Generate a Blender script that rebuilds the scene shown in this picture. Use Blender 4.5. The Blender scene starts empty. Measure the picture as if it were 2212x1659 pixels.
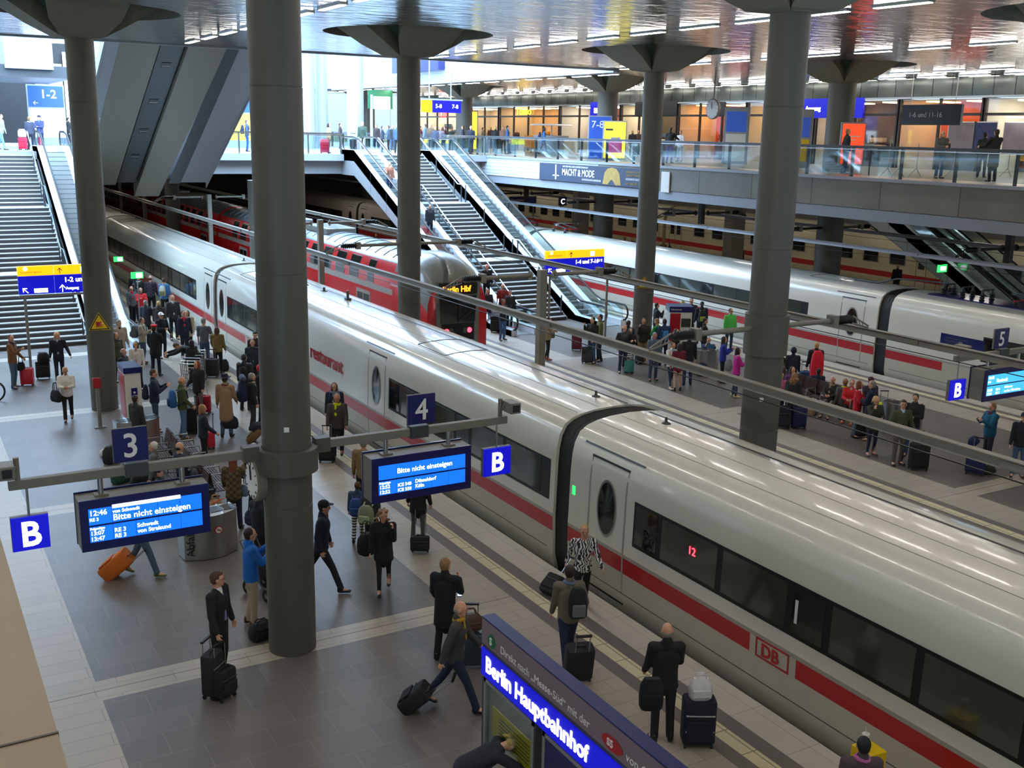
import bpy, math, random
from mathutils import Vector, Matrix
rnd = random.Random(11)
sin, cos, pi = math.sin, math.cos, math.pi
rad = math.radians
S = bpy.context.scene
COL = S.collection
# ---------------------------------------------------------------- camera
FPX, YAW, PIT, ROL = 2283.81064, 0.532250070, 0.233294537, 0.0207414056
EYE = Vector((0, 0, 8.6))
_F = Vector((sin(YAW) * cos(PIT), cos(YAW) * cos(PIT), -sin(PIT)))
_r = Vector((cos(YAW), -sin(YAW), 0)); _u = _r.cross(_F)
_R = cos(ROL) * _r + sin(ROL) * _u; _U = -sin(ROL) * _r + cos(ROL) * _u
cam = bpy.data.cameras.new('camera'); cam.sensor_width = 36; cam.lens = FPX / 2212 * 36
cam.clip_start = 0.05; cam.clip_end = 600
co = bpy.data.objects.new('camera', cam); COL.objects.link(co)
co.matrix_world = Matrix(((_R[0], _U[0], -_F[0], EYE[0]), (_R[1], _U[1], -_F[1], EYE[1]), (_R[2], _U[2], -_F[2], EYE[2]), (0, 0, 0, 1)))
S.camera = co

def ray(x, y): return _F * FPX + _R * (x - 1106) - _U * (y - 829.5)
def G(x, y, z=0.0):                    # where the sight line meets the level z
    d = ray(x, y); return EYE + d * ((z - EYE.z) / d.z)
def PX(x, y, X):
    d = ray(x, y); return EYE + d * (X / d.x)
def PY(x, y, Y):
    d = ray(x, y); return EYE + d * (Y / d.y)

def sr(c):
    c = c / 255.0
    return c / 12.92 if c <= 0.04045 else ((c + 0.055) / 1.055) ** 2.4
def C(r, g, b): return (sr(r), sr(g), sr(b), 1)
# ---------------------------------------------------------------- world, exposure
w = bpy.data.worlds.new('overcast sky'); S.world = w; w.use_nodes = True
bg = w.node_tree.nodes['Background']; bg.inputs[0].default_value = (0.50, 0.72, 1.0, 1); bg.inputs[1].default_value = 11.0
S.view_settings.view_transform = 'Standard'; S.view_settings.look = 'None'
S.view_settings.gamma = 1; S.view_settings.use_curve_mapping = False; S.view_settings.exposure = 0.32
S.cycles.use_denoising = True
try: S.cycles.denoiser = 'OPENIMAGEDENOISE'
except Exception: pass
S.cycles.max_bounces = 7; S.cycles.diffuse_bounces = 4; S.cycles.glossy_bounces = 4; S.cycles.transparent_max_bounces = 12
S.cycles.sample_clamp_indirect = 6; S.cycles.caustics_reflective = False; S.cycles.caustics_refractive = False
LAMP = 44.0   # luminance of the ceiling tubes

# ---------------------------------------------------------------- materials
_mats = {}
def mat(name, col, rough=.5, metal=0, emit=0, noise=0, scale=4, bump=0, bscale=60, coat=0, ecol=None, spec=.5):
    k = (name,)
    if k in _mats: return _mats[k]
    m = bpy.data.materials.new(name); m.use_nodes = True; nt = m.node_tree; b = nt.nodes['Principled BSDF']
    b.inputs['Base Color'].default_value = col; b.inputs['Roughness'].default_value = rough; b.inputs['Metallic'].default_value = metal
    b.inputs['Coat Weight'].default_value = coat; b.inputs['Coat Roughness'].default_value = .08
    b.inputs['Specular IOR Level'].default_value = spec
    if emit: b.inputs['Emission Color'].default_value = ecol or col; b.inputs['Emission Strength'].default_value = emit
    tc = nt.nodes.new('ShaderNodeTexCoord')
    if noise:
        n = nt.nodes.new('ShaderNodeTexNoise'); n.inputs['Scale'].default_value = scale; n.inputs['Detail'].default_value = 5
        nt.links.new(tc.outputs['Object'], n.inputs['Vector'])
        mr = nt.nodes.new('ShaderNodeMapRange'); mr.inputs[3].default_value = 1 - noise; mr.inputs[4].default_value = 1 + noise
        nt.links.new(n.outputs[0], mr.inputs[0])
        mx = nt.nodes.new('ShaderNodeVectorMath'); mx.operation = 'MULTIPLY'; mx.inputs[0].default_value = col[:3]
        nt.links.new(mr.outputs[0], mx.inputs[1]); nt.links.new(mx.outputs[0], b.inputs['Base Color'])
    if bump:
        n2 = nt.nodes.new('ShaderNodeTexNoise'); n2.inputs['Scale'].default_value = bscale; n2.inputs['Detail'].default_value = 3
        nt.links.new(tc.outputs['Object'], n2.inputs['Vector'])
        bp = nt.nodes.new('ShaderNodeBump'); bp.inputs['Strength'].default_value = bump; bp.inputs['Distance'].default_value = .02
        nt.links.new(n2.outputs[0], bp.inputs['Height']); nt.links.new(bp.outputs[0], b.inputs['Normal'])
    _mats[k] = m; return m

def tilemat(name, c1, c2, cj, sx, sy, joint, rough, off=0.0, rib=None, frq=2, noise=.06, axes='xy', bump=0.0, metal=0.0):
    """stone or panels in courses: brick texture over object coordinates"""
    m = bpy.data.materials.new(name); m.use_nodes = True; nt = m.node_tree; b = nt.nodes['Principled BSDF']; L = nt.links.new
    tc = nt.nodes.new('ShaderNodeTexCoord'); sp = nt.nodes.new('ShaderNodeSeparateXYZ'); L(tc.outputs['Object'], sp.inputs[0])
    cb = nt.nodes.new('ShaderNodeCombineXYZ'); ax = {'x': 0, 'y': 1, 'z': 2}
    L(sp.outputs[ax[axes[0]]], cb.inputs[0]); L(sp.outputs[ax[axes[1]]], cb.inputs[1])
    br = nt.nodes.new('ShaderNodeTexBrick'); L(cb.outputs[0], br.inputs['Vector'])
    br.inputs['Color1'].default_value = c1; br.inputs['Color2'].default_value = c2; br.inputs['Mortar'].default_value = cj
    br.inputs['Scale'].default_value = 1; br.inputs['Brick Width'].default_value = sx; br.inputs['Row Height'].default_value = sy
    br.inputs['Mortar Size'].default_value = joint; br.offset = off; br.offset_frequency = frq; br.inputs['Mortar Smooth'].default_value = .1
    n = nt.nodes.new('ShaderNodeTexNoise'); n.inputs['Scale'].default_value = .9; n.inputs['Detail'].default_value = 8; L(tc.outputs['Object'], n.inputs['Vector'])
    mr = nt.nodes.new('ShaderNodeMapRange'); mr.inputs[3].default_value = 1 - noise * 2; mr.inputs[4].default_value = 1 + noise * 2; L(n.outputs[0], mr.inputs[0])
    mx = nt.nodes.new('ShaderNodeVectorMath'); mx.operation = 'MULTIPLY'; L(br.outputs['Color'], mx.inputs[0]); L(mr.outputs[0], mx.inputs[1])
    L(mx.outputs[0], b.inputs['Base Color'])
    b.inputs['Roughness'].default_value = rough; b.inputs['Metallic'].default_value = metal
    if rib or bump:
        bp = nt.nodes.new('ShaderNodeBump'); bp.inputs['Distance'].default_value = .01
        if rib:
            wv = nt.nodes.new('ShaderNodeTexWave'); wv.bands_direction = 'X'; wv.inputs['Scale'].default_value = rib; L(tc.outputs['Object'], wv.inputs['Vector'])
            L(wv.outputs[1], bp.inputs['Height']); bp.inputs['Strength'].default_value = .7
        else:
            L(br.outputs['Fac'], bp.inputs['Height']); bp.inputs['Strength'].default_value = bump; bp.invert = True
        L(bp.outputs[0], b.inputs['Normal'])
    return m

M_dark = tilemat('dark grey stone tiles', C(112, 105, 98), C(103, 97, 92), C(128, 122, 114), .9, .6, .006, .42, .5, noise=.10)
M_light = tilemat('light beige stone slabs', C(181, 172, 157), C(172, 163, 148), C(140, 132, 120), 1.2, .36, .006, .42, .3)
M_edge = tilemat('pale platform edge slabs', C(190, 184, 172), C(184, 178, 166), C(150, 144, 134), .9, 1.2, .007, .5)
M_tact = tilemat('cream ribbed guide tiles', C(226, 216, 178), C(216, 206, 168), C(150, 142, 118), .4, .62, .012, .5, rib=14)
M_strip = mat('grey stone strip', C(112, 105, 101), .45, noise=.08)
M_seam = mat('dark joint', C(78, 70, 66), .6)
M_white = mat('white enamel', C(222, 221, 214), .35)
M_ice = mat('cream white train paint', C(224, 221, 208), .24, coat=.5, noise=.02, scale=.6)
M_ice_low = mat('train lower side beige grey', C(188, 182, 165), .4, noise=.12, scale=1.2)  # lower coach side: darker beige grey than the upper body, mottled by noise
M_icegrey = mat('train light grey stripe', C(160, 155, 146), .35)
M_red = mat('signal red stripe', C(176, 22, 32), .3, coat=.3)
M_red2 = mat('traffic red train paint', C(206, 24, 30), .28, coat=.5)
M_black = mat('black rubber', C(24, 24, 24), .65, noise=.2, scale=8)
M_blk = mat('black plastic', C(16, 16, 18), .4)
M_gl = mat('dark train glass', C(26, 30, 28), .06, coat=.6)
M_gl2 = mat('grey green train glass', C(66, 70, 62), .08, coat=.6, noise=.25, scale=1.5)
M_col = mat('dark grey painted steel', C(86, 84, 76), .5, noise=.05, scale=3, bump=.05)
M_cap = mat('raw concrete', C(122, 120, 104), .8, noise=.12, scale=2.5, bump=.2, bscale=30)
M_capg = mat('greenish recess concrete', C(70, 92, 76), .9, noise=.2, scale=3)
M_beam = mat('grey painted bracket', C(126, 122, 112), .5, noise=.06)
M_steel = mat('brushed steel', C(175, 175, 172), .3, 1, noise=.06, scale=20)
M_rail = mat('bright polished rail', C(215, 222, 230), .18, 1)
M_skirt = mat('white lit metal skirt', C(235, 240, 245), .3, .3)
M_grey = mat('grey sheet metal cladding', C(150, 153, 156), .42, .3, noise=.05, scale=1.5)
M_dgrey = mat('dark grey sheet metal', C(72, 76, 80), .45, .3, noise=.05, scale=1.5)
M_brown = mat('brown stone ledge', C(140, 122, 100), .55, noise=.10, scale=3)
M_blue = mat('station blue panel', C(18, 26, 96), .3, coat=.3)
M_blueE = mat('backlit blue panel', C(12, 16, 150), .3, emit=.75, ecol=C(10, 14, 190))
M_orgE = mat('backlit orange panel', C(255, 170, 10), .3, emit=1.3, ecol=C(255, 168, 8))
M_wE = mat('backlit white lettering', C(255, 255, 255), .4, emit=3.0, ecol=(1, 1, 1, 1))
M_w = mat('white lettering', C(235, 235, 235), .4)
M_lcd = mat('blue lcd screen', C(20, 90, 220), .2, emit=1.0, ecol=C(20, 110, 245))
M_cyan = mat('cyan lcd screen', C(40, 150, 210), .2, emit=1.0, ecol=C(70, 180, 235))
M_wlcd = mat('lcd white text', C(255, 255, 255), .4, emit=1.5, ecol=(1, 1, 1, 1))
M_tube = mat('ceiling tube light', (1, 1, 1, 1), .4, emit=LAMP, ecol=(1.0, .93, .84, 1))
M_lred = mat('red tail lamp', C(255, 20, 30), .3, emit=9, ecol=(1, .02, .04, 1))
M_led = mat('orange led text', C(255, 120, 0), .3, emit=4, ecol=(1, .25, .01, 1))
M_green = mat('backlit green sign', C(30, 190, 80), .3, emit=2, ecol=C(40, 200, 90))
M_yel = mat('yellow enamel', C(238, 200, 10), .4)
M_stepd = mat('dark stair risers', C(70, 68, 68), .6, noise=.06)
M_stepl = mat('pale stair treads', C(176, 178, 178), .45, noise=.05)
M_panelw = tilemat('white louvre cladding', C(226, 232, 236), C(220, 228, 232), C(120, 130, 140), 3.5, .42, .018, .4, axes='yz', off=0)
M_conc = tilemat('grey concrete panels', C(128, 126, 116), C(118, 116, 108), C(84, 80, 74), 3.45, 1.2, .022, .7, axes='yz', noise=.14, off=0)
M_concw = tilemat('pale slatted parapet', C(206, 212, 216), C(200, 206, 210), C(120, 128, 134), 2.4, .2, .012, .5, axes='yz', off=0)
M_lgrey = mat('light grey edge beam', C(150, 156, 164), .4, noise=.03)
M_dwall = tilemat('dark glass wall panels', C(70, 76, 72), C(64, 70, 66), C(30, 32, 32), 1.15, 3, .03, .12, axes='yz', off=0, metal=.35)
M_gfloor = mat('gallery stone floor', C(140, 128, 116), .35, noise=.08)
M_wood = mat('brown wooden slats', C(74, 52, 46), .5, noise=.1)
M_track = mat('dark track bed', C(30, 28, 27), .95, noise=.4, scale=6, bump=.6, bscale=8)
M_rust = mat('steel running rail', C(90, 78, 70), .4, .8)

def glassmat(name, tint, gl=.14, tr=.9):
    m = bpy.data.materials.new(name); m.use_nodes = True; nt = m.node_tree; nt.nodes.clear(); L = nt.links.new
    o = nt.nodes.new('ShaderNodeOutputMaterial'); t = nt.nodes.new('ShaderNodeBsdfTransparent'); t.inputs[0].default_value = (*tint, 1)
    g = nt.nodes.new('ShaderNodeBsdfGlossy'); g.inputs[1].default_value = .03; fr = nt.nodes.new('ShaderNodeLayerWeight'); fr.inputs[0].default_value = .25
    mp = nt.nodes.new('ShaderNodeMapRange'); mp.inputs[3].default_value = gl * .5; mp.inputs[4].default_value = gl * 3; L(fr.outputs[1], mp.inputs[0])
    x = nt.nodes.new('ShaderNodeMixShader'); L(mp.outputs[0], x.inputs[0]); L(t.outputs[0], x.inputs[1]); L(g.outputs[0], x.inputs[2]); L(x.outputs[0], o.inputs[0])
    return m
M_glass = glassmat('balustrade glass', (.84, .93, .93))
M_shopgl = glassmat('shop window glass', (.92, .95, .95), .08)

def ceilmat():
    m = bpy.data.materials.new('rippled metal ceiling'); m.use_nodes = True; nt = m.node_tree; b = nt.nodes['Principled BSDF']; L = nt.links.new
    b.inputs['Base Color'].default_value = C(176, 178, 180); b.inputs['Metallic'].default_value = .92; b.inputs['Roughness'].default_value = .17
    tc = nt.nodes.new('ShaderNodeTexCoord'); br = nt.nodes.new('ShaderNodeTexBrick'); mp = nt.nodes.new('ShaderNodeMapping'); L(tc.outputs['Object'], mp.inputs[0])
    L(mp.outputs[0], br.inputs['Vector']); br.inputs['Scale'].default_value = 1; br.inputs['Brick Width'].default_value = 1.47; br.inputs['Row Height'].default_value = 1.2
    br.inputs['Mortar Size'].default_value = .012; br.offset = 0
    wv = nt.nodes.new('ShaderNodeTexNoise'); wv.inputs['Scale'].default_value = 1.5; wv.inputs['Detail'].default_value = 1.5
    m2 = nt.nodes.new('ShaderNodeMapping'); m2.inputs['Scale'].default_value = (.7, 1.6, 1); L(tc.outputs['Object'], m2.inputs[0]); L(m2.outputs[0], wv.inputs['Vector'])
    b1 = nt.nodes.new('ShaderNodeBump'); b1.inputs['Strength'].default_value = .55; b1.inputs['Distance'].default_value = .06; L(wv.outputs[0], b1.inputs['Height'])
    b2 = nt.nodes.new('ShaderNodeBump'); b2.invert = True; b2.inputs['Strength'].default_value = .4; b2.inputs['Distance'].default_value = .01
    L(br.outputs['Fac'], b2.inputs['Height']); L(b1.outputs[0], b2.inputs['Normal']); L(b2.outputs[0], b.inputs['Normal'])
    return m
M_ceil = ceilmat()

_cl = {}
def cloth(r, g, b, kind=''):
    k = (r, g, b, kind)
    if k in _cl: return _cl[k]
    m = mat('cloth %d %d %d %s' % k, C(r, g, b), .85 if kind != 'leather' else .4, noise=.12, scale=9, bump=.35, bscale=22)
    if kind in ('plaid', 'zebra', 'stripe', 'dots'):
        nt = m.node_tree; L = nt.links.new; bs = nt.nodes['Principled BSDF']; tc = nt.nodes.new('ShaderNodeTexCoord')
        if kind == 'zebra':
            wv = nt.nodes.new('ShaderNodeTexWave'); wv.inputs['Scale'].default_value = 6; wv.inputs['Distortion'].default_value = 14; wv.inputs['Detail'].default_value = 3
            cr = (.02, .02, .03, 1), (.75, .75, .75, 1)
        elif kind == 'stripe':
            wv = nt.nodes.new('ShaderNodeTexWave'); wv.bands_direction = 'Z'; wv.inputs['Scale'].default_value = 5; cr = (.03, .03, .03, 1), (.8, .8, .8, 1)
        elif kind == 'dots':
            wv = nt.nodes.new('ShaderNodeTexWave'); wv.bands_direction = 'DIAGONAL'; wv.inputs['Scale'].default_value = 18; cr = (.5, .5, .5, 1), (.1, .1, .1, 1)
        else:
            wv = nt.nodes.new('ShaderNodeTexChecker'); wv.inputs['Scale'].default_value = 14; cr = C(r, g, b), C(min(255, r + 40), min(255, g + 36), min(255, b + 20))
        L(tc.outputs['Object'], wv.inputs['Vector']); rp = nt.nodes.new('ShaderNodeValToRGB'); rp.color_ramp.elements[0].position = .42; rp.color_ramp.elements[1].position = .58
        rp.color_ramp.elements[0].color = cr[0]; rp.color_ramp.elements[1].color = cr[1]; L(wv.outputs[1], rp.inputs[0])
        for l in list(bs.inputs['Base Color'].links): nt.links.remove(l)
        L(rp.outputs[0], bs.inputs['Base Color'])
    _cl[k] = m; return m

# ---------------------------------------------------------------- geometry
class MB:
    def __init__(s): s.v = []; s.f = []; s.m = []; s.mats = []
    def mi(s, m):
        if m not in s.mats: s.mats.append(m)
        return s.mats.index(m)
    def add(s, vs, fs, m):
        o = len(s.v); s.v += [tuple(v) for v in vs]; k = s.mi(m)
        for f in fs: s.f.append(tuple(i + o for i in f)); s.m.append(k)
        return s
    def box(s, x0, x1, y0, y1, z0, z1, m):
        return s.add([(x0, y0, z0), (x1, y0, z0), (x1, y1, z0), (x0, y1, z0), (x0, y0, z1), (x1, y0, z1), (x1, y1, z1), (x0, y1, z1)],
                     [(3, 2, 1, 0), (4, 5, 6, 7), (0, 1, 5, 4), (1, 2, 6, 5), (2, 3, 7, 6), (3, 0, 4, 7)], m)
    def obox(s, c, d, M, m):       # box of size d about c turned by the 3x3 matrix M
        vs = [Vector(c) + M @ Vector((sx * d[0] / 2, sy * d[1] / 2, sz * d[2] / 2)) for sz in (-1, 1) for sx, sy in ((-1, -1), (1, -1), (1, 1), (-1, 1))]
        return s.add(vs, [(3, 2, 1, 0), (4, 5, 6, 7), (0, 1, 5, 4), (1, 2, 6, 5), (2, 3, 7, 6), (3, 0, 4, 7)], m)
    def prism(s, poly, ax, a, b, m):   # poly in the two other axes
        n = len(poly)
        def P(p, t): return (t, p[0], p[1]) if ax == 'x' else (p[0], t, p[1]) if ax == 'y' else (p[0], p[1], t)
        vs = [P(p, a) for p in poly] + [P(p, b) for p in poly]
        fs = [tuple(range(n))[::-1], tuple(range(n, 2 * n))] + [(i, (i + 1) % n, n + (i + 1) % n, n + i) for i in range(n)]
        return s.add(vs, fs, m)
    def tube(s, p0, p1, r, m, n=10, r1=None):
        p0, p1 = Vector(p0), Vector(p1); d = (p1 - p0).normalized(); a = d.orthogonal().normalized(); b = d.cross(a); r1 = r if r1 is None else r1
        vs = [p + (a * cos(2 * pi * i / n) + b * sin(2 * pi * i / n)) * q for p, q in ((p0, r), (p1, r1)) for i in range(n)]
        return s.add(vs, [tuple(range(n))[::-1], tuple(range(n, 2 * n))] + [(i, (i + 1) % n, n + (i + 1) % n, n + i) for i in range(n)], m)
    def path(s, pts, r, m, n=8, closed=False):
        pts = [Vector(p) for p in pts]; k = len(pts); vs = []; ref = None
        for i, p in enumerate(pts):
            a = pts[i - 1] if (i or closed) else pts[i]; b = pts[(i + 1) % k] if (i < k - 1 or closed) else pts[i]
            d = (b - a).normalized()
            if ref is None: ref = d.orthogonal().normalized()
            ref = (ref - d * ref.dot(d)).normalized(); q = d.cross(ref)
            vs += [p + (ref * cos(2 * pi * j / n) + q * sin(2 * pi * j / n)) * r for j in range(n)]
        fs = [(i * n + j, i * n + (j + 1) % n, ((i + 1) % k) * n + (j + 1) % n, ((i + 1) % k) * n + j) for i in range(k if closed else k - 1) for j in range(n)]
        if not closed: fs += [tuple(range(n))[::-1], tuple(range((k - 1) * n, k * n))]
        return s.add(vs, fs, m)
    def lathe(s, prof, m, c=(0, 0, 0), n=24, ax='z', caps=True):
        vs = []
        for r, z in prof:
            for i in range(n):
                a = 2 * pi * i / n; x, y = r * cos(a), r * sin(a)
                vs.append((c[0] + x, c[1] + y, c[2] + z) if ax == 'z' else (c[0] + x, c[1] + z, c[2] + y) if ax == 'y' else (c[0] + z, c[1] + x, c[2] + y))
        k = len(prof); fs = [(i * n + j, i * n + (j + 1) % n, (i + 1) * n + (j + 1) % n, (i + 1) * n + j) for i in range(k - 1) for j in range(n)]
        if caps: fs += [tuple(range(n))[::-1], tuple(range((k - 1) * n, k * n))]
        return s.add(vs, fs, m)
    def loft(s, rings, m, closed=True, caps=True):
        n = len(rings[0]); vs = [p for r in rings for p in r]; k = len(rings)
        fs = [(i * n + j, i * n + (j + 1) % n, (i + 1) * n + (j + 1) % n, (i + 1) * n + j) for i in range(k - 1) for j in range(n if closed else n - 1)]
        if caps and closed: fs += [tuple(range(n))[::-1], tuple(range((k - 1) * n, k * n))]
        return s.add(vs, fs, m)
    def cap(s, p0, p1, r0, r1, xa, m, n=10, e=4):   # elliptic tapered capsule; r = (across, along depth)
        p0, p1 = Vector(p0), Vector(p1); d = p1 - p0
        L = d.length; d = d.normalized() if L > 1e-6 else Vector((0, 0, 1)); x = Vector(xa); x = x - d * x.dot(d)
        if x.length < .05: x = d.orthogonal()
        x.normalize(); y = d.cross(x); rings = []
        for sgn, p, r in ((-1, p0, r0), (1, p1, r1)):
            for i in range(e + 1):
                t = (i if sgn > 0 else e - i) / e * pi / 2 * .97; rr = cos(t); h = sin(t) * (r[0] + r[1]) / 2 * sgn
                rings.append([p + d * h + (x * cos(2 * pi * j / n) * r[0] + y * sin(2 * pi * j / n) * r[1]) * rr for j in range(n)])
        return s.loft(rings, m)
    def ell(s, c, r, m, R=None, n=14, k=9):
        R = R or Matrix.Identity(3); rings = []
        for i in range(k):
            t = -pi / 2 + pi * (i + .25) / (k - .5)
            rings.append([Vector(c) + R @ Vector((r[0] * cos(t) * cos(2 * pi * j / n), r[1] * cos(t) * sin(2 * pi * j / n), r[2] * sin(t))) for j in range(n)])
        return s.loft(rings, m)
    def build(s, name, parent=None, world=False, smooth=True, rem=0, bevel=0, ang=38):
        me = bpy.data.meshes.new(name); vs = s.v
        if parent is not None and world:
            Mi = rootM(parent).inverted(); vs = [tuple(Mi @ Vector(v)) for v in vs]
        me.from_pydata(vs, [], s.f)
        for m in s.mats: me.materials.append(m)
        me.polygons.foreach_set('material_index', s.m)
        me.polygons.foreach_set('use_smooth', [smooth] * len(me.polygons))
        me.update()
        if smooth and not rem: me.set_sharp_from_angle(angle=rad(ang))
        o = bpy.data.objects.new(name, me); COL.objects.link(o)
        if parent is not None: o.parent = parent
        if rem:
            q = o.modifiers.new('r', 'REMESH'); q.mode = 'VOXEL'; q.voxel_size = rem; q.use_smooth_shade = True
            q = o.modifiers.new('s', 'SMOOTH'); q.factor = .6; q.iterations = 3; APPLY.append(o)
        if bevel:
            q = o.modifiers.new('b', 'BEVEL'); q.width = bevel; q.segments = 2; q.limit_method = 'ANGLE'; q.angle_limit = rad(40); APPLY.append(o)
        return o
APPLY = []
def rootM(o):
    M = Matrix.Identity(4)
    while o is not None:
        M = (Matrix.Translation(o.location) @ o.rotation_euler.to_matrix().to_4x4()) @ M; o = o.parent
    return M
def tag(o, label=None, cat=None, group=None, kind=None):
    if label: o['label'] = label
    if cat: o['category'] = cat
    if group: o['group'] = group
    if kind: o['kind'] = kind
    return o
def thing(name, label, cat, loc=(0, 0, 0), rz=0, group=None):
    o = bpy.data.objects.new(name, None); COL.objects.link(o); o.location = loc; o.rotation_euler = (0, 0, rz); o.empty_display_size = .2
    return tag(o, label, cat, group)
def struct(mb, name, **k): return tag(mb.build(name, **k), kind='structure')
def copy_tree(root, parent=None):
    c = root.copy(); COL.objects.link(c)
    if parent is not None: c.parent = parent
    for ch in root.children: copy_tree(ch, c)
    return c
def text(s, size, m, parent, org, xd, yd, name='lettering', ext=.004, align='LEFT', sx=1.0, bold=0.0, world=True, sp=1.0):
    """flat raised lettering: baseline starts at org, runs along xd, stands up along yd"""
    cu = bpy.data.curves.new('t', 'FONT'); cu.body = s; cu.size = size; cu.extrude = ext; cu.align_x = align; cu.offset = bold; cu.space_character = sp
    cu.resolution_u = 3
    t = bpy.data.objects.new('t', cu); me = bpy.data.meshes.new_from_object(t); bpy.data.objects.remove(t); bpy.data.curves.remove(cu)
    xd = Vector(xd).normalized(); yd = Vector(yd); yd = (yd - xd * yd.dot(xd)).normalized(); zd = xd.cross(yd)
    T = Matrix(((xd[0] * sx, yd[0], zd[0], org[0]), (xd[1] * sx, yd[1], zd[1], org[1]), (xd[2] * sx, yd[2], zd[2], org[2]), (0, 0, 0, 1)))
    if world and parent is not None: T = rootM(parent).inverted() @ T
    me.transform(T); me.materials.clear(); me.materials.append(m); me.name = name
    o = bpy.data.objects.new(name, me); COL.objects.link(o); o.parent = parent
    return o
# ================================================================ THE SETTING
# ---- platforms: dark tile field, light cross bands, guide strip and edge slabs are one floor mesh each
def platform(cx, y0, y1, label=None):
    mb = MB(); hw = 5.78
    xs = [(-hw, -5.12, M_edge), (-5.12, -4.84, M_strip), (-4.84, -4.56, M_tact), (-4.56, -4.30, M_strip), (-4.30, -3.13, M_light), (-3.13, 3.13, None),
          (3.13, 4.30, M_light), (4.30, 4.56, M_strip), (4.56, 4.84, M_tact), (4.84, 5.12, M_strip), (5.12, hw, M_edge)]
    ys = [y0]
    for k in range(-1, 14):
        c = 16.06 + 8.85 * k
        for q in (c - .32, c - .008, c + .008, c + .32):
            if y0 < q < y1: ys.append(q)
    ys.append(y1)
    for a, b, m in xs:
        for i in range(len(ys) - 1):
            yc = (ys[i] + ys[i + 1]) / 2; d = (yc - 16.06 + 4.425) % 8.85 - 4.425
            mm = m
            if m is None: mm = M_seam if abs(d) < .009 else M_light if abs(d) < .33 else M_dark
            elif m is M_light and abs(d) < .009: mm = M_seam
            mb.add([(cx + a, ys[i], 0), (cx + b, ys[i], 0), (cx + b, ys[i + 1], 0), (cx + a, ys[i + 1], 0)], [(0, 1, 2, 3)], mm)
    for sx in (-1, 1):   # edge coping and the dark face under it
        x = cx + sx * hw
        q = sorted((x, x - sx * .12)); mb.box(q[0], q[1], y0, y1, -.16, -.001, M_edge)
        q = sorted((x - sx * .3, x - sx * .5)); mb.box(q[0], q[1], y0, y1, -1.0, -.16, M_track)
    return struct(mb, 'floor', smooth=False)
for cx in (5.23, 25.95, 46.65): platform(cx, -6, 118)
mb = MB(); mb.box(-20, 62, -6, 118, -1.35, -1.05, M_track); struct(mb, 'floor', smooth=False)
for i, cx in enumerate((12.55, 18.65, 33.3, 39.35, 54.0)):
    for s in (-1, 1):
        mb = MB(); mb.box(cx + s * .75 - .04, cx + s * .75 + .04, -6, 118, -1.05, -.78, M_rust)
        struct(mb, 'trim_%d' % (i * 2 + (s > 0) + 1), smooth=False)
# ---- ceiling with round openings over the columns
CZ = 11.75; COLX = (-15.5, -5.14, 5.23, 15.6, 25.95, 36.3); COLY = (-1.64, 16.07, 33.77, 51.47, 69.17, 86.87)
mb = MB()
def holed(x0, x1, y0, y1, cx, cy, r):
    A = sorted(set([2 * pi * i / 48 for i in range(48)] + [math.atan2(y - cy, x - cx) % (2 * pi) for x in (x0, x1) for y in (y0, y1)]))
    def out(a):
        c, s_ = cos(a), sin(a); t = 1e9
        if c > 1e-9: t = min(t, (x1 - cx) / c)
        if c < -1e-9: t = min(t, (x0 - cx) / c)
        if s_ > 1e-9: t = min(t, (y1 - cy) / s_)
        if s_ < -1e-9: t = min(t, (y0 - cy) / s_)
        return (cx + c * t, cy + s_ * t)
    n = len(A); vs = [(cx + r * cos(a), cy + r * sin(a), CZ) for a in A] + [(*out(a), CZ) for a in A] + [(cx + r * cos(a), cy + r * sin(a), CZ + .55) for a in A]
    mb.add(vs, [((i + 1) % n, n + (i + 1) % n, n + i, i)[::-1] for i in range(n)], M_ceil)
    mb.add(vs, [(i, (i + 1) % n, 2 * n + (i + 1) % n, 2 * n + i) for i in range(n)], M_beam)
def plain(x0, x1, y0, y1): mb.add([(x0, y0, CZ), (x0, y1, CZ), (x1, y1, CZ), (x1, y0, CZ)], [(0, 1, 2, 3)], M_ceil)
for cx in COLX:
    for cy in COLY:
        x0, x1, y0, y1 = cx - 5.185, cx + 5.185, cy - 8.85, cy + 8.85
        if cx < 32:
            if cy < 40: holed(x0, x1, y0, y1, cx, cy, 2.83)
            elif cy < 52: plain(x0, x1, 42.62, 44.8)
        else:
            a = 31.13 if cy < 40 else 32.0
            holed(a, x1, y0, y1, cx, cy, 2.83)
plain(41.485, 46.2, -10.49, 95.72)
struct(mb, 'ceiling', smooth=False)
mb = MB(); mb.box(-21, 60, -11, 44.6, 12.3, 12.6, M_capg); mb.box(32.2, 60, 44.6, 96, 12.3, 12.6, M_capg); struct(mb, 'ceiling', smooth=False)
mb = MB(); mb.box(-21, 32, 44.6, 44.85, CZ - .06, 12.7, M_lgrey); struct(mb, 'trim_20', smooth=False)
# the white clad wall of the floor above along the void, with its smooth edge beam
mb = MB(); mb.box(32.0, 32.3, 44.85, 96, 12.28, 19, M_panelw); struct(mb, 'wall_void_right', smooth=False)
mb = MB(); mb.box(31.9, 32.25, 44.85, 96, CZ - .12, 12.26, M_lgrey); struct(mb, 'trim_21', smooth=False)
mb = MB(); mb.box(-21, 32, 95, 95.3, 11.6, 19, M_panelw); struct(mb, 'wall_void_far', smooth=False)
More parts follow.
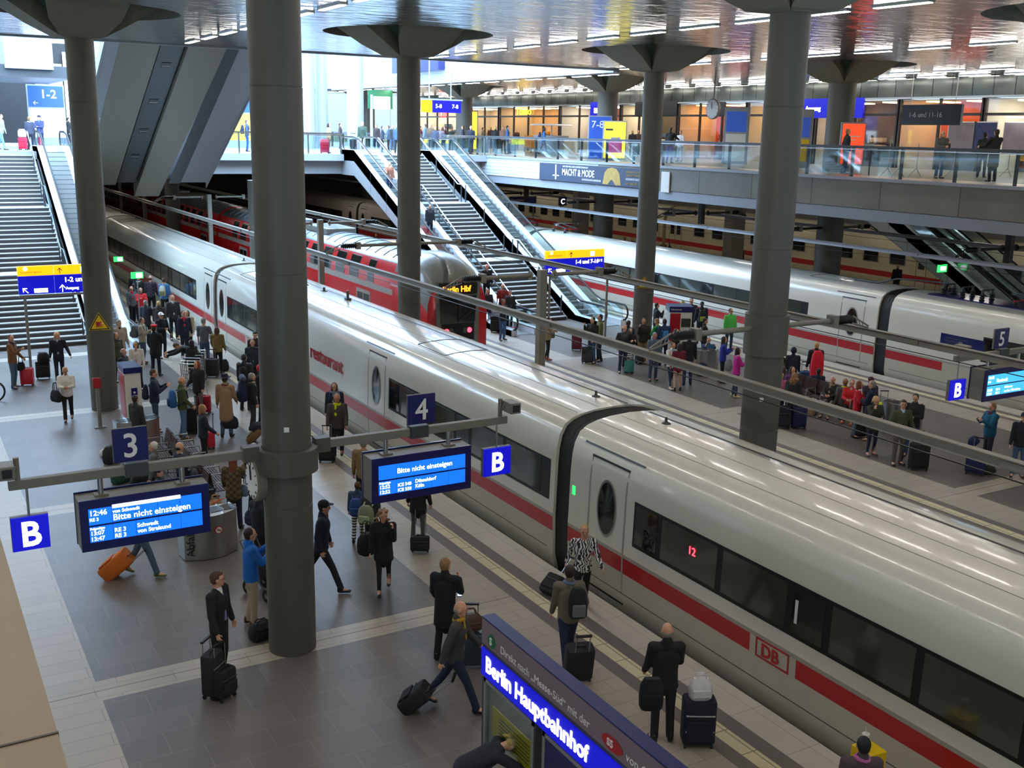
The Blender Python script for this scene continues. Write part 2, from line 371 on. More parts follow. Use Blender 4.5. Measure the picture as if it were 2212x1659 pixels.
# enclosing walls
mb = MB(); mb.box(-21.3, -21, -11, 118, -1.3, 19, M_cap); struct(mb, 'wall_left', smooth=False)
mb = MB(); mb.box(-21, 62, -11.3, -11, -1.3, 12.6, M_cap); struct(mb, 'wall_back', smooth=False)
mb = MB(); mb.box(-21, 62, 118, 118.3, -1.3, 12.6, M_cap); struct(mb, 'wall_far', smooth=False)
mb = MB(); mb.box(62, 62.3, -11, 118, -1.3, 12.6, M_white); struct(mb, 'wall_right', smooth=False)
# ---- gallery of the shop level on the right: deck, concrete parapet wall, edge beam, curb
FZ = 7.22
mb = MB(); mb.box(32.3, 62, -11, 118, 6.2, FZ, M_gfloor); struct(mb, 'floor', smooth=False)
mb = MB(); mb.box(32.0, 32.3, -11, 46, 6.07, 7.1, M_conc); mb.box(32.0, 32.3, 46, 100, 6.07, 7.1, M_concw)
mb.box(31.95, 32.45, -11, 100, 7.1, FZ, M_lgrey); struct(mb, 'wall_gallery', smooth=False)
mb = MB(); mb.box(32.05, 32.3, -11, 100, 5.63, 6.05, M_lgrey); struct(mb, 'trim_22', smooth=False)
# ---- the cross bridge with its landings at the heads of the stairs
mb = MB(); mb.box(-21, 32.3, 58.2, 84, 6.9, FZ, M_lgrey); mb.box(-21, 32, 58.6, 83, 6.1, 6.9, M_grey); struct(mb, 'floor', smooth=False)
mb = MB(); mb.box(-21, 22.7, 57.9, 58.2, 6.85, FZ, M_lgrey); mb.box(29.6, 32.0, 57.9, 58.2, 6.85, FZ, M_lgrey); struct(mb, 'trim_23', smooth=False)
mb = MB(); mb.box(-21, 32.3, 83.9, 118, 11.6, 11.75, M_dgrey); struct(mb, 'ceiling', smooth=False)
mb = MB(); mb.box(-21, 32.3, 84, 118, 6.9, FZ, M_gfloor); struct(mb, 'floor', smooth=False)
# ---- the brown stone ledge and hand rail right below the camera
mb = MB(); mb.box(-.6, .208, -3, 60, 7.0, 7.3, M_brown)
for k in range(12): mb.box(-.55, .21, 2.28 + k * 1.9, 2.287 + k * 1.9, 7.2, 7.303, M_seam)
struct(mb, 'trim_24', smooth=False)
t = thing('balcony_railing', 'blurred steel hand rail of the balcony at the lower left corner', 'railing', (0, 0, 7.3))
mb = MB(); mb.path([(-.03, -2.5, 8.27), (-.03, 30, 8.27)], .045, M_steel, 12); mb.build('hand_rail', t, True)
mb = MB(); mb.box(.0, .012, -2.5, 30, 7.3, 8.2, M_glass); mb.build('glass_pane', t, True, smooth=False)

# ================================================================ COLUMNS
def column(x, y, z1, r, label, z0=0.0, capital=True, collar=None, m=M_col, group=None, seams=(2.6, 6.4, 9.2)):
    t = thing('column', label, 'column', (x, y, z0), group=group)
    mb = MB(); H = z1 - z0; pr = [(r, 0)]
    for q in seams:
        if q < H - .2: pr += [(r, q - .012), (r - .008, q - .006), (r - .008, q + .006), (r, q + .012)]
    pr.append((r, H)); mb.lathe(pr, m, n=40); mb.build('shaft', t)
    if collar:
        a, b, rr = collar; mb = MB(); mb.lathe([(r, a), (rr, a + .004), (rr, b - .004), (r, b)], m, n=40, caps=False); mb.build('collar', t)
    if capital:
        mb = MB(); b = z1 - z0; T = 12.4 - z0
        mb.lathe([(r + .06, b), (r + .2, b + .1), (1.0, T - .35), (1.05, T)], M_cap, n=8)
        for k in range(4):
            a = k * pi / 2; ca, sa = cos(a), sin(a)
            sec = []
            for d, zl, hw in ((.30, b - .0, .30), (.62, b + .04, .60), (1.3, b + .42, .95), (2.3, b + 1.05, 1.15), (2.75, b + 1.28, 1.2)):
                sec.append([(d * ca - q * sa, d * sa + q * ca, z) for q, z in ((-hw, zl), (hw, zl), (hw, T), (-hw, T))])
            mb.loft(sec, M_cap)
        mb.build('capital', t, smooth=False)
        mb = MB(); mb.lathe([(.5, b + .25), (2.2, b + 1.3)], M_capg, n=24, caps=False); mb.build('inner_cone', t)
    return t
R0 = .395
column(5.23, 16.07, 10.97, R0, 'thick dark grey round column in the foreground carrying both departure boards')
column(5.23, 33.77, 10.97, R0, 'dark grey column with yellow warning triangle beside the left stairs')
column(15.6, 16.07, 10.97, R0, 'dark grey column with broad collar standing behind the foreground train roof', collar=(4.2, 5.05, .455))
column(15.6, 33.77, 10.97, R0, 'dark grey column in front of the nose of the red train', collar=(4.33, 5.13, .42))
column(15.6, 51.47, 6.1, R0, 'dark column under the bridge beside the red double deck coaches, nearer one', capital=False, seams=())
column(15.6, 69.17, 6.1, R0 + .05, 'dark column under the bridge beside the red double deck coaches, farther one', capital=False, seams=())
column(25.95, 33.77, 10.97, R0, 'grey column with warning triangle by the foot of the right escalators')
column(25.95, 16.07, 10.97, R0, 'grey column outside the right edge by the platform 5 board')
column(36.3, 16.07, 10.97, .58, 'wide column on the gallery at the right edge', z0=FZ)
for y, lb in ((33.9, 'wide dark column passing up through the gallery beside the orange poster'), (51.47, 'wide dark column on the gallery with the blue 7-8 sign')):
    column(36.3, y, 10.97, .58, lb, seams=())
for y, lb in ((69.17, 'wide dark column on the gallery behind the green timetable board'), (86.87, 'wide dark column on the gallery farthest to the left')):
    column(36.3, y, 10.97, .58, lb, seams=())
for y, lb in ((51.6, 'light grey pier in front of the beige coaches, right one'), (69.2, 'light grey pier in front of the beige coaches, left one')):
    mb = MB(); mb.box(46.1, 47.2, y - .4, y + .4, 0, 6.2, M_beam); tag(mb.build('pier', smooth=False, bevel=.05), lb, 'pier')
for x, y, r, lb in ((26.3, 73.5, .42, 'slim tall blue grey column on the bridge, leftmost of three'), (27.4, 74.0, .42, 'slim tall blue grey column on the bridge, middle of three'),
                    (27.2, 67.2, .55, 'thick tall pale blue column on the bridge carrying a poster')):
    mb = MB(); mb.lathe([(r, FZ), (r, 19)], M_lgrey, (x, y, 0), 32); tag(mb.build('bridge_column'), lb, 'column')
# white stickers and yellow warning triangles on the columns
def warn(x, y, z, nx, ny, size, label):
    n = Vector((nx, ny, 0)).normalized(); xd = Vector((-ny, nx, 0)).normalized(); u = Vector((0, 0, 1)); c = Vector((x, y, z))
    t = thing('warning_sign', label, 'sign', c)
    def tri(mb, s, o, m):
        vs = []
        for d in (o, o + .01):
            vs += [c + n * d + xd * a * s + u * b * s for a, b in ((-.5, -.30), (.5, -.30), (0, .57))]
        mb.add(vs, [(2, 1, 0), (3, 4, 5), (0, 1, 4, 3), (1, 2, 5, 4), (2, 0, 3, 5)], m)
    mb = MB(); tri(mb, size * 1.08, 0, M_yel); tri(mb, size, .004, M_blk); mb.build('frame', t, True, smooth=False)
    mb = MB(); tri(mb, size * .82, .012, M_yel); mb.build('plate', t, True, smooth=False)
    mb = MB(); p = c + n * .026
    for a0, a1, b0, b1 in ((-.16, .02, -.12, .12), (-.2, .14, -.17, -.14)):
        mb.add([p + xd * a * size + u * b * size for a, b in ((a0, b0), (a1, b0), (a1, b1), (a0, b1))], [(0, 1, 2, 3)], M_red)
    for a, b in ((.07, .1), (.14, .02), (.1, -.08)): mb.tube(p + (xd * .03 + u * -.02) * size, p + (xd * a + u * b) * size * 1.3, .012 * size * 2, M_red, 5)
    mb.build('pictogram', t, True, smooth=False)
v = (Vector((0, 0)) - Vector((5.23, 33.77))).normalized(); warn(5.23 + v[0] * .4, 33.77 + v[1] * .4, PY(222, 700, 33.3).z, v[0], v[1], .58, 'yellow triangular train warning sign on the left column')
v = (Vector((0, 0)) - Vector((25.95, 33.77))).normalized(); warn(25.95 + v[0] * .4, 33.77 + v[1] * .4, PY(1405, 614, 33.3).z, v[0], v[1], .5, 'yellow triangular warning sign on the column by the right escalators')
warn(36.0, 27.0, 3.8, -.3, -1, .4, 'small yellow warning sign hanging over the white train') if False else None
for X, Y, z, lb in ((5.23, 16.07, 3.95, 'small white sticker on the foreground column'), (15.6, 16.07, 3.3, 'small white sticker on the column behind the train roof')):
    v = Vector((-X * .95, -Y)).normalized(); p = Vector((X, Y, z)) + Vector((v[0], v[1], 0)) * .405; xd = Vector((-v[1], v[0], 0)); xd = xd if xd.x > 0 else -xd
    mb = MB(); q = [p + xd * a + Vector((0, 0, b)) for a, b in ((-.04, -.04), (.04, -.04), (.04, .04), (-.04, .04))]; nn = Vector((v[0], v[1], 0)) * .006
    mb.add(q + [k + nn for k in q], [(3, 2, 1, 0), (4, 5, 6, 7), (0, 1, 5, 4), (1, 2, 6, 5), (2, 3, 7, 6), (3, 0, 4, 7)], M_w)
    tag(mb.build('sticker', smooth=False), lb, 'sticker')

# ================================================================ CEILING LAMPS
def lamp(x, y, z=CZ, L=1.6, label='', group='', proto=[None]):
    if proto[0] is None:
        t = thing('ceiling_lamp', label, 'lamp', (x, y, z), group=group)
        mb = MB(); mb.box(-.11, .11, -L / 2 - .04, L / 2 + .04, -.05, 0, M_steel); mb.build('housing', t, smooth=False)
        mb = MB(); mb.box(-.075, .075, -L / 2, L / 2, -.062, -.05, M_tube); mb.build('tube', t, smooth=False)
        proto[0] = t; return t
    c = copy_tree(proto[0]); c.location = (x, y, z); c['label'] = label; c['group'] = group; return c
NAMES = {0: ('far left', -9.9), 1: ('left', .2), 2: ('left middle', 10.6), 3: ('middle', 21.1), 4: ('right', 31.45), 5: ('over the gallery', 42.2)}
for k, (nm, x) in NAMES.items():
    y = -7.0 + (.2 * k)
    while y < (43.9 if k < 5 else 92):
        lamp(x, y, CZ, 1.6, 'white strip lamp in the %s row under the metal ceiling' % nm, 'ceiling lamps, %s row' % nm); y += 2.45
for i in range(17): lamp(32.55, 46.2 + 2.45 * i, CZ - .125, 1.6, 'white strip lamp along the edge of the light void', 'lamps along the void edge')
for i in range(40): lamp(45.35, -5 + 2.45 * i, CZ, 1.5, 'white strip lamp grazing the dark glass above the shops', 'lamps above the shops')
# lamps under the gallery and the bridge, over the hidden tracks
for i in range(12):
    lamp(50.2, 4 + 8 * i, 6.18, 1.6, 'strip lamp under the gallery above the beige coaches', 'lamps under the gallery')
    lamp(42.2, 6 + 8 * i, 6.18, 1.6, 'strip lamp under the gallery above platform 7', 'lamps under the gallery over the platform')
for x in (4, 12, 22, 29):
    for y in (62, 70, 78): lamp(x, y, 6.08, 1.6, 'strip lamp under the cross bridge', 'lamps under the bridge')
# ================================================================ STAIRS AND ESCALATORS
def stair(x0, x1, pts, label, m_side=M_grey):
    """pts = [(y, z), ...] alternating flight / landing from the foot up"""
    t = thing('staircase', label, 'stairs', ((x0 + x1) / 2, pts[0][0], 0))
    k = 0
    st = MB()
    for i in range(len(pts) - 1):
        (ya, za), (yb, zb) = pts[i], pts[i + 1]
        if abs(zb - za) < .01: st.box(x0, x1, ya, yb, za - .25, za, M_stepl); continue
        n = max(1, round((zb - za) / .17))
        for j in range(n):
            y = ya + (yb - ya) * j / n; y2 = ya + (yb - ya) * (j + 1) / n; z = za + (zb - za) * (j + 1) / n
            st.box(x0, x1, y + .03, y2 + .05, z - .33, z - .035, M_stepd); st.box(x0, x1, y, y2 + .05, z - .035, z, M_stepl)
    st.build('steps', t, True, smooth=False)
    for s, x in ((-1, x0), (1, x1)):
        poly = []
        for (y, z) in pts: poly.append((y, z + .10))
        for (y, z) in pts[::-1]: poly.append((y + .1, z - .45))
        sd = MB(); sd.prism(poly, 'x', x - .03, x + .03, m_side); sd.build('stringer', t, True, smooth=False)
        hr = MB(); P = [(x - s * .12, y - .05, z + .95) for y, z in pts]
        hr.path([(x - s * .12, pts[0][0] - .35, .95)] + P, .03, M_rail, 8)
        hr.build('hand_rail', t, True)
        for i in range(len(pts) - 1):
            (ya, za), (yb, zb) = pts[i], pts[i + 1]
            for q in (.08, .55):
                y = ya + (yb - ya) * q; z = za + (zb - za) * q; pm = MB(); pm.box(x - s * .12 - .025, x - s * .12 + .025, y - .02, y + .02, z, z + .94, M_dgrey); pm.build('rail_post', t, True, smooth=False)
    return t

def escalator(x0, x1, yb, yt, zt, label, clad=True, sgn=-1):
    """foot at yb (towards the camera), head at yt"""
    t = thing('escalator', label, 'escalator', ((x0 + x1) / 2, yb, 0)); xi0, xi1 = x0 + .32, x1 - .32
    ya, yc = yb + 1.0, yt - .9; n = round(zt / .2)
    mb = MB()
    mb.box(xi0, xi1, yb - 1.2, ya, -.05, .02, M_steel)
    for j in range(n):
        y = ya + (yc - ya) * j / n; y2 = ya + (yc - ya) * (j + 1) / n; z = zt * (j + 1) / n
        mb.box(xi0, xi1, y, y2 + .03, z - .26, z - .03, M_stepl if clad else M_dgrey); mb.box(xi0, xi1, y, y2 + .03, z - .03, z, M_rail)
    mb.box(xi0, xi1, yc, yt + 1.2, zt - .2, zt + .01, M_steel); mb.build('steps', t, True, smooth=False)
    low = [(yb - 1.3, .0), (yb + .7, .0), (yc + .25, zt), (yt + 1.2, zt)]
    for s, xa, xb in ((-1, x0, xi0), (1, xi1, x1)):
        mb = MB(); poly = [(y, z + .28) for y, z in low] + [(y, z - .35) for y, z in low[::-1]]
        mb.prism(poly, 'x', xa, xb, M_skirt); mb.build('skirt', t, True, smooth=False)
        xm = (xa + xb) / 2
        mb = MB(); poly = [(y, z + .94) for y, z in low] + [(y, z + .26) for y, z in low[::-1]]
        poly[0] = (yb - 1.15, .9); poly[3] = (yt + 1.05, zt + .9)
        mb.prism(poly, 'x', xm - .008, xm + .008, M_glass); mb.build('glass_balustrade', t, True, smooth=False)
        P = []
        for i in range(7):
            a = -pi / 2 + i * pi / 6; P.append((xm, yb - 1.25 - .35 * cos(a), .62 + .36 * sin(a)))
        P += [(xm, yb + .55, .98)]
        for q in (.02, .5, .98): P.append((xm, yb + .8 + (yc + .2 - yb - .8) * q, .98 + zt * q + .02 * (q > .5)))
        P += [(xm, yc + .7, zt + .98), (xm, yt + .8, zt + .98)]
        for i in range(7):
            a = pi / 2 - i * pi / 6; P.append((xm, yt + 1.05 + .35 * cos(a), zt + .62 + .36 * sin(a)))
        mb = MB(); mb.path(P, .042, M_black, 10); mb.build('hand_rail', t, True)
        mb = MB(); mb.path([(xm, y, z + .925) for y, z in low], .02, M_rail, 6); mb.build('rail_profile', t, True)
    if clad:
        for s, x in ((-1, x0), (1, x1)):
            mb = MB(); poly = [(y, z + .26) for y, z in low] + [(yt + 1.2, zt - 1.15), (yc + .2, zt - 1.15), (yb + 1.6, -.0), (yb - 1.3, 0.0)]
            mb.prism(poly, 'x', min(x, x - s * .03), max(x, x - s * .03), M_grey)
            for q in range(1, 7):
                y = yb + 1.4 + (yc - yb - 1.4) * q / 7; z = zt * (y - yb - .7) / (yc + .25 - yb - .7); mb.box(min(x, x + s * .004), max(x, x + s * .004), y, y + .015, z - 1.0, z + .2, M_dgrey)
            mb.build('side_cladding', t, True, smooth=False)
        mb = MB(); mb.prism([(yc + .2, zt - 1.15), (yb + 1.6, 0), (yb + 1.6, -.02), (yc + .2, zt - 1.18)], 'x', x0, x1, M_dgrey); mb.build('soffit', t, True, smooth=False)
    return t
RP = [(41.5, 0), (45.95, 2.4), (47.05, 2.4), (51.65, 4.84), (52.7, 4.84), (57.5, FZ)]
stair(24.5, 27.4, RP, 'wide stairs between two escalators descending to platform 5')
escalator(27.62, 29.12, 40.4, 57.3, FZ, 'escalator to the right of the wide stairs, nobody riding on it')
escalator(22.8, 24.3, 40.2, 57.3, FZ, 'escalator with a woman in a brown jacket riding down')
LP = [(44.4, 0), (48.7, 2.4), (49.6, 2.4), (53.3, 4.84), (54.2, 4.84), (58.3, FZ)]
stair(2.6, 6.42, LP, 'wide stairs with dark risers at the left behind the direction sign')
escalator(6.62, 8.12, 43.6, 58.2, FZ, 'escalator running down right of the left stairs towards the white pillar')
escalator(.95, 2.4, 42.4, 58.2, FZ, 'escalator cut by the left edge of the picture')
E1 = escalator(44.6, 46.1, 28.6, 39.9, 5.6, 'dim escalator under the gallery at the right, nearer of two', clad=True)
escalator(46.6, 48.1, 28.6, 39.9, 5.6, 'dim escalator under the gallery at the right, farther of two', clad=True)

# the long escalator case crossing above the bridge, seen from below
t = thing('escalator_case', 'huge slanting grey box of an upper escalator seen from below at the upper left', 'escalator', (11.5, 50, 9))
sl = -.525
def zz(y): return CZ + .1 + (y - 44.8) * sl
def slab(name, xa, xb, dz, m, y0=44.86, y1=56.6, th=.5, xb2=None):
    mb = MB(); xb2 = xb if xb2 is None else xb2
    vs = [(xa, y0, zz(y0) + dz), (xb, y0, zz(y0) + dz), (xb2, y1, zz(y1) + dz), (xa, y1, zz(y1) + dz)]
    vs += [(x, y, z + th) for x, y, z in vs]
    mb.add(vs, [(0, 3, 2, 1), (4, 5, 6, 7), (0, 1, 5, 4), (1, 2, 6, 5), (2, 3, 7, 6), (3, 0, 4, 7)], m); return mb.build(name, t, True, smooth=False)
slab('side_panel', 7.9, 8.48, .02, M_lgrey, 44.86, 50.5)
slab('soffit_panel', 8.48, 10.0, 0, M_beam)
slab('recess', 10.0, 10.08, .25, M_blk)
slab('service_channel', 10.08, 11.0, .12, M_dgrey)
slab('recess', 11.0, 11.06, .25, M_blk)
slab('soffit_panel', 11.06, 12.6, -.12, M_beam, 44.86, 57.6, .6, 12.3)
slab('soffit_panel', 12.6, 13.2, .05, M_dgrey)
slab('soffit_panel', 13.2, 14.6, .1, M_grey)
for q in (46.6, 49.3, 51.7, 54.0):
    mb = MB(); n = Vector((0, -sl, 1)).normalized()
    c = Vector((10.52, q, zz(q) + .12)); Rm = Matrix(((1, 0, 0), (0, 1 / math.sqrt(1 + sl * sl), -sl * 0 + .465), (0, -.465, 1 / math.sqrt(1 + sl * sl))))
    mb.obox(c - Vector((0, 0, .005)), (.38, .42, .03), Rm, M_blk); mb.obox(c - Vector((0, 0, .02)), (.36, .06, .03), Rm, M_lgrey); mb.build('vent', t, True, smooth=False)
mb = MB(); mb.box(8.3, 14.6, 56.4, 58.4, 5.95, 6.6, M_dgrey); mb.build('foot_box', t, True, smooth=False)
for xx in (8.0, 14.6):
    mb = MB(); mb.prism([(44.86, zz(44.86)), (57, zz(57)), (57, zz(57) + .9), (44.86, zz(44.86) + .9)], 'x', xx, xx + .03, M_grey); mb.build('side_wall', t, True, smooth=False)
    mb = MB(); mb.prism([(44.86, zz(44.86) + .9), (57, zz(57) + .9), (57, zz(57) + 1.9), (44.86, zz(44.86) + 1.9)], 'x', xx, xx + .02, M_glass); mb.build('glass_balustrade', t, True, smooth=False)

# ---- railings
def railing(name, label, y0, y1, x=None, xs=None, y=None, z=FZ, h=1.12, step=1.9, top=M_dgrey):
    """glass railing along y at x, or along x between xs at y"""
    al = x is not None; a0, a1 = (y0, y1) if al else xs
    t = thing(name, label, 'railing', (x, y0, z) if al else (a0, y, z)); n = max(1, round((a1 - a0) / step))
    def B(mb, a, b, w0, w1, z0, z1, m):
        if al: mb.box(x + w0, x + w1, a, b, z0, z1, m)
        else: mb.box(a, b, y + w0, y + w1, z0, z1, m)
    mb = MB(); B(mb, a0, a1, -.01, .01, z + .08, z + h - .14, M_glass); mb.build('glass_panes', t, True, smooth=False)
    mb = MB(); B(mb, a0, a1, -.05, .09, z + h - .05, z + h + .05, top); mb.build('top_rail', t, True, smooth=False)
    mb = MB(); B(mb, a0, a1, -.07, -.05, z + h - .11, z + h - .07, M_rail); mb.build('lower_rail', t, True, smooth=False)
    for i in range(n + 1):
        a = a0 + (a1 - a0) * i / n; mb = MB(); B(mb, a - .035, a + .035, .0, .12, z, z + h, M_dgrey if top is M_dgrey else M_steel); mb.build('post', t, True, smooth=False)
    return t
railing('gallery_railing', 'long glass railing with dark top rail along the concrete gallery', -8, 59.5, x=32.12, step=2.35)
railing('gallery_railing', 'glass railing of the gallery behind the bridge', 60, 84, x=31.9, step=2.35, top=M_rail)
railing('bridge_railing', 'glass railing on the bridge front beside the red suitcase', 0, 0, xs=(14.8, 22.6), y=58.0, top=M_rail)
railing('bridge_railing', 'glass railing on the bridge front left of the slanting case', 0, 0, xs=(8.4, 9.6), y=58.6, top=M_rail)
railing('bridge_railing', 'short glass railing where the bridge meets the gallery', 0, 0, xs=(29.4, 31.9), y=58.0, top=M_rail)
railing('bridge_railing', 'glass railing along the rear side of the bridge', 0, 0, xs=(-12, 31.8), y=83.6, top=M_rail, step=3)
railing('bridge_railing', 'glass railing between the left stairs and the escalator heads', 0, 0, xs=(-8, .6), y=58.3, top=M_rail)
# ================================================================ TRAINS
HP = [(-1.12, -.62), (-1.30, -.25), (-1.40, .16), (-1.41, .65), (-1.42, .96), (-1.42, 1.03), (-1.41, 1.29), (-1.39, 2.12), (-1.365, 2.45), (-1.31, 2.70), (-1.20, 2.90), (-1.03, 3.01), (-.80, 3.08), (-.5, 3.125), (0, 3.15)]
def side_x(prof, z):
    for (xa, za), (xb, zb) in zip(prof, prof[1:]):
        if za <= z <= zb: return xa + (xb - xa) * (z - za) / max(1e-6, zb - za)
    return prof[-1][0]
def strip(mb, cx, prof, y0, y1, z0, z1, off, m, sd=-1, n=5, th=0):
    """patch that follows the side of the coach"""
    zs = [z0 + (z1 - z0) * i / n for i in range(n + 1)]
    vs = [(cx + sd * (-side_x(prof, z) + off), y, z) for z in zs for y in (y0, y1)]
    vs2 = [(cx + sd * (-side_x(prof, z) - .02), y, z) for z in zs for y in (y0, y1)]
    o = 2 * (n + 1)
    fs = [(2 * i, 2 * i + 1, 2 * i + 3, 2 * i + 2) for i in range(n)] + [(2 * i, o + 2 * i, o + 2 * i + 2, 2 * i + 2) for i in range(n)] + [(2 * i + 1, o + 2 * i + 1, o + 2 * i + 3, 2 * i + 3) for i in range(n)]
    fs += [(0, 1, o + 1, o), (2 * n, 2 * n + 1, o + 2 * n + 1, o + 2 * n)]
    mb.add(vs + vs2, fs, m)
def oval(mb, cx, prof, yc, zc, ry, rz, off, m, sd=-1, n=28):
    ring = [(yc + ry * cos(2 * pi * i / n), zc + rz * sin(2 * pi * i / n)) for i in range(n)]
    vs = [(cx + sd * (-side_x(prof, zc) + off), yc, zc)] + [(cx + sd * (-side_x(prof, z) + off), y, z) for y, z in ring]
    mb.add(vs, [(0, i + 1, (i + 1) % n + 1) for i in range(n)], m)
def body(mb, cx, prof, y0, y1, bands, breaks=(), inset=0.0):
    """bands(z, y) -> material; closed coach body with both sides and roof"""
    ys = sorted(set([y0, y1] + [b for b in breaks if y0 < b < y1])); full = [(x, z) for x, z in prof] + [(-x, z) for x, z in prof[::-1][1:]]; n = len(full)
    vs = [(cx + x, y, z) for y in ys for x, z in full]; o = len(mb.v); mb.v += vs
    for i in range(len(ys) - 1):
        for j in range(n - 1):
            z = (full[j][1] + full[j + 1][1]) / 2
            mb.f.append((o + i * n + j, o + (i + 1) * n + j, o + (i + 1) * n + j + 1, o + i * n + j + 1)); mb.m.append(mb.mi(bands(z, (ys[i] + ys[i + 1]) / 2)))
    for i in (0, len(ys) - 1):
        f = tuple(o + i * n + j for j in range(n)); mb.f.append(f); mb.m.append(mb.mi(bands(1.5, ys[i])))

def hs_train(cx, label, cars, name='high_speed_train', sd=-1, fine=True):
    T = thing(name, label, 'train', (cx, cars[0]['y'][0], -.76))
    for k, c in enumerate(cars):
        y0, y1 = c['y']; gaps = c.get('gaps', [])
        def bands(z, y):
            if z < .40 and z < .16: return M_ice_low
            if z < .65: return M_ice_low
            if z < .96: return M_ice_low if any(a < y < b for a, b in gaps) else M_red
            if z < 1.03: return M_icegrey
            return M_ice
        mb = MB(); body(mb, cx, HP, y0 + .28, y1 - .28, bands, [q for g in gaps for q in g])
        car = mb.build('coach', T, True, ang=30)
        for a, b in c['win']:
            mb = MB(); strip(mb, cx, HP, a, b, 1.28, 2.14, .004, M_blk, sd); W = mb.build('window_band', car, True)
            y = b - .06; q = 0
            while y > a + .3:
                L = 1.45 if q % 3 else .62; y2 = max(a + .06, y - L)
                mb = MB(); strip(mb, cx, HP, y2, y, 1.35, 2.08, .008, M_gl2 if q % 3 else M_gl, sd); mb.build('window_pane', car, True)
                y = y2 - .14; q += 1
        for yc in c['doors']:
            mb = MB()
            for a, b in ((yc - .60, yc - .56), (yc + .56, yc + .60)): strip(mb, cx, HP, a, b, .02, 2.62, .006, M_icegrey, sd, 10)
            strip(mb, cx, HP, yc - .60, yc + .60, 2.60, 2.64, .010, M_blk, sd, 2); strip(mb, cx, HP, yc - .6, yc + .6, .0, .03, .012, M_blk, sd, 1)
            strip(mb, cx, HP, yc - .95, yc + .95, 2.78, 2.81, .014, M_dgrey, sd, 2)
            mb.build('door', car, True)
            mb = MB(); oval(mb, cx, HP, yc, 1.73, .31, .56, .010, M_steel, sd); oval(mb, cx, HP, yc, 1.73, .265, .51, .014, M_gl, sd); mb.build('door_window', car, True)
        mb = MB()          # roof seams, drip rail, antennas, hatch
        for x, hw, m in ((.42, .022, M_dgrey), (-.82, .004, M_icegrey), (-.3, .003, M_icegrey)):
            xx = x; z = None
            for (xa, za), (xb, zb) in zip(HP, HP[1:]):
                if xa <= -abs(xx) <= xb: z = za + (zb - za) * (-abs(xx) - xa) / (xb - xa)
            mb.box(cx + xx - hw, cx + xx + hw, y0 + .4, y1 - .4, z - .01, z + .008, m)
        mb.build('roof_seam', car, True, smooth=False)
        for ya in c.get('ant', []):
            mb = MB(); mb.lathe([(.10, 0), (.09, .02), (.03, .05), (.025, .13), (.01, .14)], M_dgrey, (cx + .12, ya, 3.14), 10); mb.build('antenna', car, True)
        for ya, xa, wx, wy in c.get('hatch', []):
            mb = MB(); P = [(cx + xa - wx, ya - wy), (cx + xa + wx, ya - wy), (cx + xa + wx, ya + wy), (cx + xa - wx, ya + wy)]
            def rz(x): 
                for (p, za), (q, zb) in zip(HP, HP[1:]):
                    if p <= -abs(x - cx) <= q: return za + (zb - za) * (-abs(x - cx) - p) / (q - p)
            for (ax, ay), (bx, by) in zip(P, P[1:] + P[:1]):
                N = 6; mb.path([(ax + (bx - ax) * i / N, ay + (by - ay) * i / N, rz(ax + (bx - ax) * i / N) + .004) for i in range(N + 1)], .012, M_dgrey, 4)
            mb.build('roof_hatch', car, True)
        for g in c.get('logo', []):
            yc = g; x = cx + sd * 1.425
            mb = MB()
            for a, b, zl, zh in ((yc - .36, yc + .36, .64, .67), (yc - .36, yc + .36, .94, .97), (yc - .36, yc - .33, .64, .97), (yc + .33, yc + .36, .64, .97)): strip(mb, cx, HP, a, b, zl, zh, .008, M_red, sd, 1)
            mb.build('logo_frame', car, True); text('DB', .30, M_red, car, (x, yc + .24, .70), (0, -1, 0), (0, 0, 1), ext=.003, bold=.008)
        mb = MB(); strip(mb, cx, HP, y0 + .5, y1 - .5, .235, .25, .004, M_dgrey, sd, 1); mb.build('skirt_seam', car, True)
        if k < len(cars) - 1 or c.get('endgap'):
            mb = MB(); sc = [(x * .955, z - .03 if z > 1 else z) for x, z in HP]
            full = sc + [(-x, z) for x, z in sc[::-1][1:]]; rings = []
            for i in range(9): 
                q = .985 if i % 2 else 1.0; rings.append([(cx + x * q, y1 - .3 + .6 * i / 8, 1 + (z - 1) * q) for x, z in full])
            mb.loft(rings, M_black); mb.build('gangway_bellows', T, True)
        for yb in (y0 + 3.6, y1 - 3.6):
            mb = MB(); mb.box(cx - 1.1, cx + 1.1, yb - 1.5, yb + 1.5, -.62, -.3, M_blk)
            for dy in (-1.25, 1.25): mb.lathe([(.46, -1.0), (.46, 1.0)], M_rust, (cx, yb + dy, -.33 + .02), 20, ax='x')
            mb.build('bogie', T, True)
    return T
t4 = hs_train(12.57, 'cream white train with red stripe and restaurant lettering passing through the foreground', [
    dict(y=(-9.2, 16.9), win=[(-7, 14.5)], doors=[15.35], ant=[15.6, -2], gaps=[(10.33, 11.33)], logo=[10.83]),
    dict(y=(16.9, 42.95), win=[(17.35, 25.5), (37.0, 41.2)], doors=[26.35, 42.0], ant=[18.0, 41.5, 36.2], gaps=[(37.6, 38.8)], logo=[38.2], hatch=[(24.2, -.15, .62, .8), (39.5, -.3, .7, 1.1)]),
    dict(y=(42.95, 69.0), win=[(46.0, 67.0)], doors=[44.1], ant=[43.9, 66], hatch=[(65.5, -.3, .6, .8)]),
    dict(y=(69.0, 95.0), win=[(71.5, 92)], doors=[70.2], ant=[70.5])])
text('restaurant', .62, M_red, t4, (11.150, 31.62, 1.55), (0, -1, 0), (0, 0, 1), bold=.012, sx=1.08)
text('ICE', 1.35, M_icegrey, t4, (11.158, 34.0, 1.12), (0, -1, .0), (0, 0, 1), bold=.03, ext=.001)
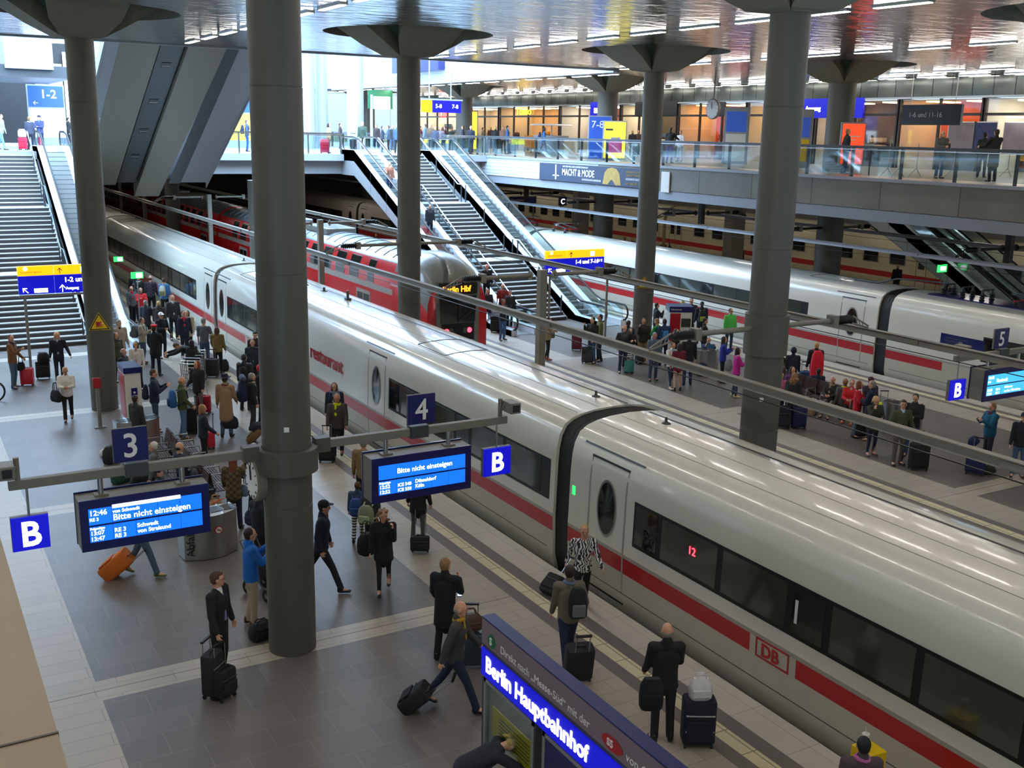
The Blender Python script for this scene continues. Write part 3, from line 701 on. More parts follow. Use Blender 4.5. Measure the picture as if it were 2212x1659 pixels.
for yy, hh in ((34.6, .16), (32.4, .34)):
    mb = MB(); mb.box(12.68, 12.84, yy - .1, yy + .1, 3.1, 3.12 + hh * .3, M_dgrey); mb.lathe([(.05, 0), (.04, hh)], M_dgrey, (12.76, yy, 3.12), 10); mb.build('roof_antenna', t4, True)
mb = MB(); strip(mb, 12.57, HP, 16.42, 16.52, 1.66, 1.84, .006, M_green); mb.build('sticker', t4, True)
text('1', .55, M_w, t4, (11.150, 10.55, 1.52), (0, -1, 0), (0, 0, 1), ext=.004)
# a red lit destination display behind the glass
text('12', .2, M_lred, t4, (11.155, 12.95, 1.72), (0, -1, 0), (0, 0, 1), ext=.002)

t6 = hs_train(33.3, 'glossy white train with black gangway beyond the middle platform', [
    dict(y=(0.8, 26.8), win=[(2.6, 22.5)], doors=[], ant=[], gaps=[(22.2, 24.0)]),
    dict(y=(26.8, 52.8), win=[(30.6, 49.0)], doors=[28.3], ant=[], logo=[50.2], gaps=[(49.8, 50.6)], hatch=[(30.5, -.2, .5, .8)]),
    dict(y=(52.8, 78.8), win=[(56, 76)], doors=[54.2, 77.6], ant=[]),
    dict(y=(78.8, 104), win=[(82, 100)], doors=[80.2], ant=[])])
text('1', .5, M_w, t6, (31.885, 41.9, 1.5), (0, -1, 0), (0, 0, 1))
mb = MB(); strip(mb, 33.3, HP, 21.4, 24.2, 1.35, 2.0, .006, M_blue)
for k in range(5): strip(mb, 33.3, HP, 23.1, 24.0, 1.42 + .11 * k, 1.45 + .11 * k, .01, M_dgrey, n=1)
mb.build('vent_grille', t6, True)
def panto(cx, y, par, up=0, nm='pantograph'):
    mb = MB(); z = 3.12
    for dx, dy in ((-.45, -.6), (.45, -.6), (-.45, .6), (.45, .6)):
        mb.lathe([(.07, 0), (.10, .03), (.06, .06), (.10, .09), (.06, .12), (.10, .15), (.06, .2)], M_dgrey, (cx + dx, y + dy, z), 10)
    mb.box(cx - .5, cx + .5, y - .66, y - .58, z + .2, z + .25, M_red if not up else M_dgrey); mb.box(cx - .5, cx + .5, y + .58, y + .66, z + .2, z + .25, M_red if not up else M_dgrey)
    for dx in (-.35, .35):
        mb.tube((cx + dx, y - .6, z + .25), (cx + dx * .7, y + .9, z + .42 + up * .3), .03, M_dgrey); mb.tube((cx + dx * .7, y + .9, z + .42 + up * .3), (cx + dx, y - .4, z + .55 + up), .025, M_dgrey)
    mb.path([(cx - .9, y - .4, z + .42 + up), (cx - .7, y - .4, z + .56 + up), (cx + .7, y - .4, z + .56 + up), (cx + .9, y - .4, z + .42 + up)], .03, M_steel, 6)
    mb.path([(cx - .8, y - .15, z + .42 + up), (cx - .65, y - .15, z + .56 + up), (cx + .65, y - .15, z + .56 + up), (cx + .8, y - .15, z + .42 + up)], .03, M_steel, 6)
    return mb.build(nm, par, True)
mb = MB(); mb.box(32.75, 34.1, 17.5, 25.6, 3.02, 3.16, M_blue); mb.build('roof_well', t6, True, smooth=False)
panto(33.4, 21.6, t6); panto(33.4, 51.0, t6); panto(33.4, 55.5, t6)
for y in (25.2, 24.4, 23.6): 
    mb = MB()
    for dx in (-.3, .25): mb.lathe([(.06, 0), (.11, .04), (.06, .08), (.11, .12), (.06, .16), (.11, .2), (.06, .24), (.04, .4)], M_dgrey, (33.4 + dx, y, 3.14), 10)
    mb.tube((33.1, y, 3.52), (33.7, y, 3.52), .03, M_dgrey); mb.build('insulator', t6, True)
mb = MB(); mb.path([(33.1, 29.4, 3.17), (33.1, 28.2, 3.2), (33.2, 27.4, 3.45), (33.3, 26.4, 3.5), (33.3, 25.2, 3.55)], .03, M_dgrey); mb.build('roof_cable', t6, True)

# ---- beige coaches with red stripe on the farthest track
BP = [(-1.2, -.5), (-1.40, .1), (-1.41, .45), (-1.41, .78), (-1.41, 1.25), (-1.41, 2.2), (-1.33, 2.6), (-1.1, 2.95), (-.6, 3.2), (0, 3.28)]
M_beige = mat('cream beige coach paint', C(208, 196, 160), .4, noise=.05, scale=1)
M_beiger = mat('pale coach roof', C(214, 204, 172), .5)
M_redb = mat('red band of the coaches', C(186, 40, 36), .4)
T8 = thing('passenger_train', 'beige coaches with a red band and square windows beyond the grey piers', 'train', (54.0, 10, -.76))
for k in range(4):
    y0 = 14.0 + 26.2 * k; y1 = y0 + 25.8
    mb = MB(); body(mb, 54.0, BP, y0, y1, lambda z, y: M_beige if z < .46 else M_redb if z < .78 else M_beige if z < 2.3 else M_beiger); car = mb.build('coach', T8, True, ang=30)
    y = y1 - 3.4
    while y > y0 + 3.5:
        mb = MB(); strip(mb, 54.0, BP, y - 1.2, y, 1.25, 2.15, .004, M_steel, n=3); strip(mb, 54.0, BP, y - 1.13, y - .07, 1.31, 2.09, .01, M_gl, n=3); mb.build('window', car, True); y -= 2.05
    for yd in (y0 + 1.2, y1 - 1.2):
        mb = MB()
        for a in (yd - .75, yd, yd + .72): strip(mb, 54.0, BP, a, a + .03, .1, 2.3, .006, M_dgrey)
        for a in (yd - .6, yd + .15): strip(mb, 54.0, BP, a, a + .45, 1.2, 2.1, .012, M_gl, n=3)
        mb.build('door', car, True)
    mb = MB(); mb.box(53.0, 55.0, y1, y1 + .4, .1, 2.9, M_black); mb.build('gangway_bellows', T8, True, smooth=False)
    mb = MB(); mb.box(53.0, 55.0, y0 + 1, y1 - 1, -.75, -.2, M_blk); mb.build('underframe', T8, True, smooth=False)

# ---- red double deck train
RPf = [(-1.1, -.6), (-1.36, -.1), (-1.39, .4), (-1.39, 1.2), (-1.39, 2.1), (-1.385, 2.34), (-1.36, 2.75), (-1.28, 3.05), (-1.15, 3.38), (-1.0, 3.52), (-.75, 3.68), (-.4, 3.8), (0, 3.84)]
M_roof = mat('weathered silver grey roof', C(132, 140, 146), .3, .55, noise=.25, scale=2, bump=.3, bscale=5)
M_mask = mat('grey cab mask', C(120, 122, 116), .35, coat=.3)
T5 = thing('double_deck_train', 'traffic red double deck train with grey cab standing left of the right stairs', 'train', (18.65, 36, -.76))
def rb(z, y): return M_red2 if z < 2.12 or 2.34 < z < 3.4 else M_icegrey if z < 2.35 else M_roof
ye = 39.0
for k in range(3):
    y0 = ye + 26.4 * k; y1 = y0 + (26.0)
    mb = MB(); body(mb, 18.65, RPf, y0, y1, rb); car = mb.build('coach', T5, True, ang=30)
    ys = [y0 + 1.9 + 1.66 * i for i in range(13)]
    for i, y in enumerate(ys):
        if 4 < i < 0: continue
        for z0, z1 in ((2.38, 2.76), (2.96, 3.28)):
            mb = MB(); w_ = 1.12 if i else .75; strip(mb, 18.65, RPf, y, y + w_, z0 - .03, z1 + .03, .006, M_steel, n=3); strip(mb, 18.65, RPf, y + .03, y + w_ - .03, z0, z1, .012, M_gl, n=3); mb.build('window', car, True)
    for y in (y0 + 2.3, y0 + 20):
        mb = MB(); strip(mb, 18.65, RPf, y, y + 1.5, .1, 1.95, .006, M_icegrey)
        for q in (.1, .8): strip(mb, 18.65, RPf, y + q, y + q + .6, .9, 1.8, .012, M_gl, n=3)
        mb.build('door', car, True)
    mb = MB()
    for q in range(26):
        y = y0 + .8 + q * .95; P = [(18.65 + x, y, z + .015) for x, z in RPf[9:]] + [(18.65 - x, y, z + .015) for x, z in RPf[9:-1][::-1]]; mb.path(P, .018, M_roof, 4)
    mb.build('roof_ribs', car, True)
    mb = MB(); mb.box(17.9, 19.4, y0 + 9, y0 + 12, 3.7, 4.0, M_mask); mb.box(17.9, 19.4, y0 + 15, y0 + 17, 3.7, 3.95, M_roof); mb.build('roof_unit', car, True, smooth=False, bevel=.06)
    mb = MB(); mb.box(17.6, 19.7, y1, y1 + .4, -.3, 3.3, M_black); mb.build('gangway_bellows', T5, True, smooth=False)
# cab: loft from the coach section to the raked face
def sec(y, sx, ztop, zb=-.6, k=1.0):
    pts = []
    for x, z in RPf + [(-x, z) for x, z in RPf[::-1][1:]]:
        zz_ = zb + (z + .6) / (3.84 + .6) * (ztop - zb); pts.append((18.65 + x * sx, y, zz_))
    return pts
mb = MB(); ring = [sec(39.0, 1, 3.84), sec(38.2, 1, 3.98), sec(37.4, .99, 3.95), sec(36.7, .97, 3.75), sec(36.2, .955, 3.4), sec(35.95, .93, 3.05)]
n = len(ring[0]); o = len(mb.v); mb.v += [p for r in ring for p in r]
for i in range(len(ring) - 1):
    for j in range(n - 1):
        z = ring[i][j][2] + ring[i][j + 1][2]; mb.f.append((o + i * n + j, o + i * n + j + 1, o + (i + 1) * n + j + 1, o + (i + 1) * n + j)); mb.m.append(mb.mi(M_mask if z / 2 > 2.95 - .25 * i else M_red2))
mb.f.append(tuple(o + (len(ring) - 1) * n + j for j in range(n))); mb.m.append(mb.mi(M_red2)); cab = mb.build('cab', T5, True, ang=50)
def face(x0, x1, z0, z1, off, m, name, x0t=None, x1t=None, zr=0):
    x0t = x0 if x0t is None else x0t; x1t = x1 if x1t is None else x1t; y = 35.95 - off; mb = MB()
    P = [(x0, y, z0), (x1, y, z0), (x1t, y, z1), (x0t, y, z1)]
    mb.add(P + [(a, 35.97, c) for a, b, c in P], [(0, 1, 2, 3), (0, 1, 5, 4), (1, 2, 6, 5), (2, 3, 7, 6), (3, 0, 4, 7)], m); return mb.build(name, cab, True, smooth=False, bevel=.015)
face(17.75, 19.55, .35, 3.0, .02, M_mask, 'mask', 17.72, 19.6)
face(17.85, 19.48, 2.5, 2.95, .04, M_blk, 'display_frame'); text('Berlin Hbf', .32, M_led, cab, (17.98, 35.895, 2.6), (1, 0, 0), (0, 0, 1), sx=.92, bold=.006)
face(17.95, 19.38, 1.42, 2.42, .05, M_gl, 'windshield', 17.88, 19.45)
face(17.97, 19.36, .72, 1.36, .04, M_blk, 'lamp_panel')
mb = MB(); mb.tube((18.66, 35.88, 2.4), (18.66, 35.88, 1.45), .015, M_blk); mb.tube((18.7, 35.87, 1.5), (19.2, 35.87, 1.78), .02, M_blk); mb.build('wiper', cab, True)
for x in (18.17, 19.16):
    mb = MB(); mb.lathe([(.10, 0), (.10, .02), (.05, .03)], M_lred, (x, 35.9, 1.08), 16, ax='y'); mb.v = [(a, 35.9 - (b - 35.9), c) for a, b, c in mb.v]; mb.build('tail_lamp', cab, True)
for x in (18.35, 18.98):
    mb = MB(); mb.lathe([(.12, 0), (.12, .02)], M_gl2, (x, 35.88, 1.08), 16, ax='y'); mb.build('head_lamp', cab, True)
mb = MB(); mb.box(17.6, 19.7, 35.7, 38, -.75, .2, M_mask); mb.build('bumper', cab, True, smooth=False, bevel=.1)
text('Hiddensee', .2, M_w, cab, (17.24, 40.6 - 1.5, 2.5), (0, -1, 0), (0, 0, 1), ext=.003)

# ================================================================ OVERHEAD CONDUCTOR RAILS
for cx, ya, yb, lb in ((12.57, 1.0, 90, 'overhead conductor rail crossing the picture above the foreground train'), (18.65, 8, 90, 'overhead conductor rail above the red train'),
                       (33.3, 8, 95, 'pale overhead conductor rail above the glossy white train'), (39.35, 8, 95, 'dark overhead conductor rail above the empty track'), (54.0, 14, 95, 'overhead conductor rail above the beige coaches')):
    mb = MB(); mb.prism([(cx - .045, 4.36), (cx + .045, 4.36), (cx + .03, 4.40), (cx + .025, 4.46), (cx + .06, 4.50), (cx - .06, 4.50), (cx - .025, 4.46), (cx - .03, 4.40)], 'y', ya, yb, M_beam if cx < 30 else M_lgrey)
    mb.box(cx - .07, cx + .07, ya, yb, 4.5, 4.515, M_beam if cx < 30 else M_lgrey)
    for k in range(8):
        y = ya + 7 + k * 12
        if y < yb: mb.box(cx - .055, cx + .055, y - .35, y + .35, 4.38, 4.48, M_beam if cx < 30 else M_lgrey)
    tag(mb.build('conductor_rail', smooth=False), lb, 'overhead rail')
    mb = MB(); mb.path([(cx + .25, ya, 4.15), (cx + .25, yb, 4.15)], .012, M_blk, 4); tag(mb.build('feeder_wire'), 'thin black wire running below the ' + lb.replace('overhead ', ''), 'wire')
def bracket(xc, y, xr, z=4.78, label='', post=True, m=M_beam):
    """arm from a post or column at xc to the rails at the x positions xr"""
    t = thing('rail_bracket', label, 'bracket', (xc, y, z))
    for x in xr:
        s = 1 if x > xc else -1
        mb = MB(); mb.tube((xc + s * .35, y, z - .02), (x - s * 1.05, y, z - .02), .055, m, 12); mb.lathe([(.13, 0), (.13, .02)], m, (xc + s * .40, y, z - .02), 14, ax='x'); mb.build('arm', t, True)
        mb = MB(); pr = [(.06, 0)]
        for i in range(7): pr += [(.10, .03 + i * .07), (.055, .065 + i * .07)]
        pr += [(.06, .53)]; x0 = x - s * 1.05
        mb.lathe([(r, s * q) for r, q in pr], M_blk, (x0, y, z - .02), 12, ax='x'); mb.box(min(x0, x0 - s * .14), max(x0, x0 - s * .14), y - .12, y + .12, z - .14, z + .1, M_beam); mb.build('insulator', t, True)
        mb = MB(); x1 = x - s * .5
        mb.tube((x1, y, z + .04), (x + s * .02, y, 4.56), .02, m, 6); mb.tube((x1, y, z - .12), (x + s * .02, y, 4.52), .02, m, 6)
        for q in (.2, .4, .6): mb.tube((x1 + (x - x1) * q, y, z + .04 + (4.56 - z - .04) * q), (x1 + (x - x1) * (q + .12), y, z - .12 + (4.52 - z + .12) * (q + .12)), .012, m, 5)
        mb.build('clamp_frame', t, True)
    return t
def pole(x, y, label, h=4.9, r=.11):
    mb = MB(); mb.box(x - r, x + r, y - r, y + r, -1.0, h, M_beam); tag(mb.build('catenary_post', smooth=False, bevel=.01), label, 'post')
pole(15.6, 24.95, 'square grey overhead line post between the foreground and the red train tracks')
pole(15.6, 42.6, 'overhead line post behind the foreground train, next beyond the red train nose')
pole(15.6, 60.3, 'overhead line post in front of the red coaches right of the dark column')
pole(15.6, 77.8, 'overhead line post left of the dark column under the bridge'); pole(15.6, 86.6, 'overhead line post farthest away along the red coaches')
for y, nm in ((16.07, 'on the collared column at the right'), (24.95, 'on the square post at the middle of the picture'), (33.77, 'on the column before the red train nose'), (42.6, 'on the post behind the red train nose'), (60.3, 'on the post right of the dark column'), (77.8, 'on the post left of the dark column')):
    bracket(15.6, y, (12.57, 18.65), label='grey bracket arms with ribbed insulators ' + nm)
for y in (25.0, 33.9, 42.7, 51.5, 60.3):
    bracket(36.3, y, (33.3, 39.35), label='dark bracket arms under the gallery %s' % {25.0: 'at the right edge', 33.9: 'on the nearer wide column', 42.7: 'between the two wide columns', 51.5: 'on the farther wide column', 60.3: 'farthest left'}[y], m=M_blk)
    if y in (25.0, 42.7, 60.3):
        mb = MB(); mb.box(36.18, 36.42, y - .12, y + .12, 4.2, 6.2, M_blk); tag(mb.build('hanger_post', smooth=False), 'dark hanger under the gallery holding bracket arms %s' % {25.0: 'at the right edge', 42.7: 'between the wide columns', 60.3: 'at the far left'}[y], 'post')
# ================================================================ SIGNS AND BOARDS
X_, Z_ = (1, 0, 0), (0, 0, 1)
def board(cx, y, label, lines, scr=M_lcd):
    """hanging departure board, face at y (towards the camera)"""
    t = thing('departure_board', label, 'departure board', (cx, y + .2, 2.4)); x0, x1 = cx - .95, cx + .95
    mb = MB(); mb.box(x0, x1, y + .03, y + .40, 2.42, 3.19, M_beam); mb.box(x0 - .01, x1 + .01, y + .40, y + .43, 2.40, 3.22, M_blue); mb.build('housing', t, True, smooth=False)
    mb = MB(); mb.box(x0, x1, y, y + .03, 2.4, 3.2, M_blue); mb.build('front_frame', t, True, smooth=False, bevel=.008)
    for z0, z1 in ((2.54, 2.78), (2.81, 3.06)):
        w_ = 1.66 / 5
        for i in range(5):
            mb = MB(); mb.box(cx - .83 + i * w_ + .003, cx - .83 + (i + 1) * w_ - .003, y - .006, y, z0, z1, scr); mb.build('lcd_panel', t, True, smooth=False)
    for s, sz, dx, z in lines: text(s, sz, M_wlcd, t, (cx + dx, y - .008, z), X_, Z_, ext=.001, bold=.002)
    for dx in (-.6, .6):
        mb = MB(); mb.tube((cx + dx, y + .22, 3.19), (cx + dx, y + .22, 3.5), .04, M_steel, 12); mb.box(cx + dx - .1, cx + dx + .1, y + .14, y + .3, 3.19, 3.215, M_beam); mb.build('hanger', t, True)
    return t
def plate(name, x0, x1, z0, z1, y, label, s, size, m, tm, cat='sign', dx=.5, thick=.05, rod=None, bold=.006):
    t = thing(name, label, cat, ((x0 + x1) / 2, y, z0))
    mb = MB(); mb.box(x0, x1, y, y + thick, z0, z1, m); mb.build('panel', t, True, smooth=False, bevel=.004)
    mb = MB(); mb.box(x0 - .004, x1 + .004, y + thick * .3, y + thick + .004, z0 - .004, z1 + .006, M_beam); mb.build('edge_frame', t, True, smooth=False)
    text(s, size, tm, t, ((x0 + x1) / 2, y - .004, z0 + (z1 - z0) / 2 - size * .35), X_, Z_, ext=.003, align='CENTER', bold=bold, sx=.95)
    if rod:
        mb = MB(); mb.tube(((x0 + x1) / 2, y + .05, z1), ((x0 + x1) / 2, y + .05, rod), .018, M_steel, 8); mb.build('hanger', t, True)
    return t
for cx, side in ((5.23, 'left'), (25.95, 'right')):
    for s in (-1, 1):
        if cx > 20 and s > 0: continue
        nm = {(5.23, -1): 'left', (5.23, 1): 'right'}.get((cx, s), 'far right')
        t = thing('signal_arm', 'grey cantilever arm carrying the %s departure board' % nm, 'bracket', (cx, 16.07, 3.5))
        mb = MB(); a, b = sorted((cx + s * .46, cx + s * 4.13)); mb.box(a, b, 16.02, 16.14, 3.45, 3.59, M_beam); mb.build('beam', t, True, smooth=False, bevel=.01)
        xm = cx + s * 2.36; mb = MB(); mb.box(xm - .17, xm + .17, 15.99, 16.17, 3.41, 3.63, M_dgrey); mb.build('clamp', t, True, smooth=False, bevel=.01)
        xc = cx + s * 4.0; mb = MB(); mb.tube((xc, 16.08, 3.5), (xc, 16.08, 3.92), .04, M_beam, 12); mb.build('camera_stem', t, True)
        k = thing('security_camera', 'boxy grey security camera on the end of the %s arm' % nm, 'camera', (xc, 16.0, 3.8))
        mb = MB(); x1, x2 = sorted((xc + .06 * -s if s < 0 else xc + .02, xc + .24 * (1 if s > 0 else -1) if s > 0 else xc - .22))
        a, b = (xc - .26, xc - .05) if s < 0 else (xc + .02, xc + .23)
        mb.box(a, b, 15.72, 16.06, 3.70, 3.9, M_beam); mb.build('housing', k, True, smooth=False, bevel=.015)
        mb = MB(); mb.box(a + .04, b - .04, 15.70, 15.73, 3.74, 3.86, M_blk); mb.build('lens', k, True, smooth=False)
        mb = MB(); mb.box(min(b, xc), max(b, xc) + .001, 15.95, 16.0, 3.78, 3.82, M_beam); mb.build('mount', k, True, smooth=False)
t = thing('column_clamp', 'round bracket collar clamped on the foreground column', 'bracket', (5.23, 16.07, 3.2))
mb = MB(); mb.lathe([(R0 + .01, 3.16), (.50, 3.17), (.50, 3.56), (R0 + .01, 3.57)], M_col, (5.23, 16.07, 0), 40, caps=False); mb.build('ring', t, True)
mb = MB(); mb.box(5.70, 5.95, 15.98, 16.18, 3.40, 3.64, M_col); mb.box(4.5, 4.75, 15.98, 16.18, 3.40, 3.64, M_col); mb.path([(5.55, 16.2, 3.57), (5.62, 16.2, 3.68), (5.75, 16.15, 3.62)], .012, M_blk, 6); mb.build('flange', t, True, smooth=False)
board(2.94, 15.84, 'departure board of platform 3 reading Bitte nicht einsteigen with Schwedt and Stralsund',
      [('12:46', .115, -.82, 2.955), ('RE 3', .07, -.82, 2.87), ('von Schwedt', .075, -.49, 2.955), ('Bitte nicht einsteigen', .135, -.49, 2.84), ('Folgezüge:', .05, -.82, 2.735), ('13:07', .09, -.82, 2.65), ('13:47', .09, -.82, 2.56),
       ('RE 3', .09, -.48, 2.65), ('RE 3', .09, -.48, 2.56), ('Schwedt', .09, -.15, 2.67), ('von Stralsund', .09, -.15, 2.58)])
mb = MB(); mb.box(2.45, 3.45, 15.828, 15.836, 3.03, 3.085, M_wlcd); b_ = thing('scroll_bar', 'white scrolling text bar on the left departure board', 'display', (2.95, 15.83, 3.03)); mb.build('bar', b_, True, smooth=False)
text('g endet hier - train ends here - Z', .05, M_lgrey, b_, (2.46, 15.826, 3.04), X_, Z_, ext=.001)
board(7.57, 15.84, 'departure board of platform 4 reading Bitte nicht einsteigen with Düsseldorf and Köln',
      [('Bitte nicht einsteigen', .125, -.49, 2.89), ('Folgezüge:', .05, -.82, 2.735), ('12:52', .09, -.82, 2.65), ('12:52', .09, -.82, 2.56), ('ICE 548', .08, -.48, 2.65), ('ICE 558', .08, -.48, 2.56), ('Düsseldorf', .09, -.15, 2.67), ('Köln', .09, -.15, 2.58)])
board(23.66, 15.84, 'cyan departure board of platform 5 cut by the right edge reading Rostock',
      [('12:42', .1, -.82, 2.96), ('RE 5', .06, -.82, 2.87), ('Rostock', .13, -.49, 2.86), ('Falkensee', .08, -.15, 2.68), ('von Lu. Wittenberg', .08, -.15, 2.58), ('12:58', .09, -.82, 2.65), ('13:26', .09, -.82, 2.56), ('RE 4', .08, -.48, 2.65), ('RE 3', .08, -.48, 2.56)], scr=M_cyan)
plate('platform_number', 2.54, 3.04, 3.68, 4.2, 15.95, 'blue sign with white number 3 on the left arm', '3', .52, M_blue, M_w)
plate('platform_number', 7.34, 7.86, 3.68, 4.2, 15.95, 'blue sign with white number 4 on the right arm', '4', .52, M_blue, M_w)
plate('platform_number', 23.06, 23.6, 3.68, 4.17, 15.95, 'blue sign with white number 5 near the right edge', '5', .5, M_blue, M_w)
plate('section_sign', 1.08, 1.58, 2.54, 3.05, 15.95, 'glowing blue sign with letter B under the left arm', 'B', .52, M_blueE, M_wE, thick=.1, rod=3.46, bold=.012)
plate('section_sign', 8.84, 9.40, 2.52, 3.04, 15.95, 'glowing blue sign with letter B under the right arm of the foreground column', 'B', .5, M_blueE, M_wE, thick=.1, rod=3.46, bold=.012)
plate('section_sign', 21.6, 22.16, 2.53, 3.03, 15.95, 'glowing blue sign with letter B beside the cyan board', 'B', .48, M_blueE, M_wE, thick=.1, rod=3.46, bold=.012)
p = PX(1215, 435, 39.35); 
def clock(x, y, z, r, label, ax='x'):
    t = thing('station_clock', label, 'clock', (x, y, z))
    mb = MB(); mb.lathe([(r, -.09), (r + .03, -.07), (r + .03, .07), (r, .09)], M_beam, (x, y, z), 32, ax=ax); mb.build('case', t, True)
    for s in (-1, 1):
        mb = MB(); mb.lathe([(r - .02, 0), (r - .02, s * .012)], M_w, (x + (s * .09 if ax == 'x' else 0), y + (s * .09 if ax == 'y' else 0), z), 32, ax=ax); mb.build('dial', t, True)
        mb = MB()
        for k in range(12):
            a = k * pi / 6; q = lambda rr: (x + s * .105, y + rr * sin(a), z + rr * cos(a)) if ax == 'x' else (x + rr * sin(a), y + s * .105, z + rr * cos(a))
            mb.tube(q(r * .78), q(r * .92), .012, M_blk, 4)
        for a, L in ((.15, .75), (5.9 + .5, .5)):
            q = lambda rr: (x + s * .11, y + rr * sin(a), z + rr * cos(a)) if ax == 'x' else (x + rr * sin(a), y + s * .11, z + rr * cos(a))
            mb.tube(q(0), q(r * L), .018, M_blk, 4)
        mb.build('marks', t, True)
    return t
_q = PY(556, 1035, 16.3); clock(_q.x, 16.3, _q.z, .33, 'round clock seen edge-on at the left side of the foreground column')
# direction signs standing before the stairs
def dirsign(x0, x1, y, z0, z1, label, posts, l1, l2, split, right=''):
    t = thing('direction_sign', label, 'sign', ((x0 + x1) / 2, y, 0)); zm = z0 + (z1 - z0) * .66; xs = x0 + (x1 - x0) * split
    for a, b, n_ in ((x0, xs - .01, 'left'), (xs + .01, x1, 'right')):
        mb = MB(); mb.box(a, b, y, y + .14, zm, z1, M_orgE); mb.build('orange_panel', t, True, smooth=False, bevel=.01)
        mb = MB(); mb.box(a, b, y, y + .14, z0, zm - .01, M_blueE); mb.build('blue_panel', t, True, smooth=False, bevel=.01)
    mb = MB(); mb.box(x0, x1, y + .02, y + .12, z0 - .1, z0 - .03, M_beam); mb.build('carrier', t, True, smooth=False)
    for x in posts:
        mb = MB(); mb.tube((x, y + .07, 0), (x, y + .07, z0 - .03), .05, M_beam, 12); mb.build('post', t, True)
    H = z1 - z0
    text(l1, H * .24, M_wE, t, (xs + (x1 - xs) * .22, y - .004, zm - H * .27), X_, Z_, ext=.002, bold=.006)
    text(l2, H * .13, M_wE, t, (xs + (x1 - xs) * .25, y - .004, z0 + H * .12), X_, Z_, ext=.002, bold=.004)
    text('Rauchfreier Bahnhof', H * .085, M_dgrey, t, (x0 + .1, y - .004, zm + H * .1), X_, Z_, ext=.002)
    mb = MB(); mb.lathe([(H * .07, 0), (H * .07, -.006)], M_wE, (x0 + .26, y, zm + H * .25), 16, ax='y'); mb.build('pictogram', t, True)
    def arrow(cx, cz, s, a, m):
        mb = MB(); d = Vector((sin(a), 0, cos(a))); q = Vector((d.z, 0, -d.x)); c = Vector((cx, y - .006, cz))
        mb.tube(c - d * s, c + d * s, .016, m, 4); 
        for k in (-1, 1): mb.tube(c + d * s, c + d * s * .1 + q * k * s * .75, .016, m, 4)
        mb.build('arrow', t, True)
    arrow(xs + .25, z0 + H * .16, .13, 0, M_wE); arrow(x0 + .22, z0 + H * .14, .12, -.8, M_wE); arrow(xs + .2, zm + H * .14, .1, 0, M_dgrey)
    mb = MB(); mb.box(x0 + .5, x0 + .95, y - .008, y, z0 + H * .05, z0 + H * .2, M_wE); mb.build('pictogram', t, True, smooth=False)
    mb = MB(); mb.box(xs + (x1 - xs) * .62, xs + (x1 - xs) * .62 + .2, y - .008, y, zm + H * .06, zm + H * .25, M_wE); mb.build('pictogram', t, True, smooth=False)
    if right: text(right, H * .16, M_wE, t, (x1 - .1, y - .006, zm - H * .22), X_, Z_, ext=.002, align='RIGHT')
    return t
dirsign(3.72, 6.36, 40.8, 2.66, 3.66, 'orange and blue direction sign 1-2 und 5-16 before the left stairs', (3.9, 6.1), '1-2 und 5-16', 'Ausgang', .45)
dirsign(23.05, 25.95, 36.6, 2.98, 3.92, 'orange and blue direction sign 1-4 und 7-16 before the right stairs', (23.3, 26.2), '1-4 und 7-16', '', .35, 'U S')
# small green exit signs
for x, y, z, lb in ((PX(256, 560, 9.6)[0], PX(256, 560, 9.6)[1], PX(256, 560, 9.6)[2], 'green emergency exit sign by the far coach at the left'), (8.0, 42.0, 3.0, 'green and white exit sign right of the left column')):
    mb = MB(); mb.box(x - .22, x + .22, y, y + .08, z - .12, z + .12, M_green); mb.box(x - .05, x + .18, y - .01, y, z - .09, z + .09, M_wlcd); mb.tube((x, y + .04, z - .12), (x, y + .04, 0), .02, M_steel, 6); tag(mb.build('exit_sign', smooth=False), lb, 'sign')
p = PX(2037, 580, 44.0)
mb = MB(); mb.box(p.x - .3, p.x + .3, p.y, p.y + .1, p.z - .18, p.z + .18, M_green); mb.box(p.x - .2, p.x + .2, p.y - .01, p.y, p.z - .1, p.z + .1, M_wlcd); mb.tube((p.x, p.y + .05, p.z - .18), (p.x, p.y + .05, 0), .02, M_steel, 6); tag(mb.build('exit_sign', smooth=False), 'green exit sign by the dim escalators under the gallery', 'sign')
# station name display case at the bottom
SX = 6.03
t = thing('display_case', 'glass display case topped by the glowing Berlin Hauptbahnhof sign', 'display case', (SX, 8.4, 0)); A, Bq = 10.84, 5.4
zt = [PX(1043, q, SX).z for q in (1333, 1352, 1386, 1395, 1455, 1462)]
mb = MB(); mb.box(SX, SX + .16, Bq, A, zt[4], zt[0], M_dgrey); mb.box(SX - .01, SX + .17, Bq, A + .01, zt[0] - .02, zt[0] + .02, M_blue); mb.build('sign_body', t, True, smooth=False)
mb = MB(); mb.box(SX - .015, SX, Bq, A, zt[2], zt[0], mat('mauve grey panel', C(128, 112, 122), .4)); mb.build('upper_panel', t, True, smooth=False)
mb = MB(); mb.box(SX - .02, SX, Bq, A, zt[4], zt[3] - .005, M_blueE); mb.build('name_panel', t, True, smooth=False)
Yn = (0, -1, 0)
text('Berlin Hauptbahnhof', .30, M_wE, t, (SX - .024, A - .12, zt[4] + .10), Yn, Z_, ext=.003, bold=.006, sx=.92)
hh = (zt[0] - zt[2])
text('Direkt nach „Messe-Süd“ mit der', .145, M_w, t, (SX - .018, A - .48, zt[2] + .07), Yn, Z_, ext=.002)
text('von Gleis 16 Richtung Spandau', .145, M_w, t, (SX - .018, A - .48 - 2.62, zt[2] + .07), Yn, Z_, ext=.002)
mb = MB(); mb.lathe([(.09, 0), (.09, -.008)], mat('green disc', C(0, 110, 70), .4), (SX - .016, A - .26, zt[2] + .12), 24, ax='x'); mb.build('emblem', t, True)
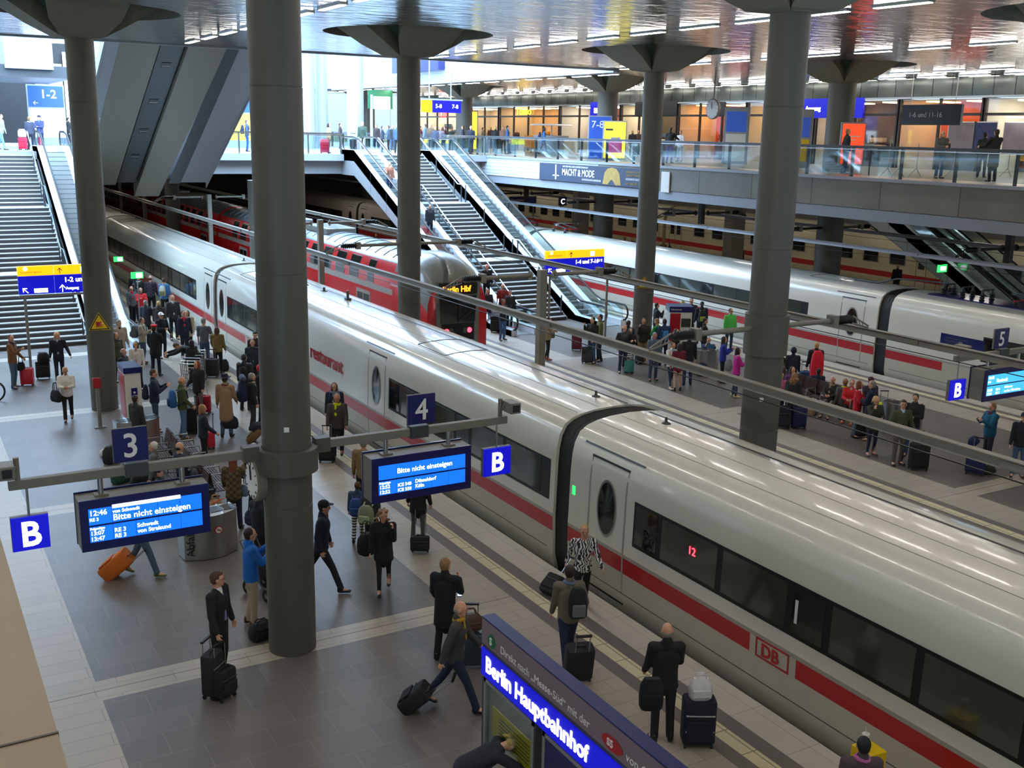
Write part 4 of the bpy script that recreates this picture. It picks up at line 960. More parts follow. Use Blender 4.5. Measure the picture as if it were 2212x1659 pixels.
text('S', .14, M_w, t, (SX - .026, A - .26 + .045, zt[2] + .07), Yn, Z_, ext=.002, bold=.004)
mb = MB(); n = 24; yc = A - .48 - 2.38
mb.add([(SX - .022, yc + .19 * cos(2 * pi * i / n), zt[2] + .12 + .085 * sin(2 * pi * i / n)) for i in range(n)], [tuple(range(n))], M_red); mb.build('emblem', t, True, smooth=False)
text('S5', .12, M_w, t, (SX - .026, yc + .09, zt[2] + .08), Yn, Z_, ext=.002, bold=.003)
gz = zt[4] - .03
for y in (A - .03, 9.55, 9.35, 7.6, 7.4, Bq):
    mb = MB(); mb.box(SX, SX + .14, y - .03, y + .03, 0, gz, M_dgrey); mb.build('upright', t, True, smooth=False)
for y0, y1 in ((9.55, A - .06), (7.6, 9.35), (Bq, 7.4)):
    mb = MB()
    mb.box(SX - .01, SX + .12, y0, y1, gz - .05, gz, M_grey); mb.box(SX - .01, SX + .12, y0, y1, .8, .85, M_grey)
    mb.box(SX - .01, SX + .12, y0, y0 + .05, .8, gz, M_grey); mb.box(SX - .01, SX + .12, y1 - .05, y1, .8, gz, M_grey); mb.build('frame', t, True, smooth=False)
    if y0 > 9.5 or y0 < 7:
        mb = MB(); mb.box(SX + .02, SX + .03, y0 + .05, y1 - .05, .85, gz - .05, M_glass); mb.build('glass_pane', t, True, smooth=False)
        if y0 > 9: 
            mb = MB(); mb.box(SX + .06, SX + .07, y0 + .10, y1 - .1, 1.0, 1.42, M_yel); mb.build('timetable_poster', t, True, smooth=False)
            for k in range(6):
                mb = MB(); mb.box(SX + .055, SX + .06, y0 + .2, y1 - .3, 1.08 + .05 * k, 1.09 + .05 * k, M_dgrey); mb.build('text_line', t, True, smooth=False)
    else:
        mb = MB(); mb.box(SX, SX + .03, y0, y1, .85, gz - .04, M_blue); mb.build('map_panel', t, True, smooth=False); text('S', .3, M_w, t, (SX - .004, y1 - .3, gz - .5), Yn, Z_)
# yellow box with a paper cup
p = G(1878, 1612, 1.02)
t = thing('yellow_box', 'yellow box post at the platform edge with a paper cup on top', 'box', (p.x, p.y, 0), rz=rad(-4))
mb = MB(); mb.box(-.15, .15, -.16, .16, 0, 1.0, M_yel); mb.build('case', t, smooth=False, bevel=.012)
mb = MB(); mb.box(-.152, -.149, -.1, .1, .62, .9, M_blk); mb.build('notice', t, smooth=False); mb = MB(); mb.box(-.1, .1, -.163, -.16, .4, .8, mat('ochre print', C(150, 120, 20), .5)); mb.build('notice', t, smooth=False)
t = thing('paper_cup', 'white paper cup with a straw on the yellow box', 'cup', (p.x - .05, p.y + .03, 1.0))
mb = MB(); mb.lathe([(.033, 0), (.046, .17), (.05, .17), (.05, .185)], M_w, n=20); mb.build('cup', t)
mb = MB(); mb.lathe([(.052, .185), (.05, .2), (.03, .205)], M_white, n=20); mb.build('lid', t); mb = MB(); mb.tube((0, 0, .2), (-.02, .0, .29), .005, M_w, 6); mb.build('straw', t)
mb = MB(); mb.lathe([(.0385, .04), (.0455, .14)], mat('pink print', C(220, 120, 140), .5), n=20, caps=False); mb.build('print', t)

# ================================================================ PLATFORM FURNITURE
def bin_(x, y, rz, label, word=True, s=1.0):
    t = thing('waste_bin', label, 'waste bin', (x, y, 0), rz=rz); n = 16; W, D, Hh = .56 * s, .42, .92
    front = [(-W + 2 * W * i / n, -.12 - .22 * sin(pi * i / n)) for i in range(n + 1)]; poly = front + [(W, D / 2 + .05), (-W, D / 2 + .05)]
    mb = MB(); mb.prism(poly, 'z', .02, Hh, M_steel); mb.build('body', t)
    mb = MB(); mb.prism([(a * .97, b * .97) for a, b in poly], 'z', 0, .05, M_dgrey); mb.build('plinth', t)
    mb = MB(); mb.prism([(a * 1.03, b * 1.03 - .01) for a, b in poly], 'z', Hh, Hh + .02, M_steel); mb.build('rim', t)
    for i in range(4):
        mb = MB(); xa = -W + .04 + i * (2 * W - .04) / 4; mb.box(xa, xa + (2 * W) / 4 - .06, -.16, .18, Hh + .015, Hh + .028, M_blk); mb.build('opening', t, smooth=False)
        mb = MB(); xb = xa + (2 * W) / 4 - .045; mb.box(xb - .012, xb + .012, -.2, .2, Hh + .02, Hh + .07, M_rail); mb.build('divider', t, smooth=False)
    if word:
        text('Abfall', .24, M_blk, t, (-W * .72, -.265, .12), (0, 0, 1), (-1, 0, .0), ext=.004, world=False)
        mb = MB(); mb.lathe([(.085, 0), (.085, -.01)], M_red, (W * .15, -.345, .62), 24, ax='y'); mb.build('sticker', t); mb = MB(); mb.lathe([(.066, -.01), (.066, -.016)], M_w, (W * .15, -.345, .62), 24, ax='y'); mb.build('sticker', t)
        mb = MB(); mb.tube((W * .15 - .05, -.364, .67), (W * .15 + .05, -.364, .57), .008, M_red, 5); mb.tube((W * .15 - .04, -.364, .62), (W * .15 + .04, -.364, .62), .008, M_blk, 5); mb.build('sticker', t)
    return t
bin_(5.05, 20.75, rad(6), 'steel waste bin reading Abfall between the left board and the foreground column')
bin_(5.2, 28.6, rad(5), 'steel waste bin in front of the white help pillar', False)
bin_(25.6, 29.6, rad(-55), 'steel waste bin before the seated person in blue on the middle platform', False)
bin_(25.75, 20.6, rad(-70), 'steel waste bin behind the man in the grey green suit', False)
def pillar(x, y, label, w_=.42, h=2.2, red=True):
    t = thing('help_pillar', label, 'pillar', (x, y, 0))
    mb = MB(); mb.box(-w_ / 2, w_ / 2, -.42, .42, 0, h - .16, M_white); mb.build('case', t, smooth=False, bevel=.01)
    mb = MB(); mb.box(-w_ / 2 - .03, w_ / 2 + .03, -.46, .46, h - .16, h, M_blue); mb.build('roof', t, smooth=False, bevel=.01)
    mb = MB(); mb.box(-w_ / 2 - .012, -w_ / 2, -.36, .36, .75, h - .22, M_red); mb.build('red_panel', t, smooth=False)
    mb = MB(); mb.box(-.06, .1, -.435, -.42, 1.35, 1.62, M_blue); mb.build('call_panel', t, smooth=False, bevel=.004)
    mb = MB(); mb.lathe([(.03, 0), (.03, -.01)], M_w, (.02, -.435, 1.5), 14, ax='y'); mb.build('button', t)
    return t
pillar(5.30, 29.75, 'white help pillar with blue top and red side next to the steel bin')
t = thing('ticket_machine', 'red and white ticket machine with blue top among the waiting crowd', 'ticket machine', (27.2, 33.0, 0), rz=rad(-28))
mb = MB(); mb.box(-.45, .45, -.4, .4, 0, 1.75, M_white); mb.build('case', t, smooth=False, bevel=.02)
mb = MB(); mb.box(-.48, .48, -.43, .43, 1.75, 1.98, M_blue); mb.build('top', t, smooth=False, bevel=.01); text('Fahrkarten', .1, M_w, t, (-.42, -.435, 1.83), X_, Z_, world=False)
mb = MB(); mb.box(-.43, -.02, -.415, -.4, .5, 1.7, M_red); mb.build('red_panel', t, smooth=False)
mb = MB(); mb.box(.02, .4, -.415, -.4, 1.15, 1.5, M_gl2); mb.build('screen', t, smooth=False); mb = MB(); mb.box(.05, .38, -.415, -.4, .7, .9, M_dgrey); mb.build('tray', t, smooth=False)
t = thing('alarm_post', 'grey post with a red fire alarm box left of the help pillar', 'post', (4.72, 31.6, 0))
mb = MB(); mb.box(-.05, .05, -.05, .05, 0, 1.35, M_beam); mb.build('post', t, smooth=False); mb = MB(); mb.box(-.16, .16, -.1, .1, 0, .03, M_beam); mb.build('base_plate', t, smooth=False)
mb = MB(); mb.box(-.13, .09, -.1, -.02, 1.2, 1.5, M_red); mb.build('alarm_box', t, smooth=False, bevel=.015)
def bench(x, y, rz, n, label, double=True):
    t = thing('bench', label, 'bench', (x, y, 0), rz=rz); L = n * .62
    for s in ((1, -1) if double else (1,)):
        for i in range(n):
            xa = -L / 2 + i * .62
            mb = MB()
            for k in range(7): mb.box(xa + .03, xa + .57, s * (.16 + k * .06), s * (.16 + k * .06) + .04 * s, .43, .455, M_wood) if s > 0 else mb.box(xa + .03, xa + .57, s * (.16 + k * .06) + .04 * s, s * (.16 + k * .06), .43, .455, M_wood)
            mb.build('seat', t, smooth=False)
            mb = MB()
            for k in range(7):
                y0 = s * (.10 - k * .012); mb.box(xa + .03, xa + .57, min(y0, y0 - .02 * s), max(y0, y0 - .02 * s), .5 + k * .06, .545 + k * .06, M_wood)
            mb.build('backrest', t, smooth=False)
        for i in range(n + 1):
            xa = -L / 2 + i * .62; mb = MB(); mb.path([(xa, s * .12, .44), (xa, s * .12, .66), (xa, s * .52, .66), (xa, s * .56, .45)], .018, M_steel, 6); mb.build('armrest', t)
    for xa in (-L / 2 + .3, L / 2 - .3):
        mb = MB(); mb.box(xa - .04, xa + .04, -.35, .35, .36, .42, M_dgrey); mb.box(xa - .04, xa + .04, -.05, .05, 0, .4, M_dgrey); mb.box(xa - .06, xa + .06, -.3, .3, 0, .03, M_dgrey); mb.build('stand', t, smooth=False)
    return t
bench(5.75, 25.4, rad(90), 7, 'row of brown slatted seats below the blue number 3 sign')
bench(25.9, 24.4, rad(90), 7, 'row of brown slatted seats on the middle platform')
def cart(x, y, rz, label, hb=1.0):
    t = thing('luggage_cart', label, 'luggage cart', (x, y, 0), rz=rz, group='luggage carts parked beside the train')
    mb = MB(); mb.path([(-.28, 0, .1), (-.28, 0, 1.0), (.28, 0, 1.0), (.28, 0, .1)], .02, M_steel, 8); mb.path([(-.28, 0, .95), (-.28, -.14, 1.03), (.28, -.14, 1.03), (.28, 0, .95)], .02, M_rail, 8); mb.build('handle_frame', t)
    mb = MB()
    for k in range(5): mb.tube((-.24 + .12 * k, 0, .15), (-.2 + .1 * k, .85, .13), .012, M_steel, 6)
    mb.path([(-.28, 0, .15), (-.22, .9, .13), (.22, .9, .13), (.28, 0, .15)], .018, M_steel, 8); mb.build('load_tray', t)
    mb = MB()
    for k in range(5): mb.tube((-.28, 0, .3 + .12 * k), (.28, 0, .3 + .12 * k), .008, M_steel, 5)
    mb.build('grille', t)
    for a, b in ((-.28, 0), (.28, 0), (0, .8)):
        mb = MB(); mb.lathe([(.06, -.02), (.06, .02)], M_black, (a, b, .06), 12, ax='x'); mb.build('wheel', t)
    return t
for k in range(6): cart(8.05 + .16 * k, 34.6 + .42 * k, rad(-35 + 3 * k), 'steel luggage cart nested in the row behind the red capped staff member')

# ================================================================ SHOP LEVEL
WX = 45.7
warm = [((255, 196, 130), 5), ((255, 222, 180), 7), ((255, 176, 104), 5), ((255, 232, 205), 7), ((255, 205, 150), 5)]
M_br = mat('dark shop frame', C(42, 38, 36), .4)
mb = MB(); mb.box(WX, WX + .15, -8, 100, 10.75, CZ, M_dwall); struct(mb, 'wall_shops', smooth=False)
mb = MB(); mb.box(WX - .12, WX + .1, -8, 100, 10.68, 10.78, M_steel); struct(mb, 'trim_30', smooth=False)
random.seed(5)
def shop(y0, y1, k, label, wall, sign=None, depth=3.2, power=60, shelf=True):
    t = thing('shop', label, 'shop', (WX, (y0 + y1) / 2, FZ)); col, pw = warm[k % 5]
    mb = MB(); mb.box(WX + depth, WX + depth + .1, y0, y1, FZ, 10.7, wall); mb.box(WX, WX + depth, y0 - .04, y0 + .04, FZ, 10.7, M_white); mb.box(WX, WX + depth, y1 - .04, y1 + .04, FZ, 10.7, M_white); mb.build('inner_walls', t, True, smooth=False)
    mb = MB(); mb.box(WX, WX + depth, y0, y1, 10.6, 10.65, M_white); mb.build('shop_ceiling', t, True, smooth=False)
    n = max(2, round((y1 - y0) / 2.3))
    mb = MB(); mb.box(WX - .02, WX + .02, y0, y1, FZ, 10.65, M_shopgl); mb.build('glazing', t, True, smooth=False)
    for i in range(n + 1):
        y = y0 + (y1 - y0) * i / n; mb = MB(); mb.box(WX - .07, WX + .07, y - .05, y + .05, FZ, 10.68, M_br); mb.build('mullion', t, True, smooth=False)
    mb = MB(); mb.box(WX - .07, WX + .07, y0, y1, 9.85, 9.98, M_br); mb.build('transom', t, True, smooth=False)
    if shelf:
        for i in range(int((y1 - y0) / 1.4)):
            ya = y0 + .3 + i * 1.4; mb = MB(); h = random.choice((1.0, 1.5, 2.1))
            for q in range(4): mb.box(WX + depth - .5, WX + depth - .05, ya, ya + 1.1, FZ + .1 + h * q / 4, FZ + .14 + h * q / 4, M_wood)
            for q in range(4):
                c = random.choice(((190, 60, 40), (220, 160, 60), (240, 230, 200), (110, 60, 40), (60, 90, 120), (200, 190, 170)))
                mb.box(WX + depth - .45, WX + depth - .1, ya + .1, ya + 1.0, FZ + .16 + h * q / 4, FZ + .12 + h * (q + .75) / 4, mat('goods %d' % c[0], C(*c), .6, noise=.3, scale=8))
            mb.build('shelf', t, True, smooth=False)
        mb = MB(); mb.box(WX + .7, WX + 1.2, y0 + .6, y0 + .6 + (y1 - y0) * .45, FZ, FZ + 1.05, M_wood); mb.build('counter', t, True, smooth=False)
    for i in range(n):
        y = y0 + (y1 - y0) * (i + .5) / n; mb = MB(); mb.box(WX + .8, WX + 2.6, y - .35, y + .35, 10.55, 10.6, mat('shop lamp %d' % (k % 5), (1, 1, 1, 1), .4, emit=pw * 2.2, ecol=C(*col))); mb.build('shop_lamp', t, True, smooth=False)
    return t
M_wallA = mat('warm plaster', C(224, 196, 160), .7, noise=.15, scale=1.5); M_wallB = mat('white shop wall', C(236, 230, 220), .7); M_wallC = tilemat('shop brick wall', C(170, 84, 60), C(150, 70, 50), C(200, 170, 150), .25, .08, .01, .8, .5, axes='yz')
M_wallD = mat('orange shop wall', C(206, 96, 40), .6, noise=.2); M_wallE = mat('dark shop wall', C(80, 70, 62), .6, noise=.2)
SH = [(28, 33.6, 3, 'exhibition room with grey photo panels and lime benches at the far right', M_wallB), (33.8, 38.6, 0, 'orange walled passage with dark overhead displays', M_wallD), (38.8, 44.4, 4, 'dim hall with a cream doorway behind the wide column', M_wallE), (44.6, 50.0, 0, 'lit kiosk behind the grey timetable stand', M_wallA),
      (50.2, 56.6, 2, 'orange glowing snack shop left of the clock column', M_wallD), (56.8, 63.0, 1, 'bakery shop with a black fascia and pink letters', M_wallE), (63.2, 71.0, 3, 'bright chocolate shop under a blue square sign', M_wallC), (71.2, 80.5, 0, 'coffee shop with warm counters under yellow script letters', M_wallA),
      (80.8, 88.0, 4, 'shop with cream shelves behind the direction board', M_wallB), (88.2, 99.0, 1, 'brightly lit shop under red letters at the far end', M_wallB)]
for y0, y1, k, lb, wl in SH: shop(y0, y1, k, lb, wl)
def shopsign(y, z, w_, h, s, size, m, tm, label, x=WX - .15, th=.1, bold=.01):
    t = thing('shop_sign', label, 'sign', (x, y, z))
    if m: 
        mb = MB(); mb.box(x, x + th, y - w_ / 2, y + w_ / 2, z, z + h, m); mb.build('panel', t, True, smooth=False)
    text(s, size, tm, t, (x - .01, y, z + h / 2 - size * .35), Yn, Z_, ext=.01, align='CENTER', bold=bold); return t
M_yE = mat('yellow neon', C(255, 220, 40), .4, emit=3, ecol=C(255, 210, 30)); M_rE = mat('red neon', C(255, 40, 40), .4, emit=4, ecol=C(255, 30, 40))
shopsign(76.4, 10.0, 0, .7, 'Tchibo', .85, None, M_yE, 'yellow neon script above the coffee shop')
shopsign(65.6, 9.9, 2.4, 1.0, 'arko', .75, M_blueE, M_wE, 'square blue sign with white letters above the chocolate shop')
shopsign(59.0, 9.95, 4.6, .9, 'Kamps', .62, M_blk, M_rE, 'black fascia with glowing pink letters of the bakery')
shopsign(91.0, 9.85, 0, .7, 'Our', .9, None, M_rE, 'red glowing letters at the far left shop')
shopsign(44.6, 9.75, 7.2, 1.05, 'Ausgang', .34, M_blueE, M_wE, 'long blue overhead sign with arrow right of the clock')
shopsign(52.6, 9.9, 1.2, .85, 'K', .5, M_blk, M_wE, 'small black sign beside the station clock')
clock(40.0, 46.6, 10.1, .52, 'round white station clock above the gallery')
mb = MB(); mb.tube((40.0, 46.6, 10.6), (40.0, 46.6, CZ), .04, M_beam); tag(mb.build('clock_hanger'), 'rod holding the station clock', 'hanger')
def lightbox(x, y, z, w_, h, m, label, rz=0, parts=()):
    t = thing('light_box', label, 'sign', (x, y, z), rz=rz)
    mb = MB(); mb.box(-w_ / 2 - .06, w_ / 2 + .06, -.08, .08, 0, h + .06, M_lgrey); mb.build('frame', t, smooth=False, bevel=.01)
    mb = MB(); mb.box(-w_ / 2, w_ / 2, -.095, -.08, .06, h, m); mb.build('poster', t, smooth=False)
    for a, b, c, d, mm in parts: 
        q = MB(); q.box(a, b, -.105, -.095, c, d, mm); q.build('picture', t, smooth=False)
    return t
M_pyE = mat('lit yellow poster', C(250, 230, 60), .4, emit=1.1, ecol=C(250, 228, 60)); M_pw = mat('lit white poster', C(240, 245, 250), .4, emit=1.6, ecol=C(235, 242, 250)); M_pr = mat('lit orange poster', C(235, 80, 40), .4, emit=.9, ecol=C(235, 70, 35))
M_mag = mat('magenta print', C(190, 70, 130), .5, emit=.3, ecol=C(190, 60, 120)); M_bp = mat('blue sign plate', C(44, 82, 170), .4, emit=.35, ecol=C(40, 80, 175)); M_pic = mat('photo print', C(96, 88, 92), .5, noise=.6, scale=2, emit=.25, ecol=C(110, 100, 105))
a45 = rad(-30)
p = PY(1328, 285, 47.6)
lightbox(p.x, 47.6, FZ + .1, 1.15, 1.95, M_pyE, 'yellow lit poster with a violet jacket right of the 7-8 sign', a45, [(-.35, .4, .35, 1.0, M_mag), (-.2, .3, 1.0, 1.15, M_lgrey), (-.5, -.1, 1.5, 1.6, M_dgrey)])
p = PY(1012, 270, 70); lightbox(p.x, 70, FZ + .1, 1.25, 2.7, M_pyE, 'tall yellow lit poster with a violet jacket at the coffee shop', a45, [(-.4, .4, .5, 1.3, M_mag), (-.2, .3, 1.3, 1.5, M_lgrey)])
p = PY(1296, 270, 50.5); t = lightbox(p.x, 50.5, FZ + .0, 1.2, 2.35, M_bp, 'blue sign 7-8 with arrow on the wide gallery column', a45); text('7-8', .55, M_w, t, (-.5, -.10, 1.75), X_, Z_, world=False); text('→', .4, M_w, t, (.1, -.1, .5), X_, Z_, world=False)
p = PY(1835, 285, 33.2); lightbox(p.x, 33.0, FZ + .3, .95, 1.75, M_pr, 'orange red lit poster beside the wide column', a45, [(-.3, .3, 1.2, 1.25, M_w), (-.3, .1, 1.05, 1.1, M_w)])
p = PX(1590, 290, 37.5); lightbox(37.5, p.y, FZ + .05, 1.15, 2.75, M_lgrey, 'grey free standing timetable case behind the railing', rad(-50), [(-.5, .5, .15, 1.5, M_white), (-.5, .5, 1.6, 2.6, M_bp)])
p = PX(1732, 270, 37.0); lightbox(37.0, p.y, FZ + .05, .9, 2.6, M_lgrey, 'glass case with blue and yellow posters at the nearest column', rad(-50), [(-.4, .4, 1.4, 2.3, M_bp), (-.4, .4, .3, 1.3, M_yel)])
for y, w_, m, lb in ((34.6, 1.5, M_pic, 'framed dark fashion photo in the exhibition'), (33.3, 1.2, mat('dark blue print', C(40, 48, 92), .5, noise=.8, scale=5), 'dark blue starry poster in the exhibition'), (31.2, 2.2, M_pic, 'large sepia photo panel behind the man with glasses'), (28.6, 2.6, M_pw, 'large white panel reading 2017 behind the dark coated person'), (26.4, 1.6, M_pic, 'reddish photo panel at the right edge')):
    t = thing('poster_panel', lb, 'poster', (WX - .25, y, FZ + .9)); mb = MB(); mb.box(WX - .3, WX - .22, y - w_ / 2 - .04, y + w_ / 2 + .04, FZ + .85, FZ + 2.35, M_white); mb.build('board', t, True, smooth=False)
    mb = MB(); mb.box(WX - .31, WX - .3, y - w_ / 2, y + w_ / 2, FZ + .9, FZ + 2.3, m); mb.build('print', t, True, smooth=False)
    if w_ > 2.3: text('EXHIBITION 2017', .2, M_lgrey, t, (WX - .32, y + 1.2, FZ + 1.95), Yn, Z_); 
    if w_ > 2:
        mb = MB(); mb.box(WX - .7, WX - .64, y - .8, y + .8, FZ + 2.5, FZ + 2.55, mat('panel lamp', (1, 1, 1, 1), .4, emit=25)); mb.build('panel_lamp', t, True, smooth=False)
mb = MB(); mb.box(WX - .9, WX - .4, 24.5, 30.5, FZ, FZ + .5, mat('lime bench', C(196, 220, 40), .5)); tag(mb.build('lime_bench', smooth=False, bevel=.04), 'lime green bench below the white exhibition panel', 'bench')
t = thing('overhead_display', 'dark overhead display reading 1-6 und 11-16 mirrored in glass', 'sign', (40, 30, 9.2)); p = PX(2010, 248, 41.0)
mb = MB(); mb.box(41, 41.15, p.y - 1.6, p.y + 1.6, p.z - .45, p.z + .45, M_blk); mb.build('panel', t, True, smooth=False); text('1-6 und 11-16', .32, M_w, t, (40.99, p.y + 1.2, p.z - .1), Yn, Z_)
for dy in (-1.2, 1.2): 
    mb = MB(); mb.tube((41.07, p.y + dy, p.z + .45), (41.07, p.y + dy, CZ), .02, M_steel, 6); mb.build('hanger', t, True)
# hanging direction board over the stairs head, timetable boards on the bridge
t = thing('hanging_sign', 'orange and blue hanging sign 5-8 and 7-8 over the right stairs', 'sign', (27, 60, 9.5)); pa, pb = PY(911, 216, 62), PY(996, 214, 62); pz = PY(950, 243, 62)
mb = MB(); mb.box(pa.x, pa.x + (pb.x - pa.x) * .26, 62, 62.15, pz.z, pa.z, M_orgE); mb.build('orange_panel', t, True, smooth=False); mb = MB(); mb.box(pa.x + (pb.x - pa.x) * .28, pb.x, 62, 62.15, pz.z, pa.z, M_blueE); mb.build('blue_panel', t, True, smooth=False)
text('5-8', .34, M_wE, t, (pa.x + .95, 61.99, pa.z - .45), X_, Z_); text('7-8', .34, M_wE, t, (pb.x - .65, 61.99, pa.z - .45), X_, Z_); mb = MB(); mb.box(pa.x, pb.x + .1, 61.95, 62.2, pa.z + .02, pa.z + .1, M_lgrey)
for q in (.2, .75): mb.tube((pa.x + (pb.x - pa.x) * q, 62.07, pa.z), (pa.x + (pb.x - pa.x) * q, 62.07, 14.5), .04, M_lgrey, 8)
mb.build('hanger', t, True, smooth=False)
t = thing('map_sign', 'lit white city map sign on a pale post above the bridge', 'sign', (28, 64, FZ)); pa, pb = PY(808, 208, 64), PY(843, 236, 64)
mb = MB(); mb.box(pa.x, pb.x, 64, 64.1, pb.z, pa.z, M_pw); mb.build('panel', t, True, smooth=False); mb = MB(); mb.tube((pa.x - .15, 64.05, FZ), (pa.x - .15, 64.05, pa.z + .1), .08, M_lgrey); mb.build('post', t, True); mb = MB(); mb.box(pa.x + .3, pb.x - .3, 63.99, 64, pb.z + .3, pa.z - .3, M_icegrey); mb.build('map', t, True, smooth=False)
t = thing('timetable_board', 'large green timetable board behind the map sign', 'board', (33, 74, 9)); pa, pb = PY(795, 194, 74), PY(848, 236, 74)
mb = MB(); mb.box(pa.x, pb.x, 74, 74.1, pb.z, pa.z, mat('green board', C(40, 110, 70), .5, noise=.2)); mb.build('panel', t, True, smooth=False)
for x in (pa.x + .2, pb.x - .2):
    mb = MB(); mb.tube((x, 74.05, FZ), (x, 74.05, pa.z), .05, M_lgrey, 8); mb.build('post', t, True)
t = thing('overhead_advert', 'dark blue advert box with white script high on the white wall', 'sign', (31.6, 58, 12.5)); p0, p1 = PX(905, 140, 31.7), PX(953, 122, 31.7)
mb = MB(); mb.box(31.5, 31.95, p1.y, p0.y + 4, 12.45, 14.2, M_blue); mb.build('box', t, True, smooth=False); text('no +', 1.0, M_w, t, (31.48, p0.y + 1.6, 12.9), Yn, Z_)
for px_, s, lb in ((107, '1-2', 'pale blue sign 1-2 with arrow above the left stairs'), (523, '8', 'pale blue sign 7-8 cut by the foreground column')):
    p = PY(px_, 312, 73.0); t = thing('level_sign', lb, 'sign', (p.x, 73, FZ)); w_ = 1.0
    mb = MB(); mb.box(p.x - w_ - .08, p.x + w_ + .08, 73.02, 73.14, FZ, FZ + 3.68, M_lgrey); mb.build('frame', t, True, smooth=False)
    mb = MB(); mb.box(p.x - w_, p.x + w_, 73, 73.02, FZ + 2.35, FZ + 3.6, M_bp); mb.build('blue_panel', t, True, smooth=False)
    mb = MB(); mb.box(p.x - w_, p.x + w_, 73, 73.02, FZ + .5, FZ + 2.25, M_pw if s[0] == '1' else M_pyE); mb.build('lit_panel', t, True, smooth=False)
    text(s, .72, M_w, t, (p.x + (.15 if s[0] == '1' else 0), 72.99, FZ + 2.88), X_, Z_, align='CENTER', bold=.01); text('←' if s[0] == '1' else '→', .4, M_w, t, (p.x - .8, 72.99, FZ + 2.45), X_, Z_)
# exhibition banner on the concrete parapet
pa, pb = PX(1167, 370, 31.98), PX(1446, 392, 31.98)
t = thing('banner', 'dark blue banner MACHT & MODE with a sword and golden doublet on the parapet', 'banner', (31.95, 46, 6.1)); M_ban = mat('dark slate banner', C(52, 62, 84), .6, noise=.05)
mb = MB(); mb.box(31.93, 31.99, pb.y + .9, pa.y, 6.08, 7.0, M_ban); mb.build('cloth', t, True, smooth=False); ya = pa.y
text('MACHT & MODE', .50, M_w, t, (31.92, ya - 2.35, 6.42), Yn, Z_, bold=.008, sx=.82); text('AUF DEM WEG ZUR KURFÜRSTENMACHT', .13, M_w, t, (31.92, ya - 2.4, 6.84), Yn, Z_); text('KURFÜRSTLICHE GARDEROBE', .13, M_w, t, (31.92, ya - 4.3, 6.22), Yn, Z_)
mb = MB(); mb.box(31.915, 31.925, ya - 1.78, ya - 1.66, 6.16, 6.95, M_w); mb.box(31.915, 31.925, ya - 2.05, ya - 1.4, 6.34, 6.40, M_w); mb.build('sword_print', t, True, smooth=False)
M_gold = mat('golden print', C(170, 140, 70), .5, noise=.3, scale=5); mb = MB(); mb.add([(31.92, ya - a, b) for a, b in ((6.2, 6.14), (6.35, 6.7), (6.6, 6.92), (7.0, 6.98), (7.4, 6.92), (7.65, 6.7), (7.8, 6.14), (7.35, 6.12), (7.0, 6.4), (6.65, 6.12))], [tuple(range(10))], M_gold); mb.build('doublet_print', t, True, smooth=False)
for z, s in ((6.76, 'ZWEI NEUE DAUERAUSSTELLUNGEN'), (6.6, 'DER RÜSTKAMMER IM RENAISSANCEFLÜGEL'), (6.42, 'RESIDENZSCHLOSS DRESDEN'), (6.2, 'AB 9. APRIL 2017')): text(s, .14, M_w if 'RES' in s else M_gold, t, (31.92, ya - 8.2, z), Yn, Z_)
mb = MB(); mb.box(31.92, 31.97, pb.y - .05, pb.y + .55, 6.0, 6.95, M_white); tag(mb.build('white_panel', smooth=False), 'narrow white notice panel right of the dark banner', 'sign')
# platform section sign C and name board behind, brown tilted walls at the upper left
p = PX(1216, 435, 39.0); plate('section_sign', p.x - .3, p.x + .3, p.z - .28, p.z + .28, p.y, 'dark blue letter C sign in front of the beige coaches', 'C', .5, M_blue, M_wE, thick=.08)
p = PX(1130, 432, 39.0); t = thing('name_board', 'dark station name board behind the right escalators', 'sign', p); mb = MB(); mb.box(p.x - 1.1, p.x + 1.1, p.y, p.y + .1, p.z - .25, p.z + .25, M_blue); mb.build('panel', t, True, smooth=False); text('Hauptbahnhof', .24, M_w, t, (p.x - 1.0, p.y - .01, p.z - .08), X_, Z_)
for x in (p.x - .9, p.x + .9):
    mb = MB(); mb.tube((x, p.y + .05, 0), (x, p.y + .05, p.z - .2), .05, M_beam, 8); mb.build('post', t, True)
M_bw = mat('brown wall panel', C(92, 74, 70), .6, noise=.1, scale=.6)
for i, (x0, x1, m) in enumerate(((-14, 2.6, mat('reddish brown wall panel', C(104, 62, 54), .6)), (2.9, 4.4, M_bw), (5.1, 6.3, M_bw))):
    mb = MB(); z1 = 14; mb.add([(x0, 82, FZ), (x1, 82, FZ), (x1 + 1.4, 82, z1), (x0 + 1.4, 82, z1), (x0, 82.3, FZ), (x1, 82.3, FZ), (x1 + 1.4, 82.3, z1), (x0 + 1.4, 82.3, z1)], [(0, 1, 2, 3), (5, 4, 7, 6), (1, 5, 6, 2), (4, 0, 3, 7)], m); struct(mb, 'wall_brown_%s' % ('left', 'middle', 'right')[i], smooth=False)
mb = MB(); mb.box(-21, 13, 82.4, 82.6, FZ, 14, M_blk); struct(mb, 'wall_dark_left', smooth=False)
t = thing('upper_bridge', 'dark grey underside of an upper walkway at the upper left corner', 'bridge', (0, 66, 10.6))
mb = MB(); mb.box(-20.9, 9.2, 62, 72, 10.9, 11.5, M_dgrey); mb.build('deck', t, True, smooth=False); mb = MB(); mb.box(5.9, 8.2, 61.6, 64, 11.3, 15, M_lgrey); mb.build('pale_box', t, True, smooth=False); mb = MB(); mb.box(1.2, 5.6, 61.9, 62.2, 11.5, 15, M_dgrey); mb.build('panel', t, True, smooth=False)
t = thing('wall_poster', 'tall colourful poster with a red disc on the dark wall above sign 1-2', 'poster', (9.5, 81.5, 9)); p = PY(107, 195, 81.8)
